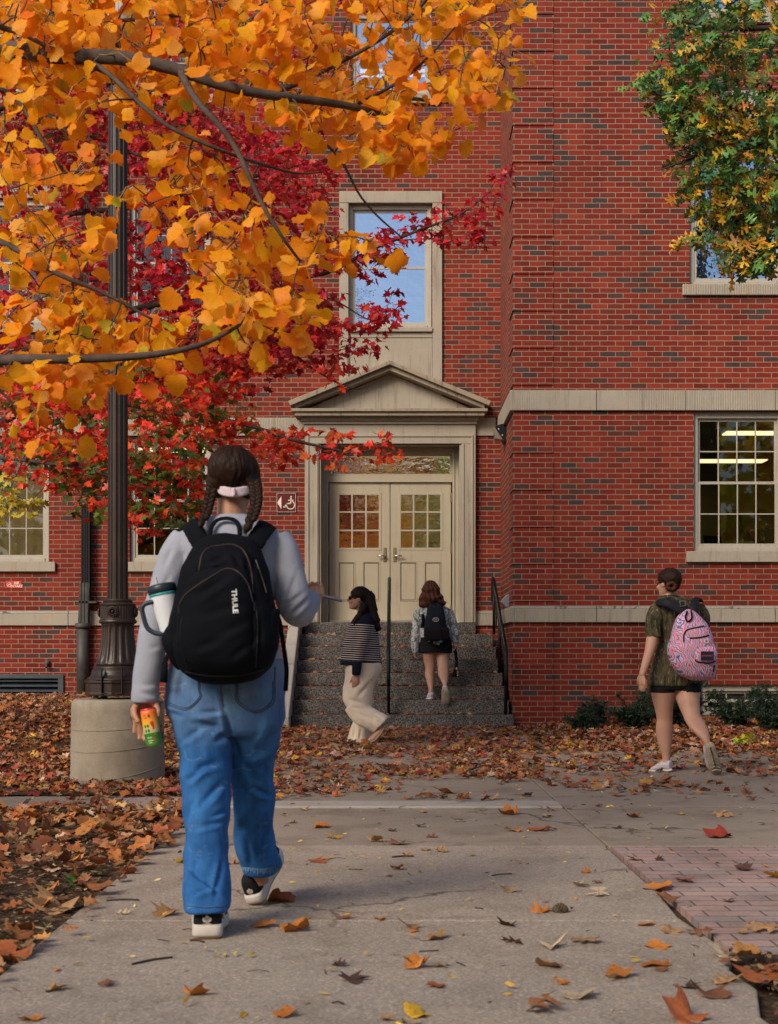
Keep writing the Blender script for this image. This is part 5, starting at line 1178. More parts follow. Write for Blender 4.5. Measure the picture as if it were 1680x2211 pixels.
def denim():
    t = NT('blue_denim'); g = t.new('ShaderNodeNewGeometry'); p = g.outputs['Position']; x, y, z = t.sep(p)
    n = t.noise(t.scl(p, (7, 7, 1.6)), 2.2, 5, .62); f = t.noise(t.scl(p, (220, 220, 60)), 3, 2)
    c = t.mix(t.ramp(n, [(.3, 0.0), (.7, 1.0)]), (.012,.068,.225), (.038,.155,.40))
    up = t.ramp(z, [(.62, 0.0), (.92, 1.0)]); md = t.math('MULTIPLY', up, t.ramp(t.noise(p, 4, 3), [(.3, .35), (.7, .95)])); c = t.mix(md, c, (.19,.24,.28))
    wn_ = t.noise(t.scl(p, (9, 9, 22)), 1.6, 3, .5, 1.0); c = t.mix(t.ramp(wn_, [(.62, 0.0), (.75, .35)]), c, (.20,.32,.45))
    c = t.mix(.6, c, t.mix(t.noise(t.scl(p, (90, 90, 14)), 2, 4, .7), (.45,.50,.58), (1.5,1.42,1.32)), 'MULTIPLY'); c = t.mix(.5, c, t.mix(t.noise(p, 55, 3, .7), (.6,.63,.68), (1.35,1.32,1.28)), 'MULTIPLY'); c = t.mix(.45, c, t.mix(f, (.55,.58,.62), (1.4,1.38,1.35)), 'MULTIPLY'); t.bump(f, .0008, .8); return t.fin(c, .9, 0, .15)
M['denim'] = denim()

# ---- the woman with braids in the foreground
W_ = empty('person', P(470, 1800, 4.95)*Vector((1,1,0)).to_track_quat('Z').magnitude if False else (PX(480, 4.95), 4.95, 0), 'woman with two dark braids in grey sweater and blue jeans walking up the path', 'person')
b = MB()
rows(b, [(1118,462,536,4.99,.055),(1140,430,570,4.99,.085),(1165,395,602,4.98,.10),(1210,400,592,4.97,.105),(1300,412,580,4.97,.10),(1370,405,585,4.98,.10),(1430,390,598,5.0,.115),(1480,385,595,5.0,.12),(1530,385,592,5.0,.11),(1555,400,580,5.0,.09)], 28)
limb(b, [(500,1135,4.99,.056),(500,1100,4.99,.052),(501,1060,5.0,.052)])
T1_ = head(b, P(502, 1099, 4.985), .208, 0, -4)
# legs (inside the jeans) and feet
limb(b, [(435,1520,5.0,(.07,.09)),(442,1620,4.97,(.06,.065)),(446,1720,4.93,(.05,.05)),(447,1830,4.87,(.045,.05)),(449,1930,4.79,.036),(450,1975,4.74,.036),(449,1998,4.73,.038)])
limb(b, [(550,1520,5.0,(.07,.09)),(547,1620,5.08,(.06,.065)),(546,1710,5.16,(.048,.05)),(550,1800,5.24,(.045,.05)),(557,1880,5.31,.036),(562,1905,5.33,.036)])
# arms and hands
limb(b, [(398,1170,4.98,.045),(362,1266,4.95,.040),(336,1361,4.91,.034),(322,1440,4.89,.030),(314,1512,4.88,.024)])
limb(b, [(600,1170,4.98,.045),(622,1250,4.96,.040),(640,1316,4.96,.036),(658,1306,5.08,.030),(670,1292,5.19,.024)])
wp = P(311, 1510, 4.90)
hand(b, wp, (-.06, .10, -1), (.15, -1, 0), (1, 0, 0), .165, 8, .04, [14, 9, 7, 6], .5, 0)
b.tube([P(326,1514,4.885), P(337,1522,4.865), P(342,1536,4.85), P(341,1549,4.845)], [.014,.0125,.0105,.008], 10)
b.tube([P(300,1516,4.88), P(290,1530,4.865), P(292,1546,4.85), P(300,1560,4.838)], [.013,.0115,.010,.0078], 10)
b.tube([P(298,1518,4.90), P(287,1532,4.885), P(287,1544,4.87), P(292,1554,4.86)], [.012,.0105,.009,.0075], 10)
hp = P(672, 1291, 5.20)
hand(b, hp, (.15, 1, .10), (-.2, -.05, 1), (-.8, .1, .5), .17, 38, .05, None, .8, 20)
b.tube([P(670,1288,5.21), P(672,1276,5.23), P(676,1272,5.26)], [.012,.0105,.008], 8); b.tube([P(676,1298,5.22), P(684,1300,5.26), P(690,1296,5.30)], [.011,.010,.008], 8)
fuse(b, .0045, 'body', M['skin'], W_, 3); eyes(T1_, .224, W_, 0)
# sweater
swm = NT('heather_knit'); _p = swm.obj(); _f = swm.noise(swm.scl(_p, (260,260,160)), 2, 2); swm.bump(_f, .0012, .8)
M['sweater'] = swm.fin(swm.mix(.6, swm.mix(swm.noise(_p, 6, 4), (.25,.265,.325), (.33,.345,.41)), swm.mix(_f, (.6,.6,.62), (1.35,1.35,1.35)), 'MULTIPLY'), .95, 0, .1)
b = MB()
rows(b, [(1113,458,540,4.99,.062),(1120,437,552,4.99,.078),(1134,414,577,4.99,.098),(1150,388,606,4.985,.112),(1172,384,612,4.98,.122),(1210,396,600,4.97,.125),(1300,402,590,4.97,.122),(1370,394,598,4.98,.125),(1420,378,608,5.0,.138),(1437,374,610,5.0,.142)], 30)
limb(b, [(404,1162,4.98,.056),(386,1190,4.975,.060),(364,1250,4.955,.058),(344,1310,4.925,.053),(331,1370,4.905,.050),(322,1430,4.89,.049),(315,1475,4.885,.046),(313,1502,4.88,.049),(313,1517,4.88,.047)], 18)
limb(b, [(594,1164,4.98,.056),(608,1190,4.975,.062),(620,1240,4.965,.062),(633,1290,4.955,.063),(642,1318,4.965,.058),(650,1318,5.02,.054),(661,1306,5.11,.047),(669,1295,5.18,.040)], 18)
sw = creases([(352,1225,372,1180,.007,7),(340,1290,368,1240,.006,6),(600,1200,585,1290,.008,7),(640,1240,606,1330,.006,6),(668,1290,616,1338,.008,5),(672,1312,630,1348,.008,5),(655,1280,612,1310,.006,5),(322,1400,345,1395,.004,6),(303,1497,342,1503,.006,5),(305,1480,338,1478,.004,5)], wr(1, .0035, 1, (7,7,9)))
SWO = fuse(b, .0065, 'sweater', M['sweater'], W_, 3, sw)
# jeans
b = MB()
rows(b, [(1424,374,606,5.0,.135),(1432,369,612,5.0,.142),(1480,362,617,5.0,.152),(1520,361,616,5.0,.155),(1550,364,612,5.0,.15),(1572,372,604,5.0,.13),(1585,385,596,5.0,.10)], 36)
rows(b, [(1500,363,488,5.0,.12),(1540,363,496,4.99,.13),(1575,373,500,4.985,.13),(1627,389,497,4.96,.112),(1697,394,495,4.93,.098),(1760,400,494,4.90,.092),(1803,404,491,4.88,.088),(1860,400,492,4.86,.092),(1909,398,494,4.80,.098),(1950,402,493,4.765,.098),(1962,404,491,4.755,.094)], 30, 4, 2.3)
rows(b, [(1500,490,616,5.0,.12),(1540,486,613,5.02,.13),(1575,494,606,5.04,.13),(1620,499,597,5.08,.112),(1651,499,589,5.11,.102),(1685,502,588,5.14,.098),(1712,508,593,5.17,.098),(1750,510,592,5.20,.092),(1790,509,588,5.24,.090),(1830,513,596,5.27,.096),(1860,519,606,5.30,.10),(1874,522,603,5.30,.098),(1886,529,592,5.29,.09)], 30, 4, 2.3)
jc = [(420,1660,470,1648,0.0145,8),(404,1690,440,1655,0.0145,7),(430,1745,478,1690,0.0130,8),(418,1720,400,1780,0.0087,7),(420,1790,480,1775,0.0087,6),(455,1765,490,1750,0.0087,5),(470,1570,410,1560,0.0116,8),(395,1600,440,1570,0.0101,7),(495,1575,460,1605,0.0087,7),
      (500,1590,520,1660,0.0145,9),(525,1640,560,1700,0.0159,8),(570,1650,592,1700,0.0159,7),(540,1700,590,1722,0.0145,6),(505,1700,540,1715,0.0145,7),(550,1740,520,1800,0.0116,8),(575,1750,560,1840,0.0101,7),(530,1800,545,1870,0.0101,6),(590,1560,560,1620,0.0116,8),
      (415,1930,455,1915,0.0130,6),(440,1900,470,1920,0.0116,6),(405,1870,440,1905,0.0101,6),(480,1850,465,1940,0.0087,6),(425,1840,420,1900,0.0087,6),(477,1480,484,1535,0.0087,5),(484,1535,500,1600,0.0174,6),(430,1540,480,1537,0.0116,5),(400,1548,360,1536,0.0101,5)]
def hemf(p, n_): return 0
JO = fuse(b, .0065, 'jeans', M['denim'], W_, 2, creases(jc, wr(1, .010, 2, (5,5,7))))
bv = bvh_of(JO); b = MB(); r_ = .0019
for L in ([(431,1462),(432,1490),(433,1508),(402,1533),(362,1521)], [(428,1462),(429,1490),(430,1506),(402,1529),(364,1517)], [(509,1462),(510,1490),(512,1517),(553,1539),(590,1517),(593,1470),(594,1440)], [(513,1462),(514,1490),(516,1514),(553,1535),(586,1514),(589,1470)],
          [(477,1462),(478,1500),(481,1525)], [(404,1957),(450,1960),(491,1957)], [(520,1868),(545,1880),(590,1876),(604,1862)]): seam(bv, L, r_, b)
b.build('stitching', cloth('stitching', (.05,.07,.12)), JO)
b = MB(); fr = random.Random(2)
for side, (x0, x1, yb) in enumerate(((405,491,1962),(523,603,1880))):
    for k in range(70):
        x = lerp(x0, x1, k/69); q = onto(bv, x, yb-4-(abs(x-(x0+x1)/2)*.12 if side else 0), .001)
        if q: b.tube([q, q+Vector((fr.gauss(0,.002), 0, -.010-fr.random()*.012))], .0009, 3, caps=False)
b.build('frayed_hem', cloth('frayed_threads', (.16,.30,.48)), JO)
# shoes
M['suede'] = cloth('black_suede', (.010,.010,.012), .9, 150, .0006); M['rub'] = pmat('white_rubber', (.52,.48,.44), .6, .12, 30); M['gum'] = pmat('gum_sole', (.30,.15,.06), .6, .1)
def sneaker(T_, parent):
    """heel at the origin, toe along +Y, sole at z=0"""
    out = [(0,.0),(.028,.004),(.036,.03),(.034,.08),(.036,.13),(.046,.19),(.044,.24),(.028,.275),(0,.285),(-.022,.28),(-.038,.25),(-.042,.19),(-.034,.13),(-.032,.08),(-.035,.03),(-.027,.004)]
    sp = smooth_path(out+[out[0]], 3)[:-1]
    def ring(s, dy, z): return [T_ @ Vector((p[0]*s, (p[1]-.14)*s+.14+dy, z)) for p in sp]
    def loft(lv_, nm, m):
        b = MB(); n = len(sp); vs = []
        for s, dy, z in lv_: vs += ring(s, dy, z)
        fs = [(i*n+j, i*n+(j+1) % n, (i+1)*n+(j+1) % n, (i+1)*n+j) for i in range(len(lv_)-1) for j in range(n)] + [tuple(range(n))[::-1], tuple((len(lv_)-1)*n+j for j in range(n))]
        return b.add(vs, fs).build(nm, m, parent_o, smooth=True)
    parent_o = parent
    up = MB(); n = len(sp); vs = []; prof = [(1.0,.030,.030),(.98,.05,.05),(.93,.065,.062),(.84,.078,.066),(.72,.088,.068)]
    for s, zh, zt in prof:                            # heel collar stays high, toe box stays low
        for p in sp:
            t = sstep(.10, .20, p[1]); z = lerp(zh, zt*.9, t); vs.append(T_ @ Vector((p[0]*s, (p[1]-.10)*s+.10 if p[1] > .1 else (p[1]-.1)*(s*.3+.7)+.10, z)))
    up.add(vs, [(i*n+j, i*n+(j+1) % n, (i+1)*n+(j+1) % n, (i+1)*n+j) for i in range(4) for j in range(n)] + [tuple(range(n))[::-1], tuple(4*n+j for j in range(n))])
    u = up.build('shoe', M['suede'], parent, smooth=True); parent_o = u
    loft([(1.02,0,0),(1.03,0,.005)], 'outsole', M['gum']); loft([(1.05,0,.0052),(1.07,0,.012),(1.07,0,.030),(1.03,0,.036),(.97,0,.037)], 'midsole', M['rub'])
    b = MB()                                          # three stripes on each side
    for sx in (-1, 1):
        for k in range(3):
            y = .10+k*.026; b.tube([T_ @ Vector((sx*.0385*(1 if sx > 0 else .95), y+.012, .036)), T_ @ Vector((sx*.037, y+.004, .050)), T_ @ Vector((sx*.031, y-.012, .070))], [.0045,.0045,.004], 6)
    b.build('stripes', M['rub'], u)
    b = MB(); zc = .050                                # heel emblem: three petals crossed by bars
    for a, ln in ((0, .020), (38, .017), (-38, .017)):
        d_ = Vector((math.sin(R(a)), 0, math.cos(R(a)))); s_ = Vector((d_.z, 0, -d_.x)); o_ = Vector((0, -.0005, zc-.008)); q = [o_, o_+d_*ln*.35+s_*.0052, o_+d_*ln*.75+s_*.005, o_+d_*ln, o_+d_*ln*.75-s_*.005, o_+d_*ln*.35-s_*.0052]
        y_ = -.0015; f = [T_ @ Vector((v.x, y_, v.z)) for v in q]; g_ = [T_ @ Vector((v.x, y_+.006, v.z)) for v in q]; b.add(f+g_, [(0,1,2,3,4,5)]+[(i, i+6, (i+1) % 6+6, (i+1) % 6) for i in range(6)])
    for k in range(2): b.tube([T_ @ Vector((-.011+k*.002, -.002, zc-.012-.004*k)), T_ @ Vector((.011-k*.002, -.002, zc-.012-.004*k))], .0011, 5)
    b.build('emblem', M['rub'], u, fixn=True)
    # heel counter so the emblem sits on suede
    MB().ell(T_ @ Vector((0,.024,.055)), (.030,.024,.036), 14, 10, T_.to_3x3()).ell(T_ @ Vector((0,.07,.045)), (.034,.06,.034), 14, 10, T_.to_3x3()).build('heel_counter', M['suede'], u, smooth=True)
sneaker(Matrix.Translation((PX(446.5, 4.69), 4.695, .006)) @ Matrix.Rotation(R(5), 4, 'Z') @ Matrix.Diagonal((1.36,1.04,1.30,1)), W_)
sneaker(Matrix.Translation((PX(553, 5.32), 5.32, .012)) @ Matrix.Rotation(R(-13), 4, 'Z') @ Matrix.Rotation(R(30), 4, 'X') @ Matrix.Rotation(R(-14), 4, 'Y') @ Matrix.Diagonal((1.05,1.04,1.2,1)), W_)
# hair
b = MB(); cH = P(505, 1024, 5.0)
b.ell(cH+Vector((0,.005,.002)), (.0945,.108,.095), 28, 18); cap(b, T1_, .208, 0, 1.06); b.ell(cH+Vector((-.045,-.02,-.035)), (.052,.075,.055), 16, 12); b.ell(cH+Vector((.05,-.02,-.035)), (.050,.075,.055), 16, 12); b.ell(cH+Vector((0,-.035,-.03)), (.075,.065,.045), 16, 12)
def hd(p, n_):
    q = p-cH; a = math.atan2(q.x, -q.y); part = -.006*math.exp(-((q.x-.008)/.006)**2)*(1 if q.z > .0 else 0)
    return .0022*math.sin(a*34+6*mnoise.noise(q*18))+.003*mnoise.noise(q*30)+part
HO = fuse(b, .0055, 'hair', M['hair'], W_, 2, hd)
b = MB(); sr = random.Random(9)
for k in range(520):
    ph = sr.uniform(-.9, 2.6); sd_ = 1 if k % 2 else -1; th1 = sr.uniform(1.25, 2.25); pts_ = []
    for j in range(9):
        th = lerp(.02, th1, j/8); az = sd_*lerp(.15, sr.uniform(.2, .3)+abs(ph)*.55, min(1, j/4)); q = 1+sr.uniform(.012, .03)+(.035*sr.random() if k % 9 == 0 else 0)
        a_ = -math.pi/2 + sd_*abs(az)*(1.0) if ph < 1.6 else math.pi/2 - sd_*abs(az)*.6
        pts_.append(cH + Vector((.008*(1-j/8)+.0965*q*math.sin(th)*math.cos(a_), .005+.110*q*math.sin(th)*math.sin(a_), .002+.0965*q*math.cos(th))) + Vector((sr.gauss(0,.001),)*3))
    b.tube(pts_, [.0011]*8+[.0004], 3, caps=False)
for k in range(60):
    o_ = cH+Vector((sr.uniform(-.09,.09), -.05+sr.uniform(-.02,.05), sr.uniform(-.09,.09))); d_ = (o_-cH).normalized(); p_ = cH+Vector((d_.x*.095, d_.y*.108, d_.z*.096)); b.tube([p_, p_+d_*.006+Vector((sr.gauss(0,.006),0,sr.gauss(0,.006))), p_+d_*sr.uniform(.006,.016)+Vector((sr.gauss(0,.012),0,-abs(sr.gauss(0,.012))))], .0005, 3, caps=False)
b.build('strands', hair_mat('brown_strands', (.02,.008,.005), (.11,.05,.028)), HO)
def braid(pts, r0, r1, name='braid'):
    b = MB(); sp = smooth_path([tuple(P(*p)) for p in pts], 6); n = len(sp); 
    tot = 0; cum = [0]
    for i in range(n-1): tot += np.linalg.norm(sp[i+1]-sp[i]); cum.append(tot)
    step = .016; k = 0; s = 0
    while s < tot:
        i = min(n-2, max(0, int(np.searchsorted(cum, s)-1))); t = (s-cum[i])/(cum[i+1]-cum[i]+1e-9); p = Vector(sp[i]*(1-t)+sp[i+1]*t); dv = Vector(sp[i+1]-sp[i]).normalized(); r = lerp(r0, r1, s/tot); sx = 1 if k % 2 else -1
        u = Vector((1,0,0)); ax_ = (dv*.75 - u*sx*.65).normalized(); o_ = p + u*sx*r*.42 + Vector((0,-r*.15,0))
        b.tube([o_-ax_*r*.9, o_-ax_*r*.45+Vector((0,-r*.2,0)), o_+ax_*r*.3, o_+ax_*r*.9+u*-sx*r*.3], [r*.3, r*.62, r*.6, r*.22], 10); s += step*.55; k += 1
    e = Vector(sp[-1]); dv = Vector(sp[-1]-sp[-3]).normalized(); b.tube([e-dv*.01, e+dv*.02, e+dv*.045], [r1*.7, r1*.95, r1*.3], 8)
    return b.build(name, M['hair'], HO, smooth=True)
braid([(462,1040,4.95),(457,1060,4.93),(452,1085,4.92),(446,1108,4.90),(438,1124,4.86)], .020, .014)
braid([(548,1040,4.93),(553,1062,4.90),(553,1088,4.875),(547,1112,4.855),(540,1128,4.845)], .021, .017)
b = MB()
for k in range(5): 
    dz = k*3.6; pts = [(463,1044+dz*.6),(480,1052+dz),(505,1056+dz),(530,1052+dz),(549,1044+dz*.6)]
    b.tube(smooth_path([tuple(P(x, y, 4.90+.05*((x-505)/45)**2)) for x, y in pts], 4), .0062, 8)
b.tube(smooth_path([tuple(P(x, y, 4.885)) for x, y in ((504,1053),(506,1062),(505,1073))], 3), .005, 6)
fuse(b, .004, 'headband', cloth('pale_pink_headband', (.55,.44,.50), .7, 60, .001), W_, 1)
b = MB(); b.tube(smooth_path([tuple(P(x, y, dd)) for x, y, dd in ((462,1116,4.97),(480,1112,4.94),(500,1110,4.935),(520,1112,4.94),(536,1116,4.97))], 4), .0016, 6); b.build('necklace', M['brass'], W_)

# ---- black backpack
M['nylon'] = pmat('black_nylon', (.0038,.0045,.0075), .85, .3, 7, 200, .0005, 0, .09)
BP = empty('backpack', (PX(487, 4.78), 4.78, .95), 'big black backpack on the back of the woman with braids, white lettering down its middle', 'backpack')
b = MB()
prw = [(1154,462,510,4.83,.035),(1158,446,528,4.825,.05),(1168,428,550,4.82,.068),(1190,412,564,4.81,.085),(1215,400,574,4.80,.098),(1237,391,580,4.79,.108),(1270,383,587,4.785,.118),(1305,376,592,4.78,.125),(1340,368,598,4.775,.13),(1380,366,600,4.77,.132),(1410,372,596,4.77,.13),(1440,388,584,4.775,.12),(1460,408,562,4.785,.10),(1471,430,540,4.79,.075),(1476,456,515,4.80,.045)]
rows(b, prw, 40, 4, 2.6)
pc = [(440,1190,500,1178,.007,6),(505,1180,540,1200,.006,5),(480,1200,470,1240,.008,7),(420,1260,460,1228,.008,7),(395,1330,450,1290,.006,8),(470,1230,520,1212,.009,6),(560,1230,575,1290,.006,6),(545,1290,552,1330,.007,6),(400,1360,420,1440,.010,7),(430,1380,470,1440,.007,8),(520,1400,560,1370,.006,8),(560,1320,562,1420,.008,5),(385,1340,375,1380,.008,7),(440,1450,540,1440,.006,6),(480,1290,430,1320,.006,8)]
BO = fuse(b, .0065, 'main_body', M['nylon'], BP, 3, creases(pc, wr(1, .0045, 5, (8,8,8))))
b = MB()                                               # front pocket, bulging, with its own arched top
rows(b, [(1222,470,512,4.70,.02),(1230,440,530,4.695,.04),(1250,410,542,4.69,.055),(1290,392,548,4.685,.062),(1330,384,548,4.68,.066),(1380,384,548,4.675,.066),(1420,398,546,4.68,.06),(1445,420,536,4.69,.045),(1458,445,515,4.70,.025)], 36, 4, 2.6)
FP_ = fuse(b, .0065, 'front_pocket', M['nylon'], BP, 3, creases([(420,1290,500,1240,.008,9),(430,1330,540,1300,.006,10),(470,1370,540,1340,.006,9),(420,1400,480,1380,.006,9),(500,1420,540,1390,.006,8),(400,1270,440,1252,.006,6)], wr(1, .0035, 6, (8,8,8))))
b = MB(); rows(b, [(1180,470,500,4.75,.02),(1188,440,530,4.74,.035),(1204,425,545,4.73,.05),(1230,415,550,4.725,.055),(1262,420,548,4.73,.045),(1278,440,535,4.735,.03)], 30, 4, 2.5)
UP_ = fuse(b, .006, 'top_pocket', M['nylon'], BP, 2, creases([(450,1215,490,1200,.008,6),(500,1195,520,1225,.007,5),(470,1222,466,1255,.008,7),(530,1205,535,1240,.006,5)], wr(1, .004, 7, (9,9,9))))
for pts, lab in (([(352,1378,4.76),(356,1350,4.75),(374,1340,4.73),(392,1350,4.71),(396,1385,4.705),(385,1420,4.73),(372,1424,4.76)], 0), ([(604,1322,4.78),(590,1318,4.74),(572,1316,4.71),(562,1330,4.70),(560,1400,4.705),(572,1430,4.74),(592,1420,4.77)], 1)):
    b = MB()
    if lab: rows(b, [(1316,556,604,4.77,.045),(1330,552,603,4.765,.062),(1360,550,602,4.76,.068),(1400,552,599,4.76,.065),(1430,556,586,4.77,.05),(1442,560,578,4.78,.03)], 20, 4, 2.4)
    else: rows(b, [(1348,366,392,4.77,.04),(1362,358,396,4.765,.055),(1380,351,400,4.76,.062),(1400,356,402,4.76,.062),(1425,368,404,4.765,.055),(1445,384,406,4.775,.035)], 20, 4, 2.4)
    fuse(b, .006, 'side_pocket', M['nylon'], BP, 2, wr(1, .004, 8+lab, (9,9,6)))
bvs = [BVHTree.FromPolygons([v.co for v in o.data.vertices], [p.vertices for p in o.data.polygons]) for o in (BO, FP_, UP_)]
class _B:
    def ray_cast(s, o_, d_):
        hs = [h for h in (q.ray_cast(o_, d_) for q in bvs) if h[0] is not None]; return min(hs, key=lambda h: h[3]) if hs else (None,)*4
BB = _B(); b = MB()
for L in ([(430,1232),(436,1200),(450,1184),(475,1178),(500,1176),(522,1186),(536,1210),(543,1240),(545,1262)], [(388,1305),(400,1285),(430,1262),(465,1240),(490,1228),(515,1236),(535,1262),(545,1300)], [(575,1280),(566,1250),(552,1210)]): seam(BB, L, .0028, b, .001)
b.build('zip', pmat('zip_tape', (.035,.020,.012), .5, .2, 20), BP)
b = MB()
for L in ([(394,1330),(390,1380),(405,1440)], [(552,1300),(556,1360),(552,1440)], [(400,1450),(450,1459),(520,1458),(570,1445)]): seam(BB, L, .0022, b, .0005)
for x, y in ((543,1262),(546,1300),(388,1306)): q = onto(BB, x, y, .004); b.tube([q, q+Vector((.002,-.002,-.03))], [.0025,.0035], 6)
b.build('piping', cloth('black_piping', (.006,.006,.008), .5), BP)
me = text_mesh('THULE', .040, .0006, .0014); q = onto(BB, 463+0, 1316, .006); q = onto(BB, 464.5, 1304, .006); q = onto(BB, 506, 1298, .006)
T_ = Matrix.Translation(q) @ Matrix.Rotation(R(90), 4, 'X') @ Matrix.Rotation(R(-86), 4, 'Z') @ Matrix.Diagonal((.66,.58,1,1))
me2 = me.copy(); me2.transform(T_)
for v in me2.vertices:
    h = onto(BB, CX+v.co.x*FPX/v.co.y, HZ-(v.co.z-CAMZ)*FPX/v.co.y, .0015)
    if h is not None: v.co = h
link('lettering', me2, pmat('reflective_letters', (.62,.62,.62), .5, .05), BP)
# haul loop, straps, tails
b = MB(); b.tube(smooth_path([tuple(P(*q)) for q in ((454,1158,4.83),(456,1140,4.85),(468,1124,4.87),(487,1119,4.875),(506,1123,4.87),(516,1136,4.85),(518,1155,4.83))], 5), [(.0085,.004)]*31, 8); b.build('haul_loop', M['nylon'], BP, smooth=True)
for pts in ([(436,1176,4.84),(424,1156,4.852),(414,1138,4.885),(410,1131,4.94),(407,1133,5.0),(404,1150,5.06)], [(548,1176,4.84),(560,1156,4.852),(572,1140,4.885),(577,1133,4.94),(580,1136,5.0),(584,1152,5.06)]):
    b = MB(); sp = smooth_path([tuple(P(*q)) for q in pts], 5); b.tube(sp, [(.036,.008)]*len(sp), 14, ref=(0,1,0)); fuse(b, .005, 'shoulder_strap', M['nylon'], BP, 2)
b = MB()
for pts in ([(600,1330,4.84),(606,1352,4.84),(610,1380,4.84),(616,1420,4.84),(619,1450,4.84),(617,1492,4.84)], [(400,1400,4.84),(384,1410,4.84),(364,1414,4.84),(356,1432,4.84)]):
    sp = smooth_path([tuple(P(*q)) for q in pts], 5); b.tube(sp, [(.008,.002)]*len(sp), 8)
b.tube([P(356,1430,4.84), P(355,1452,4.84), P(353,1474,4.84)], [(.011,.004),(.012,.005),(.013,.005)], 8)
b.build('strap_tail', M['nylon'], BP, smooth=True)
# ---- tumbler in the side pocket, drink can, phone
TB = empty('tumbler', P(352, 1400, 4.77), 'white insulated tumbler with dark lid and straw tucked in the backpack side pocket', 'tumbler')
ax0, ax1 = P(377, 1400, 4.78), P(351, 1277, 4.78); axd = (ax1-ax0).normalized(); L_ = (ax1-ax0).length
TT = Matrix.Translation(ax0) @ Vector((0,0,1)).rotation_difference(axd).to_matrix().to_4x4()
def LT(prof, nm, m, par, seg=40):
    b = MB().lathe(prof, (0,0,0), seg); b.v = [tuple(TT @ Vector(v)) for v in b.v]; return b.build(nm, m, par, smooth=True)
LT([(.033,0),(.036,.01),(.0365,.08),(.041,.12),(.046,L_-.006),(.046,L_)], 'cup', pmat('white_enamel', (.66,.70,.76), .3, .04), TB)
LT([(.0468,L_-.014),(.0475,L_-.012),(.0475,L_-.006)], 'teal_ring', pmat('teal_trim', (.02,.28,.30), .4, .1), TB)
LT([(.0475,L_-.006),(.050,L_),(.050,L_+.018),(.046,L_+.024),(.035,L_+.026)], 'lid', pmat('dark_slate_plastic', (.012,.022,.028), .4, .1), TB)
b = MB(); b.tube([TT @ Vector((-.012,0,L_+.02)), TT @ Vector((-.014,-.004,L_+.052))], .0045, 10); b.build('straw', pmat('clear_straw', (.55,.58,.62), .3, .05), TB)
b = MB(); b.tube(smooth_path([tuple(P(*q)) for q in ((341,1299,4.76),(328,1300,4.76),(314,1304,4.76),(307,1313,4.76),(310,1332,4.76),(318,1355,4.76),(333,1366,4.76),(352,1369,4.76),(366,1366,4.765))], 5), [(.0085,.011)]*41, 12); b.build('cup_handle', pmat('navy_handle', (.02,.035,.06), .45, .1), TB, smooth=True)
CAN = empty('drink_can', P(333, 1612, 4.845), 'slim orange and green drink can held in the left hand of the woman with braids', 'drink can')
c0, c1 = P(334, 1612, 4.845), P(319, 1529, 4.845); TT = Matrix.Translation(c0) @ Vector((0,0,1)).rotation_difference((c1-c0).normalized()).to_matrix().to_4x4(); L_ = (c1-c0).length
def canmat():
    t = NT('printed_can'); at = t.new('ShaderNodeAttribute', attribute_name='cuv'); u, v, _z = t.sep(at.outputs['Vector'])
    c = t.ramp(v, [(0, (.10,.25,.03)), (.30, (.03,.20,.03)), (.36, (.03,.20,.03)), (.37, (.55,.50,.28)), (.55, (.62,.45,.10)), (.60, (.75,.42,.03)), (.78, (.75,.20,.02)), (1, (.70,.10,.02))])
    du = t.math('SUBTRACT', t.math('FRACT', t.math('MULTIPLY', u, 16.0)), .5); dv = t.math('SUBTRACT', t.math('FRACT', t.math('MULTIPLY', v, 8.2)), .5)
    r_ = t.math('SQRT', t.math('ADD', t.math('MULTIPLY', du, du), t.math('MULTIPLY', dv, dv)))
    m_ = t.math('MULTIPLY', t.math('LESS_THAN', r_, .40), t.math('MULTIPLY', t.math('GREATER_THAN', v, .37), t.math('MULTIPLY', t.math('LESS_THAN', v, .62), t.math('MULTIPLY', t.math('GREATER_THAN', u, .625), t.math('LESS_THAN', u, .752)))))
    c = t.mix(m_, c, (.02,.15,.03))
    for (cu, cv, ru, rv, cc) in ((.815,.55,.035,.11,(.65,.02,.03)), (.80,.20,.02,.04,(.60,.04,.02)), (.835,.33,.015,.04,(.55,.03,.02)), (.78,.62,.012,.035,(.35,.02,.02)), (.77,.80,.022,.04,(.02,.05,.03)), (.79,.50,.012,.04,(.6,.55,.05))):
        e = t.math('ADD', t.math('POWER', t.math('DIVIDE', t.math('SUBTRACT', u, cu), ru), 2.0), t.math('POWER', t.math('DIVIDE', t.math('SUBTRACT', v, cv), rv), 2.0)); c = t.mix(t.math('LESS_THAN', e, 1.0), c, cc)
    for v0, u0, u1, cc in ((.25,.66,.76,(.5,.6,.4)), (.17,.67,.77,(.5,.6,.4)), (.12,.68,.75,(.5,.6,.4)), (.82,.66,.70,(.25,.05,.02)), (.76,.66,.73,(.25,.05,.02))):
        m_ = t.math('MULTIPLY', t.math('LESS_THAN', t.math('ABSOLUTE', t.math('SUBTRACT', v, v0)), .012), t.math('MULTIPLY', t.math('GREATER_THAN', u, u0), t.math('LESS_THAN', u, u1))); c = t.mix(m_, c, cc)
    return t.fin(c, .35, 0, .5)
b = MB().lathe([(.020,0),(.0245,.004),(.0282,.014),(.0282,L_-.016),(.0262,L_-.006)], (0,0,0), 48); uv = [((math.atan2(v[1], v[0])/(2*math.pi)) % 1, v[2]/L_) for v in b.v]; b.v = [tuple(TT @ Vector(v)) for v in b.v]
o = b.build('can_body', canmat(), CAN, smooth=True); a = o.data.attributes.new('cuv', 'FLOAT_VECTOR', 'POINT'); a.data.foreach_set('vector', np.array([(u, v, 0) for u, v in uv], dtype=np.float32).ravel())
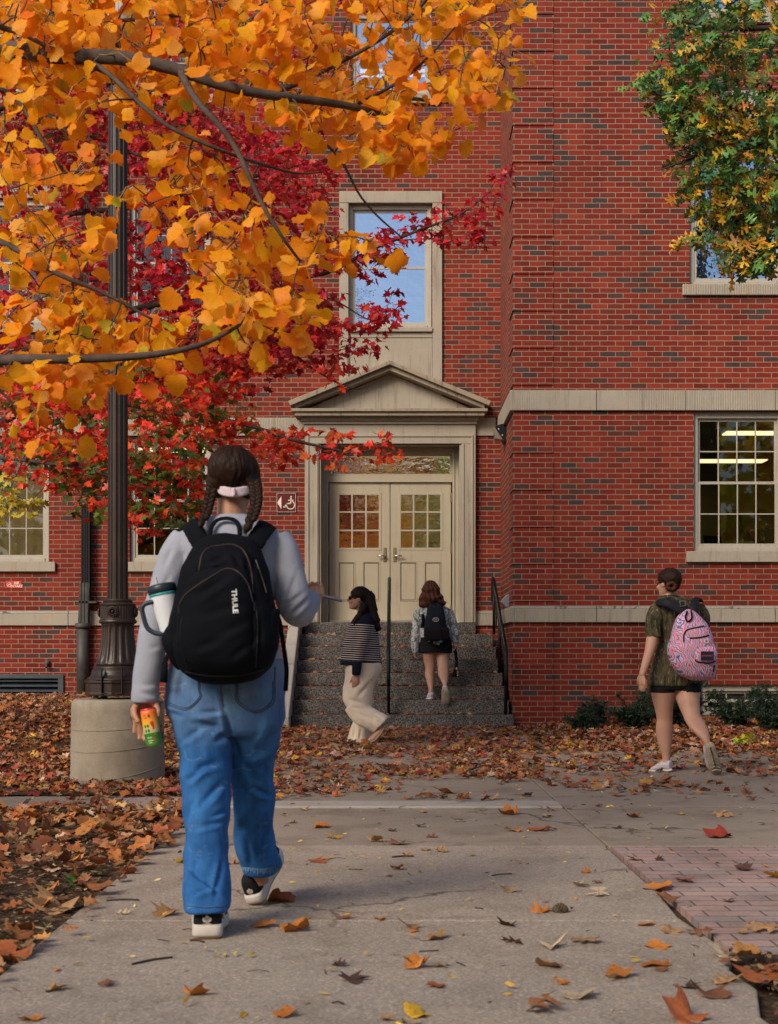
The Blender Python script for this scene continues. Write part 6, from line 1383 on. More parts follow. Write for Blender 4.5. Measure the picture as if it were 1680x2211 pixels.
b = MB().lathe([(.0262,L_-.006),(.0265,L_-.002),(.0245,L_),(.022,L_-.004)], (0,0,0), 40); b.v = [tuple(TT @ Vector(v)) for v in b.v]; b.build('can_lid', pmat('pink_metal', (.75,.08,.12), .3, .05, 6, 0, 0, .6), CAN, smooth=True)
PH = MB(); PH.box(-.036,.036,-.075,.075,-.004,.004); T_ = Matrix.Translation(P(694,1287,5.30)) @ Matrix.Rotation(R(-70), 4, 'Z') @ Matrix.Rotation(R(12), 4, 'Y') @ Matrix.Rotation(R(-10), 4, 'X'); PH.v = [tuple(T_ @ Vector(v)) for v in PH.v]
o = PH.build('phone', pmat('phone_case', (.07,.09,.12), .3, .1), bevel=.003); tag(o, 'phone in a slate blue case held in the right hand of the woman with braids', 'phone')
# ---- woman in camouflage tee at the right
def camo(name, cols, sc_=(14,14,8), seed=0, bs=60):
    t = NT(name); p = t.obj(); v = t.vmath('ADD', t.scl(p, sc_), (seed, seed, seed)); n = t.noise(v, 1.6, 6, .7, .8); c = t.ramp(n, [(.25+.5*i/(len(cols)-1), c_) for i, c_ in enumerate(cols)])
    n2 = t.noise(t.scl(v, (1,1,.5)), 5, 4, .7); c = t.mix(t.ramp(n2, [(.56, 0.0), (.64, .8)]), c, tuple(x*2.2 for x in cols[-1])); t.bump(t.noise(p, bs, 3), .002); return t.fin(c, .9, 0, .15)
PW = empty('person', (PX(1460, 11.3), 11.3, 0), 'woman in camouflage tee and black shorts striding left past the brick wing', 'person')
b = MB()
rows(b, [(1284,1430,1466,11.3,.065),(1296,1424,1490,11.3,.09),(1320,1412,1512,11.3,.11),(1376,1432,1500,11.32,.12),(1420,1420,1504,11.33,.13),(1460,1408,1511,11.33,.145),(1484,1412,1505,11.33,.12)], 26)
rows(b, [(1470,1408,1460,11.33,.11),(1495,1407,1459,11.34,.11),(1511,1409,1456.5,11.35,.10),(1530,1414,1453,11.36,.082),(1545,1417,1453,11.37,.07),(1556,1418,1452,11.38,.066),(1572,1416,1453,11.39,.07),(1590,1417,1452,11.4,.066),(1612,1423,1450,11.4,.052),(1632,1429.5,1447.5,11.4,.036),(1646,1430,1447,11.4,.034),(1654,1426,1448,11.4,.036)], 22)
rows(b, [(1470,1459,1511,11.31,.11),(1495,1460,1512,11.28,.11),(1511,1461,1510.5,11.25,.10),(1528,1467,1511,11.22,.085),(1545,1474.5,1512.7,11.18,.075),(1558,1480,1521,11.12,.068),(1572,1489,1528,11.06,.066),(1585,1501,1531,11.02,.056),(1597,1513,1533,10.99,.042),(1607,1520,1533.5,10.98,.034),(1616,1522,1536,10.98,.034)], 22)
limb(b, [(1416,1316,11.25,.05),(1409,1376,11.2,.050),(1404,1402,11.18,.043),(1396,1428,11.17,.036),(1388,1452,11.16,.027),(1386,1458,11.16,.025)])
limb(b, [(1510,1316,11.3,.05),(1516,1370,11.35,.045),(1508,1410,11.5,.035),(1498,1420,11.65,.026)])
limb(b, [(1452,1300,11.3,.066),(1448,1284,11.3,.060),(1447,1266,11.3,.056)])
T2_ = head(b, P(1444, 1287, 11.28), .212, 38, -4)
hand(b, P(1386, 1456, 11.16), (.04, 0, -1), (.6, .5, 0), (.6,.8,0), .165, 14, .14, [10,14,18,22], .8, 10)
fuse(b, .007, 'body', M['skin2'], PW, 3); eyes(T2_, .222, PW, 38)
b = MB()
rows(b, [(1286,1430,1467,11.3,.07),(1292,1422,1482,11.3,.092),(1302,1411,1506,11.3,.11),(1318,1406,1519,11.3,.125),(1345,1414,1514,11.3,.13),(1380,1424,1508,11.3,.135),(1420,1412,1511,11.32,.145),(1450,1404,1515,11.33,.155),(1473,1399,1517,11.33,.158),(1480,1400,1516,11.33,.155)], 30)
limb(b, [(1422,1312,11.27,.062),(1414,1330,11.24,.066),(1411,1355,11.22,.062),(1411,1378,11.2,.058)]); limb(b, [(1504,1312,11.3,.06),(1515,1330,11.3,.062),(1517,1362,11.33,.058)])
fuse(b, .008, 'tee_shirt', camo('woodland_camo', [(.005,.007,.004),(.018,.021,.010),(.075,.060,.034),(.010,.013,.006),(.10,.08,.055)], (11,11,4.5), 3), PW, 2, creases([(1430,1380,1425,1440,.012,6),(1440,1420,1420,1465,.010,5),(1415,1330,1428,1370,.010,4),(1500,1440,1490,1475,.008,5),(1445,1330,1440,1400,.008,5)], wr(1, .006, 11, (6,6,6))))
b = MB(); rows(b, [(1460,1404,1514,11.33,.15),(1480,1404,1514,11.33,.152),(1488,1406,1512,11.33,.14)], 26); rows(b, [(1475,1404,1458,11.33,.125),(1495,1404.5,1458.5,11.34,.122)], 20); rows(b, [(1475,1459,1514,11.31,.125),(1495,1459.5,1513,11.29,.122)], 20)
fuse(b, .008, 'shorts', cloth('black_shorts', (.006,.006,.007), .9), PW, 2)
b = MB(); hc = P(1448, 1252, 11.3); b.ell(hc, (.088,.098,.088), 24, 16); cap(b, T2_, .212, 38, 1.06); b.ell(P(1450,1262,11.25), (.072,.07,.06), 16, 12)
def bd(c_):
    def f(p, n_): q = p-c_; return .003*math.sin(math.atan2(q.x, q.z+.02)*26)+.003*mnoise.noise(q*30)
    return f
H2 = fuse(b, .007, 'hair', M['hair'], PW, 2, bd(hc))
b = MB()
for k in range(5): a = k*1.3; c_ = P(1449, 1266, 11.19); b.tube([c_+Vector((.032*math.cos(a+j*.5), -.012*j*.5, .026*math.sin(a+j*.5))) for j in range(5)], [.012,.018,.019,.017,.010], 8)
fuse(b, .006, 'bun', M['haira'], H2, 1)
b = MB(); b.tube([P(1423,1236,11.3), P(1421,1244,11.3), P(1424,1250,11.32)], .007, 6); b.build('sunglasses', M['dark'], PW)
M['knit'] = pmat('grey_knit_shoe', (.42,.38,.42), .7, .12, 40, 120, .001); M['wsole'] = pmat('white_foam_sole', (.55,.50,.46), .6, .12, 30); M['tansole'] = pmat('tan_shoe_sole', (.30,.24,.18), .8, .2, 20)
def shoe_path(pts, rad, parent, m_up, sole_pts=None, sole_r=None, ref=None, sole_m=None, vox=.006):
    b = MB(); S_ = smooth_path([tuple(P(x, y, d))+r for (x, y, d), r in zip(pts, rad)], 4); b.tube([q[:3] for q in S_], [(float(q[3]), float(q[4])) for q in S_], 16, ref=ref)
    s = fuse(b, vox, 'shoe', m_up, parent, 2)
    if sole_pts:
        b = MB(); S_ = smooth_path([tuple(P(x, y, d))+r for (x, y, d), r in zip(sole_pts, sole_r)], 4); b.tube([q[:3] for q in S_], [(float(q[3]), float(q[4])) for q in S_], 18, ref=ref); b.build('sole', sole_m or M['wsole'], s, smooth=True)
    return s
shoe_path([(1449,1652,11.36),(1443,1652,11.38),(1432,1653,11.42),(1418,1658,11.46),(1408,1661,11.49)], [(.030,.036),(.040,.040),(.045,.038),(.045,.026),(.030,.016)], PW, M['knit'],
          [(1452,1662,11.36),(1446,1663,11.37),(1430,1663,11.42),(1415,1664,11.46),(1405,1663,11.50)], [(.030,.010),(.042,.012),(.046,.011),(.046,.010),(.028,.008)], ref=(0,0,1))
s3 = shoe_path([(1528,1606,11.0),(1529,1616,11.01),(1532,1632,11.05),(1538,1650,11.08),(1545,1664,11.10)], [(.030,.030),(.040,.040),(.042,.036),(.048,.030),(.034,.018)], PW, M['knit'],
          [(1530,1604,10.965),(1533,1612,10.95),(1538,1630,10.97),(1543,1650,11.0),(1548,1664,11.04),(1551,1672,11.07)], [(.026,.012),(.040,.016),(.040,.016),(.050,.016),(.046,.014),(.026,.010)], sole_m=M['tansole'])
b = MB()
for k in range(8): y = 1614+k*7; xm = 1533+(y-1612)*.27; b.tube([P(xm-9, y+1, 10.945+.0012*(y-1612)), P(xm, y-1, 10.932+.0012*(y-1612)), P(xm+9, y+1, 10.945+.0012*(y-1612))], .006, 6)
b.build('tread', M['tansole'], s3); b = MB(); b.tube([P(1534,1614,10.925), P(1540,1635,10.945), P(1545,1655,10.975)], .004, 6); b.build('groove', M['dark'], s3)
# pink patterned backpack
def zig():
    t = NT('zigzag_print'); p = t.obj(); x, y, z = t.sep(p); n = t.noise(p, 9, 2, col=True); nx, ny, nz = t.sep(n)
    u = t.math('ADD', t.math('MULTIPLY', t.math('ADD', x, t.math('MULTIPLY', z, .28)), 11.0), t.math('MULTIPLY', nx, 1.6)); tri = t.math('ABSOLUTE', t.math('SUBTRACT', t.math('FRACT', u), .5))
    v = t.math('FRACT', t.math('ADD', t.math('MULTIPLY', z, 8.5), t.math('MULTIPLY', tri, 2.4)))
    c = t.ramp(v, [(0, (.09,.08,.16)), (.20, (.42,.33,.58)), (.34, (.62,.55,.66)), (.42, (.12,.11,.20)), (.55, (.66,.17,.20)), (.86, (.55,.45,.66))], 'CONSTANT')
    big = t.ramp(t.noise(p, 6, 2), [(.4, 0.0), (.6, .5)]); c = t.mix(t.math('MULTIPLY', big, .7), c, (.52,.26,.33)); t.bump(t.noise(p, 50, 3), .003); return t.fin(c, .8, 0, .2)
PB = empty('backpack', (PX(1500, 11.1), 11.1, 1.0), 'pink and lavender zigzag backpack slung on the woman in the camouflage tee', 'backpack')
b = MB(); rows(b, [(1316,1480,1492,11.12,.03),(1322,1472,1502,11.11,.055),(1334,1462,1513,11.10,.075),(1350,1456,1528,11.08,.10),(1375,1449,1537,11.06,.12),(1400,1442,1545,11.05,.13),(1415,1443,1547,11.05,.13),(1432,1450,1546,11.05,.13),(1448,1460,1544,11.06,.12),(1460,1473,1541,11.07,.10),(1468,1492,1535,11.09,.07)], 30, 4, 2.3)
PBO = fuse(b, .0085, 'main_body', zig(), PB, 3, wr(1, .006, 21, (8,8,8)))
b = MB(); rows(b, [(1396,1505,1544,10.96,.03),(1402,1500,1547,10.95,.05),(1415,1498,1548,10.95,.055),(1428,1500,1545,10.95,.045),(1432,1506,1540,10.96,.03)], 24, 3, 3); PK = fuse(b, .008, 'front_pocket', zig(), PB, 2)
bvs2 = [bvh_of(PBO), bvh_of(PK)]
class _B2:
    def ray_cast(s, o_, d_):
        hs = [h for h in (q.ray_cast(o_, d_) for q in bvs2) if h[0] is not None]; return min(hs, key=lambda h: h[3]) if hs else (None,)*4
B2 = _B2(); b = MB()
for L in ([(1477,1386),(1477,1372),(1482,1362),(1492,1358),(1520,1352)], [(1489,1378),(1510,1377),(1530,1372)], [(1501,1424),(1506,1429),(1530,1431),(1544,1427)], [(1540,1450),(1542,1436)]): seam(B2, L, .006, b, .003)
b.build('zip', cloth('black_zip', (.006,.006,.007), .6), PB)
q = onto(B2, 1527, 1416, .004); lb = MB().box(-.050,.050,-.002,.004,-.035,.035); lb.v = [tuple(Vector(v)+q) for v in lb.v]; LBL = lb.build('label_patch', cloth('navy_patch', (.012,.012,.03), .7), PB)
me = text_mesh('JANSPORT', .018, .0005, .0006); place_mesh(me, Matrix.Translation(q+Vector((0,-.004,0))) @ Matrix.Rotation(R(90), 4, 'X'), 'lettering', cloth('patch_letters', (.28,.06,.08)), LBL)
q = onto(B2, 1525, 1385, .004); b = MB(); b.tube([q+Vector((.014*math.cos(2*math.pi*k/16), -.004, .014*math.sin(2*math.pi*k/16))) for k in range(17)], .004, 6); b.build('ring_charm', M['wsole'], PB)
b = MB()
for pts, r_ in (([(1478,1322,11.09),(1460,1312,11.1),(1440,1302,11.12),(1424,1300,11.18),(1416,1304,11.26)], (.035,.010)), ([(1500,1326,11.08),(1497,1310,11.1),(1502,1296,11.16),(1508,1292,11.24),(1512,1298,11.32)], (.032,.010)), ([(1492,1320,11.12),(1470,1304,11.13),(1450,1294,11.16),(1440,1292,11.2)], (.018,.006)), ([(1462,1352,11.12),(1452,1380,11.14),(1444,1404,11.12)], (.014,.006))):
    b = MB(); sp = smooth_path([tuple(P(*q)) for q in pts], 4); b.tube(sp, [r_]*len(sp), 12, ref=(0,1,0)); fuse(b, .006, 'shoulder_strap', cloth('black_webbing', (.008,.009,.014), .7), PB, 1)
b = MB(); b.tube(smooth_path([tuple(P(*q)) for q in ((1484,1320,11.04),(1480,1334,11.0),(1486,1342,10.98),(1494,1334,11.0),(1492,1318,11.04))], 4), .007, 8); b.build('haul_loop', M['nylon'], PB)
b = MB(); c_ = P(1474, 1303, 11.08); b.tube([c_+Vector(v) for v in ((-.022,0,.018),(.018,0,.022),(.022,0,-.018),(-.018,0,-.022),(-.022,0,.018))], .0035, 6); b.build('buckle', M['steel'], PB)

# ---- woman in striped sweater
D_ = 14.9
PS = empty('person', (PX(785, D_), D_, 0), 'woman in navy striped sweater, cream trousers and sunglasses walking left before the steps', 'person')
b = MB()
rows(b, [(1324,774,804,14.9,.07),(1332,768,808,14.9,.13),(1350,760,812,14.9,.16),(1385,750,812,14.9,.16),(1430,745,815,14.9,.17),(1460,748,815,14.9,.18),(1475,752,808,14.9,.15)], 24)
limb(b, [(788,1330,14.9,.06),(782,1316,14.9,.055),(780,1302,14.9,.055)])
T3_ = head(b, P(773, 1315, 14.9), .228, 88, 2)
limb(b, [(788,1345,14.72,.055),(778,1390,14.7,.048),(771,1430,14.68,.036),(769,1457,14.68,.027)]); limb(b, [(775,1345,15.08,.055),(762,1390,15.1,.045),(756,1425,15.1,.03)])
hand(b, P(769, 1457, 14.68), (-.12, 0, -1), (.2, 1, 0), (-1, .2, 0), .165, 16, .10, [14,16,20,24], .6, 10); hand(b, P(756, 1425, 15.1), (-.1, 0, -1), (0, -1, 0), (-1,0,0), .165, 20)
limb(b, [(790,1460,14.8,.10),(774,1500,14.8,.065),(770,1530,14.78,.045),(787,1549,14.76,.04),(810,1563,14.74,.036),(824,1572,14.74,.033)]); limb(b, [(780,1460,15.0,.10),(780,1530,15.05,.06),(776,1585,15.1,.036),(770,1598,15.1,.034)])
b.tube([P(826,1568,14.74), P(818,1582,14.74), P(806,1594,14.74), P(796,1599,14.74)], [(.034,.036),(.036,.038),(.036,.04),(.02,.03)], 12)
b.tube([P(772,1599,15.1), P(762,1601,15.1), P(751,1602,15.1)], [.034,.03,.02], 12)
fuse(b, .0075, 'body', M['skin2'], PS, 2); eyes(T3_, .232, PS, 88)
def striped():
    t = NT('navy_striped_knit'); g = t.new('ShaderNodeNewGeometry'); x, y, z = t.sep(g.outputs['Position']); w_ = t.math('ADD', z, t.math('MULTIPLY', x, .06))
    f = t.math('FRACT', t.math('MULTIPLY', w_, 1/.0232)); s_ = t.math('LESS_THAN', f, .33); zl, zh = PZ(1422, D_)-.05, PZ(1341, D_)-.045
    m_ = t.math('MULTIPLY', s_, t.math('MULTIPLY', t.math('GREATER_THAN', w_, zl), t.math('LESS_THAN', w_, zh))); c = t.mix(m_, (.008,.010,.022), (.55,.46,.42))
    t.bump(t.noise(t.obj(), 150, 2), .001); return t.fin(c, .9, 0, .15)
sm_ = striped(); b = MB()
rows(b, [(1322,775,802,14.9,.085),(1328,768,808,14.9,.13),(1336,762,811,14.9,.17),(1350,755,814,14.9,.185),(1382,743,818,14.9,.19),(1410,738,821,14.9,.195),(1432,735,825,14.9,.20),(1436,736,825,14.9,.195)], 30)
SWE = fuse(b, .008, 'sweater', sm_, PS, 2, wr(1, .005, 31, (6,6,5)))
b = MB(); limb(b, [(790,1338,14.76,.055),(786,1352,14.70,.072),(779,1385,14.66,.066),(774,1412,14.65,.056),(770,1440,14.65,.048),(769.5,1457,14.66,.042)], 18); fuse(b, .0075, 'sleeve', sm_, SWE, 2, wr(1, .005, 32, (6,6,8)))
def cream_cloth():
    m_ = cloth('cream_linen', (.66,.56,.46), .9, 120, .001, .08); return m_
cr = cream_cloth(); b = MB()
rows(b, [(1432,748,824,14.88,.19),(1450,746,822,14.88,.19),(1470,744,812,14.86,.17),(1490,741,806,14.84,.14),(1510,741,803,14.82,.12),(1530,750,803,14.82,.10),(1545,764,806,14.80,.085)], 28)
b.tube(smooth_path([tuple(P(*q)) for q in ((765,1520,14.8),(780,1541,14.78),(800,1552,14.76),(816,1561,14.76),(822,1566,14.76))], 4), [(r_, .085) for r_ in np.linspace(.12, .108, 17)], 18, ref=(0,1,0))
b.tube(smooth_path([tuple(P(*q)) for q in ((800,1545,14.78),(815,1556,14.76),(822,1563,14.76))], 4), [(.06,.08),(.065,.08),(.085,.09),(.095,.095),(.10,.10),(.108,.10),(.11,.10),(.112,.10),(.11,.10)], 14, ref=(0,1,0))
rows(b, [(1490,752,806,15.02,.12),(1520,762,804,15.04,.11),(1545,766,802,15.06,.10),(1570,758,802,15.07,.115),(1590,752,799,15.08,.13),(1602,747,797,15.08,.14)], 24)
fuse(b, .008, 'trousers', cr, PS, 2, creases([(750,1510,790,1520,.014,5),(760,1525,800,1538,.012,4),(780,1540,815,1560,.012,4),(790,1480,770,1510,.010,5),(800,1470,780,1500,.008,4),(768,1560,762,1598,.012,3),(780,1570,776,1600,.010,3),(800,1540,830,1555,.010,3),(770,1535,795,1555,.012,4)], wr(1, .006, 33, (6,6,5))))
b = MB(); hc = P(785, 1284, 14.9); cap(b, T3_, .228, 88, 1.06); b.ell(hc+Vector((.055,0,-.05)), (.075,.082,.10), 18, 12)
b.tube(smooth_path([tuple(P(*q)) for q in ((796,1292,14.9),(803,1320,14.88),(811,1342,14.84),(819,1362,14.82)) ], 4), [(.07,.08)]*5+[(.055,.07)]*4+[(.035,.05)]*3+[(.015,.02)], 14)
b.tube(smooth_path([tuple(P(*q)) for q in ((786,1304,14.82),(781,1320,14.79),(773,1335,14.77),(764,1349,14.78)) ], 4), [(.04,.05)]*5+[(.038,.04)]*4+[(.03,.03)]*3+[(.012,.02)], 12)
def lh(p, n_): q = p-hc; return .004*math.sin((q.x*1.0+q.z*.2)*240+4*mnoise.noise(q*14))*.6+.004*mnoise.noise(q*25)
fuse(b, .0075, 'hair', M['hairb'], PS, 2, lh)
b = MB(); c_ = P(755, 1287.5, 14.82)
b.ell(T3_ @ Vector((.16,.395,.50)), (.014,.032,.022), 12, 8); b.ell(T3_ @ Vector((-.16,.395,.50)), (.014,.032,.022), 12, 8); b.tube([T3_ @ Vector((s_*.29,.36,.53)) for s_ in (-1, 1)], .004, 6)
for s_ in (-1, 1): b.tube([T3_ @ Vector((s_*.29,.37,.53)), T3_ @ Vector((s_*.37,.2,.53)), T3_ @ Vector((s_*.37,.0,.52))], .005, 6); b.build('sunglasses', M['dark'], PS, smooth=True)
SN = MB(); SN.tube([P(831,1567,14.74), P(823,1583,14.74), P(811,1597,14.74), P(799,1603,14.74)], [(.036,.012),(.040,.013),(.042,.013),(.03,.010)], 12, ref=(1,0,1)); SN.tube([P(782,1602.5,15.1), P(766,1603.5,15.1), P(749,1604,15.1)], [(.040,.014),(.042,.014),(.03,.012)], 12, ref=(0,0,1)); SN.build('sandals', pmat('tan_sandal', (.36,.26,.18), .7, .1), PS, smooth=True)

# ---- woman on the steps
PT = empty('person', (PX(940, 18.45), 18.45, .357), 'woman with auburn hair in pale leaf print jacket and black skirt climbing the steps', 'person')
b = MB(); d_ = 18.5
rows(b, [(1312,925,950,d_,.08),(1322,908,968,d_,.11),(1350,912,964,d_,.11),(1380,908,972,d_,.13),(1400,906,975,d_,.14),(1410,910,972,d_,.12)], 22)
rows(b, [(1398,908,941,d_,.11),(1412.7,911.6,940,d_,.10),(1430,915,940,d_,.075),(1443,918,940,d_,.068),(1456,917,939,d_,.072),(1472,921,938,18.46,.055),(1486,925,936,18.42,.036),(1500,925,936,18.42,.036)], 20)
rows(b, [(1398,939,972,d_,.11),(1412.7,940.5,970.8,d_,.10),(1430,944,970,18.45,.075),(1443,945,969,18.4,.068),(1456,946,969,18.32,.07),(1468,951,968,18.25,.052),(1478,956,966,18.2,.038),(1488,957,966,18.18,.036)], 20)
limb(b, [(930,1320,d_,.06),(931,1305,d_,.055),(932,1295,d_,.055)]); T4_ = head(b, P(932, 1304, d_+.03), .222, 0, -14)
limb(b, [(903,1330,d_,.05),(897,1370,d_,.04),(895,1400,18.45,.028)]); limb(b, [(972,1330,d_,.05),(981,1362,d_,.04),(983,1388,18.42,.027)])
hand(b, P(983,1388,18.42), (0, 0, -1), (-1, 0, 0), (0, 1, 0), .16, 30, .06); hand(b, P(895.5,1404,18.45), (0, .1, -1), (1, 0, 0), (0, 1, 0), .16, 30, .06)
fuse(b, .008, 'body', M['skin2'], PT, 2); eyes(T4_, .228, PT, 0)
b = MB(); rows(b, [(1308,920,956,d_,.09),(1314,904,970,d_,.115),(1324,898,976,d_,.13),(1350,904,972,d_,.135),(1375,904,975,d_,.145),(1388,905,976,d_,.15),(1394,907,974,d_,.14)], 26)
limb(b, [(906,1320,d_,.06),(901,1340,d_,.062),(898,1368,18.47,.058),(896.5,1392,18.45,.052),(897,1409,18.45,.040)]); limb(b, [(968,1320,d_,.06),(975,1340,d_,.062),(981,1362,18.47,.056),(983,1380,18.44,.046),(983,1388,18.43,.040)])
fuse(b, .009, 'jacket', camo('pale_leaf_print', [(.02,.025,.02),(.20,.21,.23),(.06,.08,.03),(.46,.46,.52),(.15,.16,.04),(.30,.31,.36)], (12,12,8), 8, 50), PT, 2, wr(1, .010, 41, (7,7,8)))
b = MB(); rows(b, [(1376,906,975,d_,.145),(1395,904.5,976,d_,.15),(1409,904,977,d_,.152)], 28, 4, 2.3); fuse(b, .009, 'skirt', cloth('black_skirt', (.007,.007,.009), .9), PT, 1, wr(1, .007, 42, (12,12,1.5)))
b = MB(); hc = P(930, 1276, d_+.02); b.ell(hc+Vector((0,0,.02)), (.108,.118,.118), 22, 14); cap(b, T4_, .222, 0, 1.05)
rows(b, [(1268,913,948,18.46,.10),(1282,908,953,18.45,.10),(1294,905,959,18.43,.09),(1303,903,962,18.42,.075),(1310,907,952,18.42,.05)], 26)
b.tube([P(955,1296,18.42), P(962,1300,18.42), P(967,1299,18.42)], [.03,.02,.008], 8)
def wv_(p, n_): q = p-hc; return .010*math.sin(q.z*52+3*mnoise.noise(q*9))*(1 if q.z < .03 else .2)+.006*math.sin(math.atan2(q.x, -q.y)*18+q.z*20)
fuse(b, .008, 'hair', M['haira'], PT, 2, wv_)
shoe_path([(931,1496,18.36),(930,1502,18.38),(929,1506,18.44),(927,1508,18.52)], [(.036,.03),(.045,.045),(.05,.035),(.035,.02)], PT, M['knit'], [(929,1508,18.33),(928.5,1509,18.38),(927,1509.5,18.5),(926,1510,18.58)], [(.038,.014),(.050,.016),(.052,.016),(.03,.012)], ref=(0,0,1))
shoe_path([(961,1480,18.18),(961,1490,18.19),(961,1504,18.22),(962,1514,18.25)], [(.030,.03),(.042,.042),(.045,.035),(.03,.02)], PT, M['knit'], [(960.5,1484,18.14),(961,1490,18.13),(962,1502,18.15),(962.5,1514,18.18),(962.5,1521,18.21)], [(.03,.012),(.046,.015),(.052,.015),(.054,.014),(.03,.01)], sole_m=M['tansole'])
# small dark backpack, key pouch
SB = empty('backpack', (PX(943, 18.3), 18.3, 1.2), 'small dark slate backpack with an oval badge on the woman climbing the steps', 'backpack')
dk = pmat('slate_nylon', (.007,.010,.016), .8, .25, 9, 120, .001, 0, .12); b = MB()
rows(b, [(1305,930,950,18.34,.03),(1310,924,955,18.33,.05),(1330,921,961,18.31,.07),(1354,919,964,18.30,.08),(1368,917,969,18.29,.08),(1381,917,971,18.29,.075)], 30, 4, 3.2)
SBO = fuse(b, .0085, 'main_body', dk, SB, 2, wr(1, .006, 51, (9,9,9)))
b = MB(); rows(b, [(1356,917,968,18.24,.04),(1360,915,970,18.23,.055),(1378,916,972,18.23,.055),(1384,920,970,18.24,.04)], 26, 3, 3.4); SP = fuse(b, .0085, 'front_pocket', pmat('brown_black_nylon', (.008,.006,.007), .8, .2, 9, 0, 0, 0, .12), SB, 1)
b = MB(); b.tube([P(x, y, 18.22) for x, y in ((916,1356),(930,1357),(943,1357),(956,1357),(969,1356))], .006, 6); b.tube([P(953,1357,18.17), P(954,1372,18.165), P(955,1384,18.165)], .006, 6); b.build('zip', M['nylon'], SB)
bv = bvh_of(SBO); q = onto(bv, 941, 1338, .005); b = MB(); b.tube([q+Vector((.038*math.cos(2*math.pi*k/20), -.004, .024*math.sin(2*math.pi*k/20))) for k in range(21)], .0035, 6)
b.tube([q+Vector(v) for v in ((-.016,-.004,-.012),(-.014,-.004,.012),(0,-.004,-.006),(.014,-.004,.012),(.016,-.004,-.012))], .0028, 5); b.build('oval_badge', M['wsole'], SB)
b = MB(); b.tube(smooth_path([tuple(P(*v)) for v in ((932,1308,18.32),(933,1301,18.33),(941,1297,18.34),(948,1301,18.33),(949,1308,18.32))], 4), .012, 8); b.build('haul_loop', M['nylon'], SB, smooth=True)
for pts in ([(928,1312,18.36),(921,1304,18.38),(917,1300,18.42),(914,1300,18.5)], [(951,1312,18.36),(956,1303,18.38),(959,1299,18.42),(961,1300,18.5)]): b = MB(); sp = smooth_path([tuple(P(*v)) for v in pts], 4); b.tube(sp, [(.026,.008)]*len(sp), 10); b.build('shoulder_strap', M['nylon'], SB, smooth=True)
b = MB(); b.tube([P(951,1350,18.2), P(950,1334,18.2)], .008, 6); b.tube([P(909+5*math.cos(a), 1333+6*math.sin(a), 18.36) for a in [2*math.pi*k/16 for k in range(17)]], .004, 5); b.tube([P(913,1326,18.34), P(914,1340,18.34), P(912,1356,18.34)], [.02,.022,.03], 8); b.build('clipped_bottle', M['nylon'], SB)
b = MB(); b.tube([P(949,1384,18.16), P(955,1386,18.16)], .012, 6); b.build('blue_tag', pmat('blue_tag', (.03,.09,.16), .5), SB)
KP = empty('wristlet', P(984, 1452, 18.4), 'black key pouch with brass clasp hanging from the climbing woman hand', 'wristlet')
b = MB(); sp = smooth_path([tuple(P(*v)) for v in ((982,1396,18.40),(984,1412,18.4),(986,1428,18.4),(985,1442,18.4))], 4); b.tube(sp, [(.020,.005)]*len(sp), 8); b.build('wrist_strap', M['nylon'], KP)
b = MB(); b.tube([P(985,1446,18.4), P(985,1454,18.4), P(984.5,1462,18.4)], [(.035,.016),(.042,.02),(.045,.018)], 12); b.build('pouch', M['nylon'], KP, smooth=True); b = MB(); b.tube([P(986,1441,18.38), P(986,1446,18.37)], .008, 8); b.box(PX(987,18.35), PX(990,18.35), 18.35, 18.37, PZ(1460,18.36), PZ(1448,18.36)); b.build('clasp', M['brass'], KP)

# ---- inside the wing room: two seated people, monitor, chair
PI = empty('person', (PX(1588, 20.3), 20.3, 1.4), 'dark seated figure with long hair seen from behind through the wing window', 'person')
b = MB(); dd = 20.3
rows(b, [(1128,1576,1598,dd,.06),(1145,1568,1612,dd,.12),(1158,1558,1622,dd,.15),(1185,1562,1618,dd,.15),(1230,1562,1618,dd,.16),(1270,1560,1620,dd,.19)], 22); limb(b, [(1587,1135,dd,.06),(1587,1120,dd,.055)]); head(b, P(1587, 1136, dd), .23, 180-0, 0)
limb(b, [(1560,1162,dd,.06),(1554,1200,dd,.05),(1560,1235,20.0,.04)]); limb(b, [(1620,1162,dd,.06),(1626,1200,dd,.05),(1618,1235,20.0,.04)]); limb(b, [(1575,1265,dd,.09),(1570,1270,19.9,.07),(1570,1330,19.85,.05)]); limb(b, [(1605,1265,dd,.09),(1610,1270,19.9,.07),(1610,1330,19.85,.05)])
hand(b, P(1560,1235,20.0), (0,-1,-.3), (0,0,-1), (1,0,0)); hand(b, P(1618,1235,20.0), (0,-1,-.3), (0,0,-1), (-1,0,0))
fuse(b, .012, 'body', cloth('dark_clothes', (.018,.02,.028), .9), PI, 2)
b = MB(); rows(b, [(1100,1576,1592,dd-.02,.06),(1106,1570,1598,dd-.02,.10),(1122,1568,1601,dd-.02,.11),(1145,1566,1604,dd-.08,.07),(1165,1568,1602,dd-.13,.04)], 20); fuse(b, .012, 'hair', M['hairb'], PI, 1)
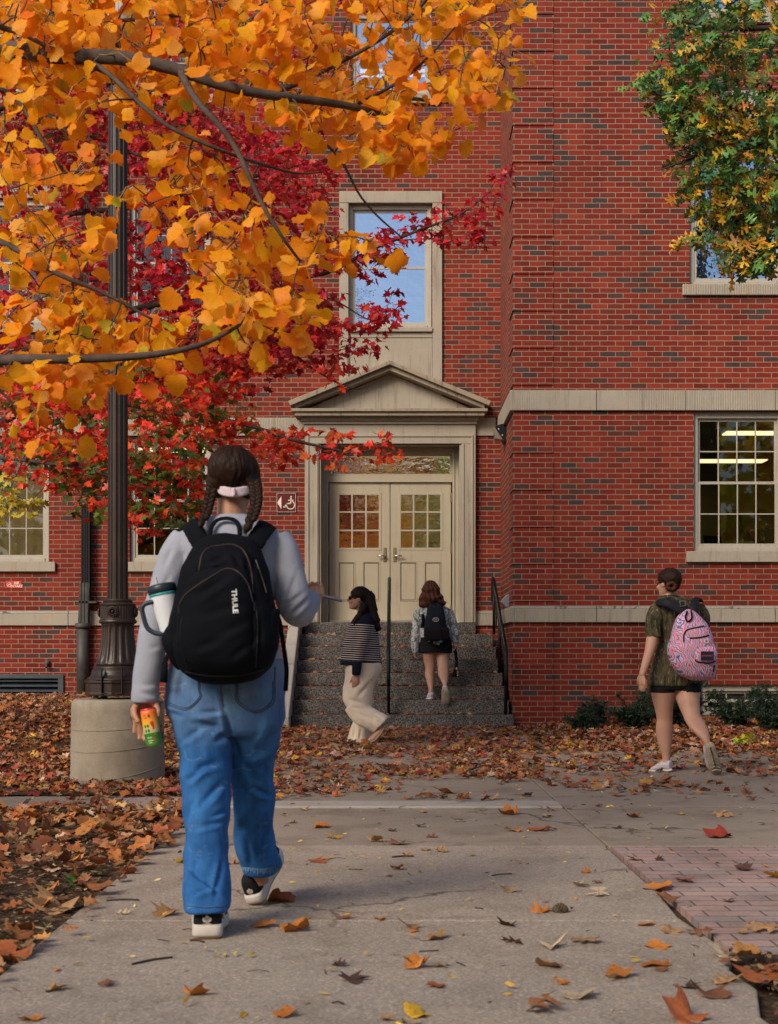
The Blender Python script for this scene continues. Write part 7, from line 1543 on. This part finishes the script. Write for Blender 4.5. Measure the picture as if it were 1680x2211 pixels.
P2_ = empty('person', (PX(1628, 23.0), 23.0, 1.4), 'small brown haired head far inside the room at right of the seated figure', 'person')
b = MB(); rows(b, [(1166,1620,1636,23.0,.07),(1180,1606,1650,23.0,.12),(1210,1606,1650,23.0,.14),(1260,1606,1650,23.0,.16)], 18); head(b, P(1628, 1172, 23.0), .23, 200, 0); fuse(b, .012, 'body', M['skin'], P2_, 2)
MB().ell(P(1628,1156,23.04), (.11,.12,.12), 16, 10).build('hair', M['haira'], P2_, smooth=True)
MN = empty('monitor', (PX(1535, 20.0), 20.0, 2.1), 'dark framed computer monitor behind the lower left panes of the wing window', 'monitor')
b = MB(); 
def quad3(x0,y0,x1,y1,d0,d1,w_):
    return
b.prism([(PX(1519,20), PZ(1156,20)), (PX(1556,20), PZ(1158,20)), (PX(1562,20), PZ(1200,20)), (PX(1528,20), PZ(1200,20))], 20.0, 20.06); b.build('housing', M['dark'], MN, fixn=True)
MB().prism([(PX(1527,20), PZ(1162,20)), (PX(1552,20), PZ(1163,20)), (PX(1556,20), PZ(1195,20)), (PX(1533,20), PZ(1195,20))], 19.99, 19.999).build('back_panel', pmat('grey_panel', (.06,.055,.05), .6), MN, fixn=True)
MB().box(PX(1535,20), PX(1550,20), 20.02, 20.08, 1.41, PZ(1199,20)).build('stand', M['dark'], MN)
CHR = empty('office_chair', (PX(1600, 20.05), 20.05, 1.41), 'low dark chair back behind the seated figure inside the wing room', 'chair')
MB().prism([(PX(1560,20), PZ(1205,20)), (PX(1560,20), PZ(1172,20)), (PX(1630,20), PZ(1167,20)), (PX(1630,20), PZ(1205,20))], 20.0, 20.05).build('backrest', M['dark'], CHR, bevel=.01, fixn=True)
MB().box(PX(1560,20), PX(1630,20), 20.06, 20.5, 1.85, 1.92).build('seat', M['dark'], CHR, bevel=.01)
for sx in (1565, 1625):
    for sy in (20.08, 20.45): MB().box(PX(sx,20)-.02, PX(sx,20)+.02, sy-.02, sy+.02, 1.405, 1.849).build('leg', M['dark'], CHR)
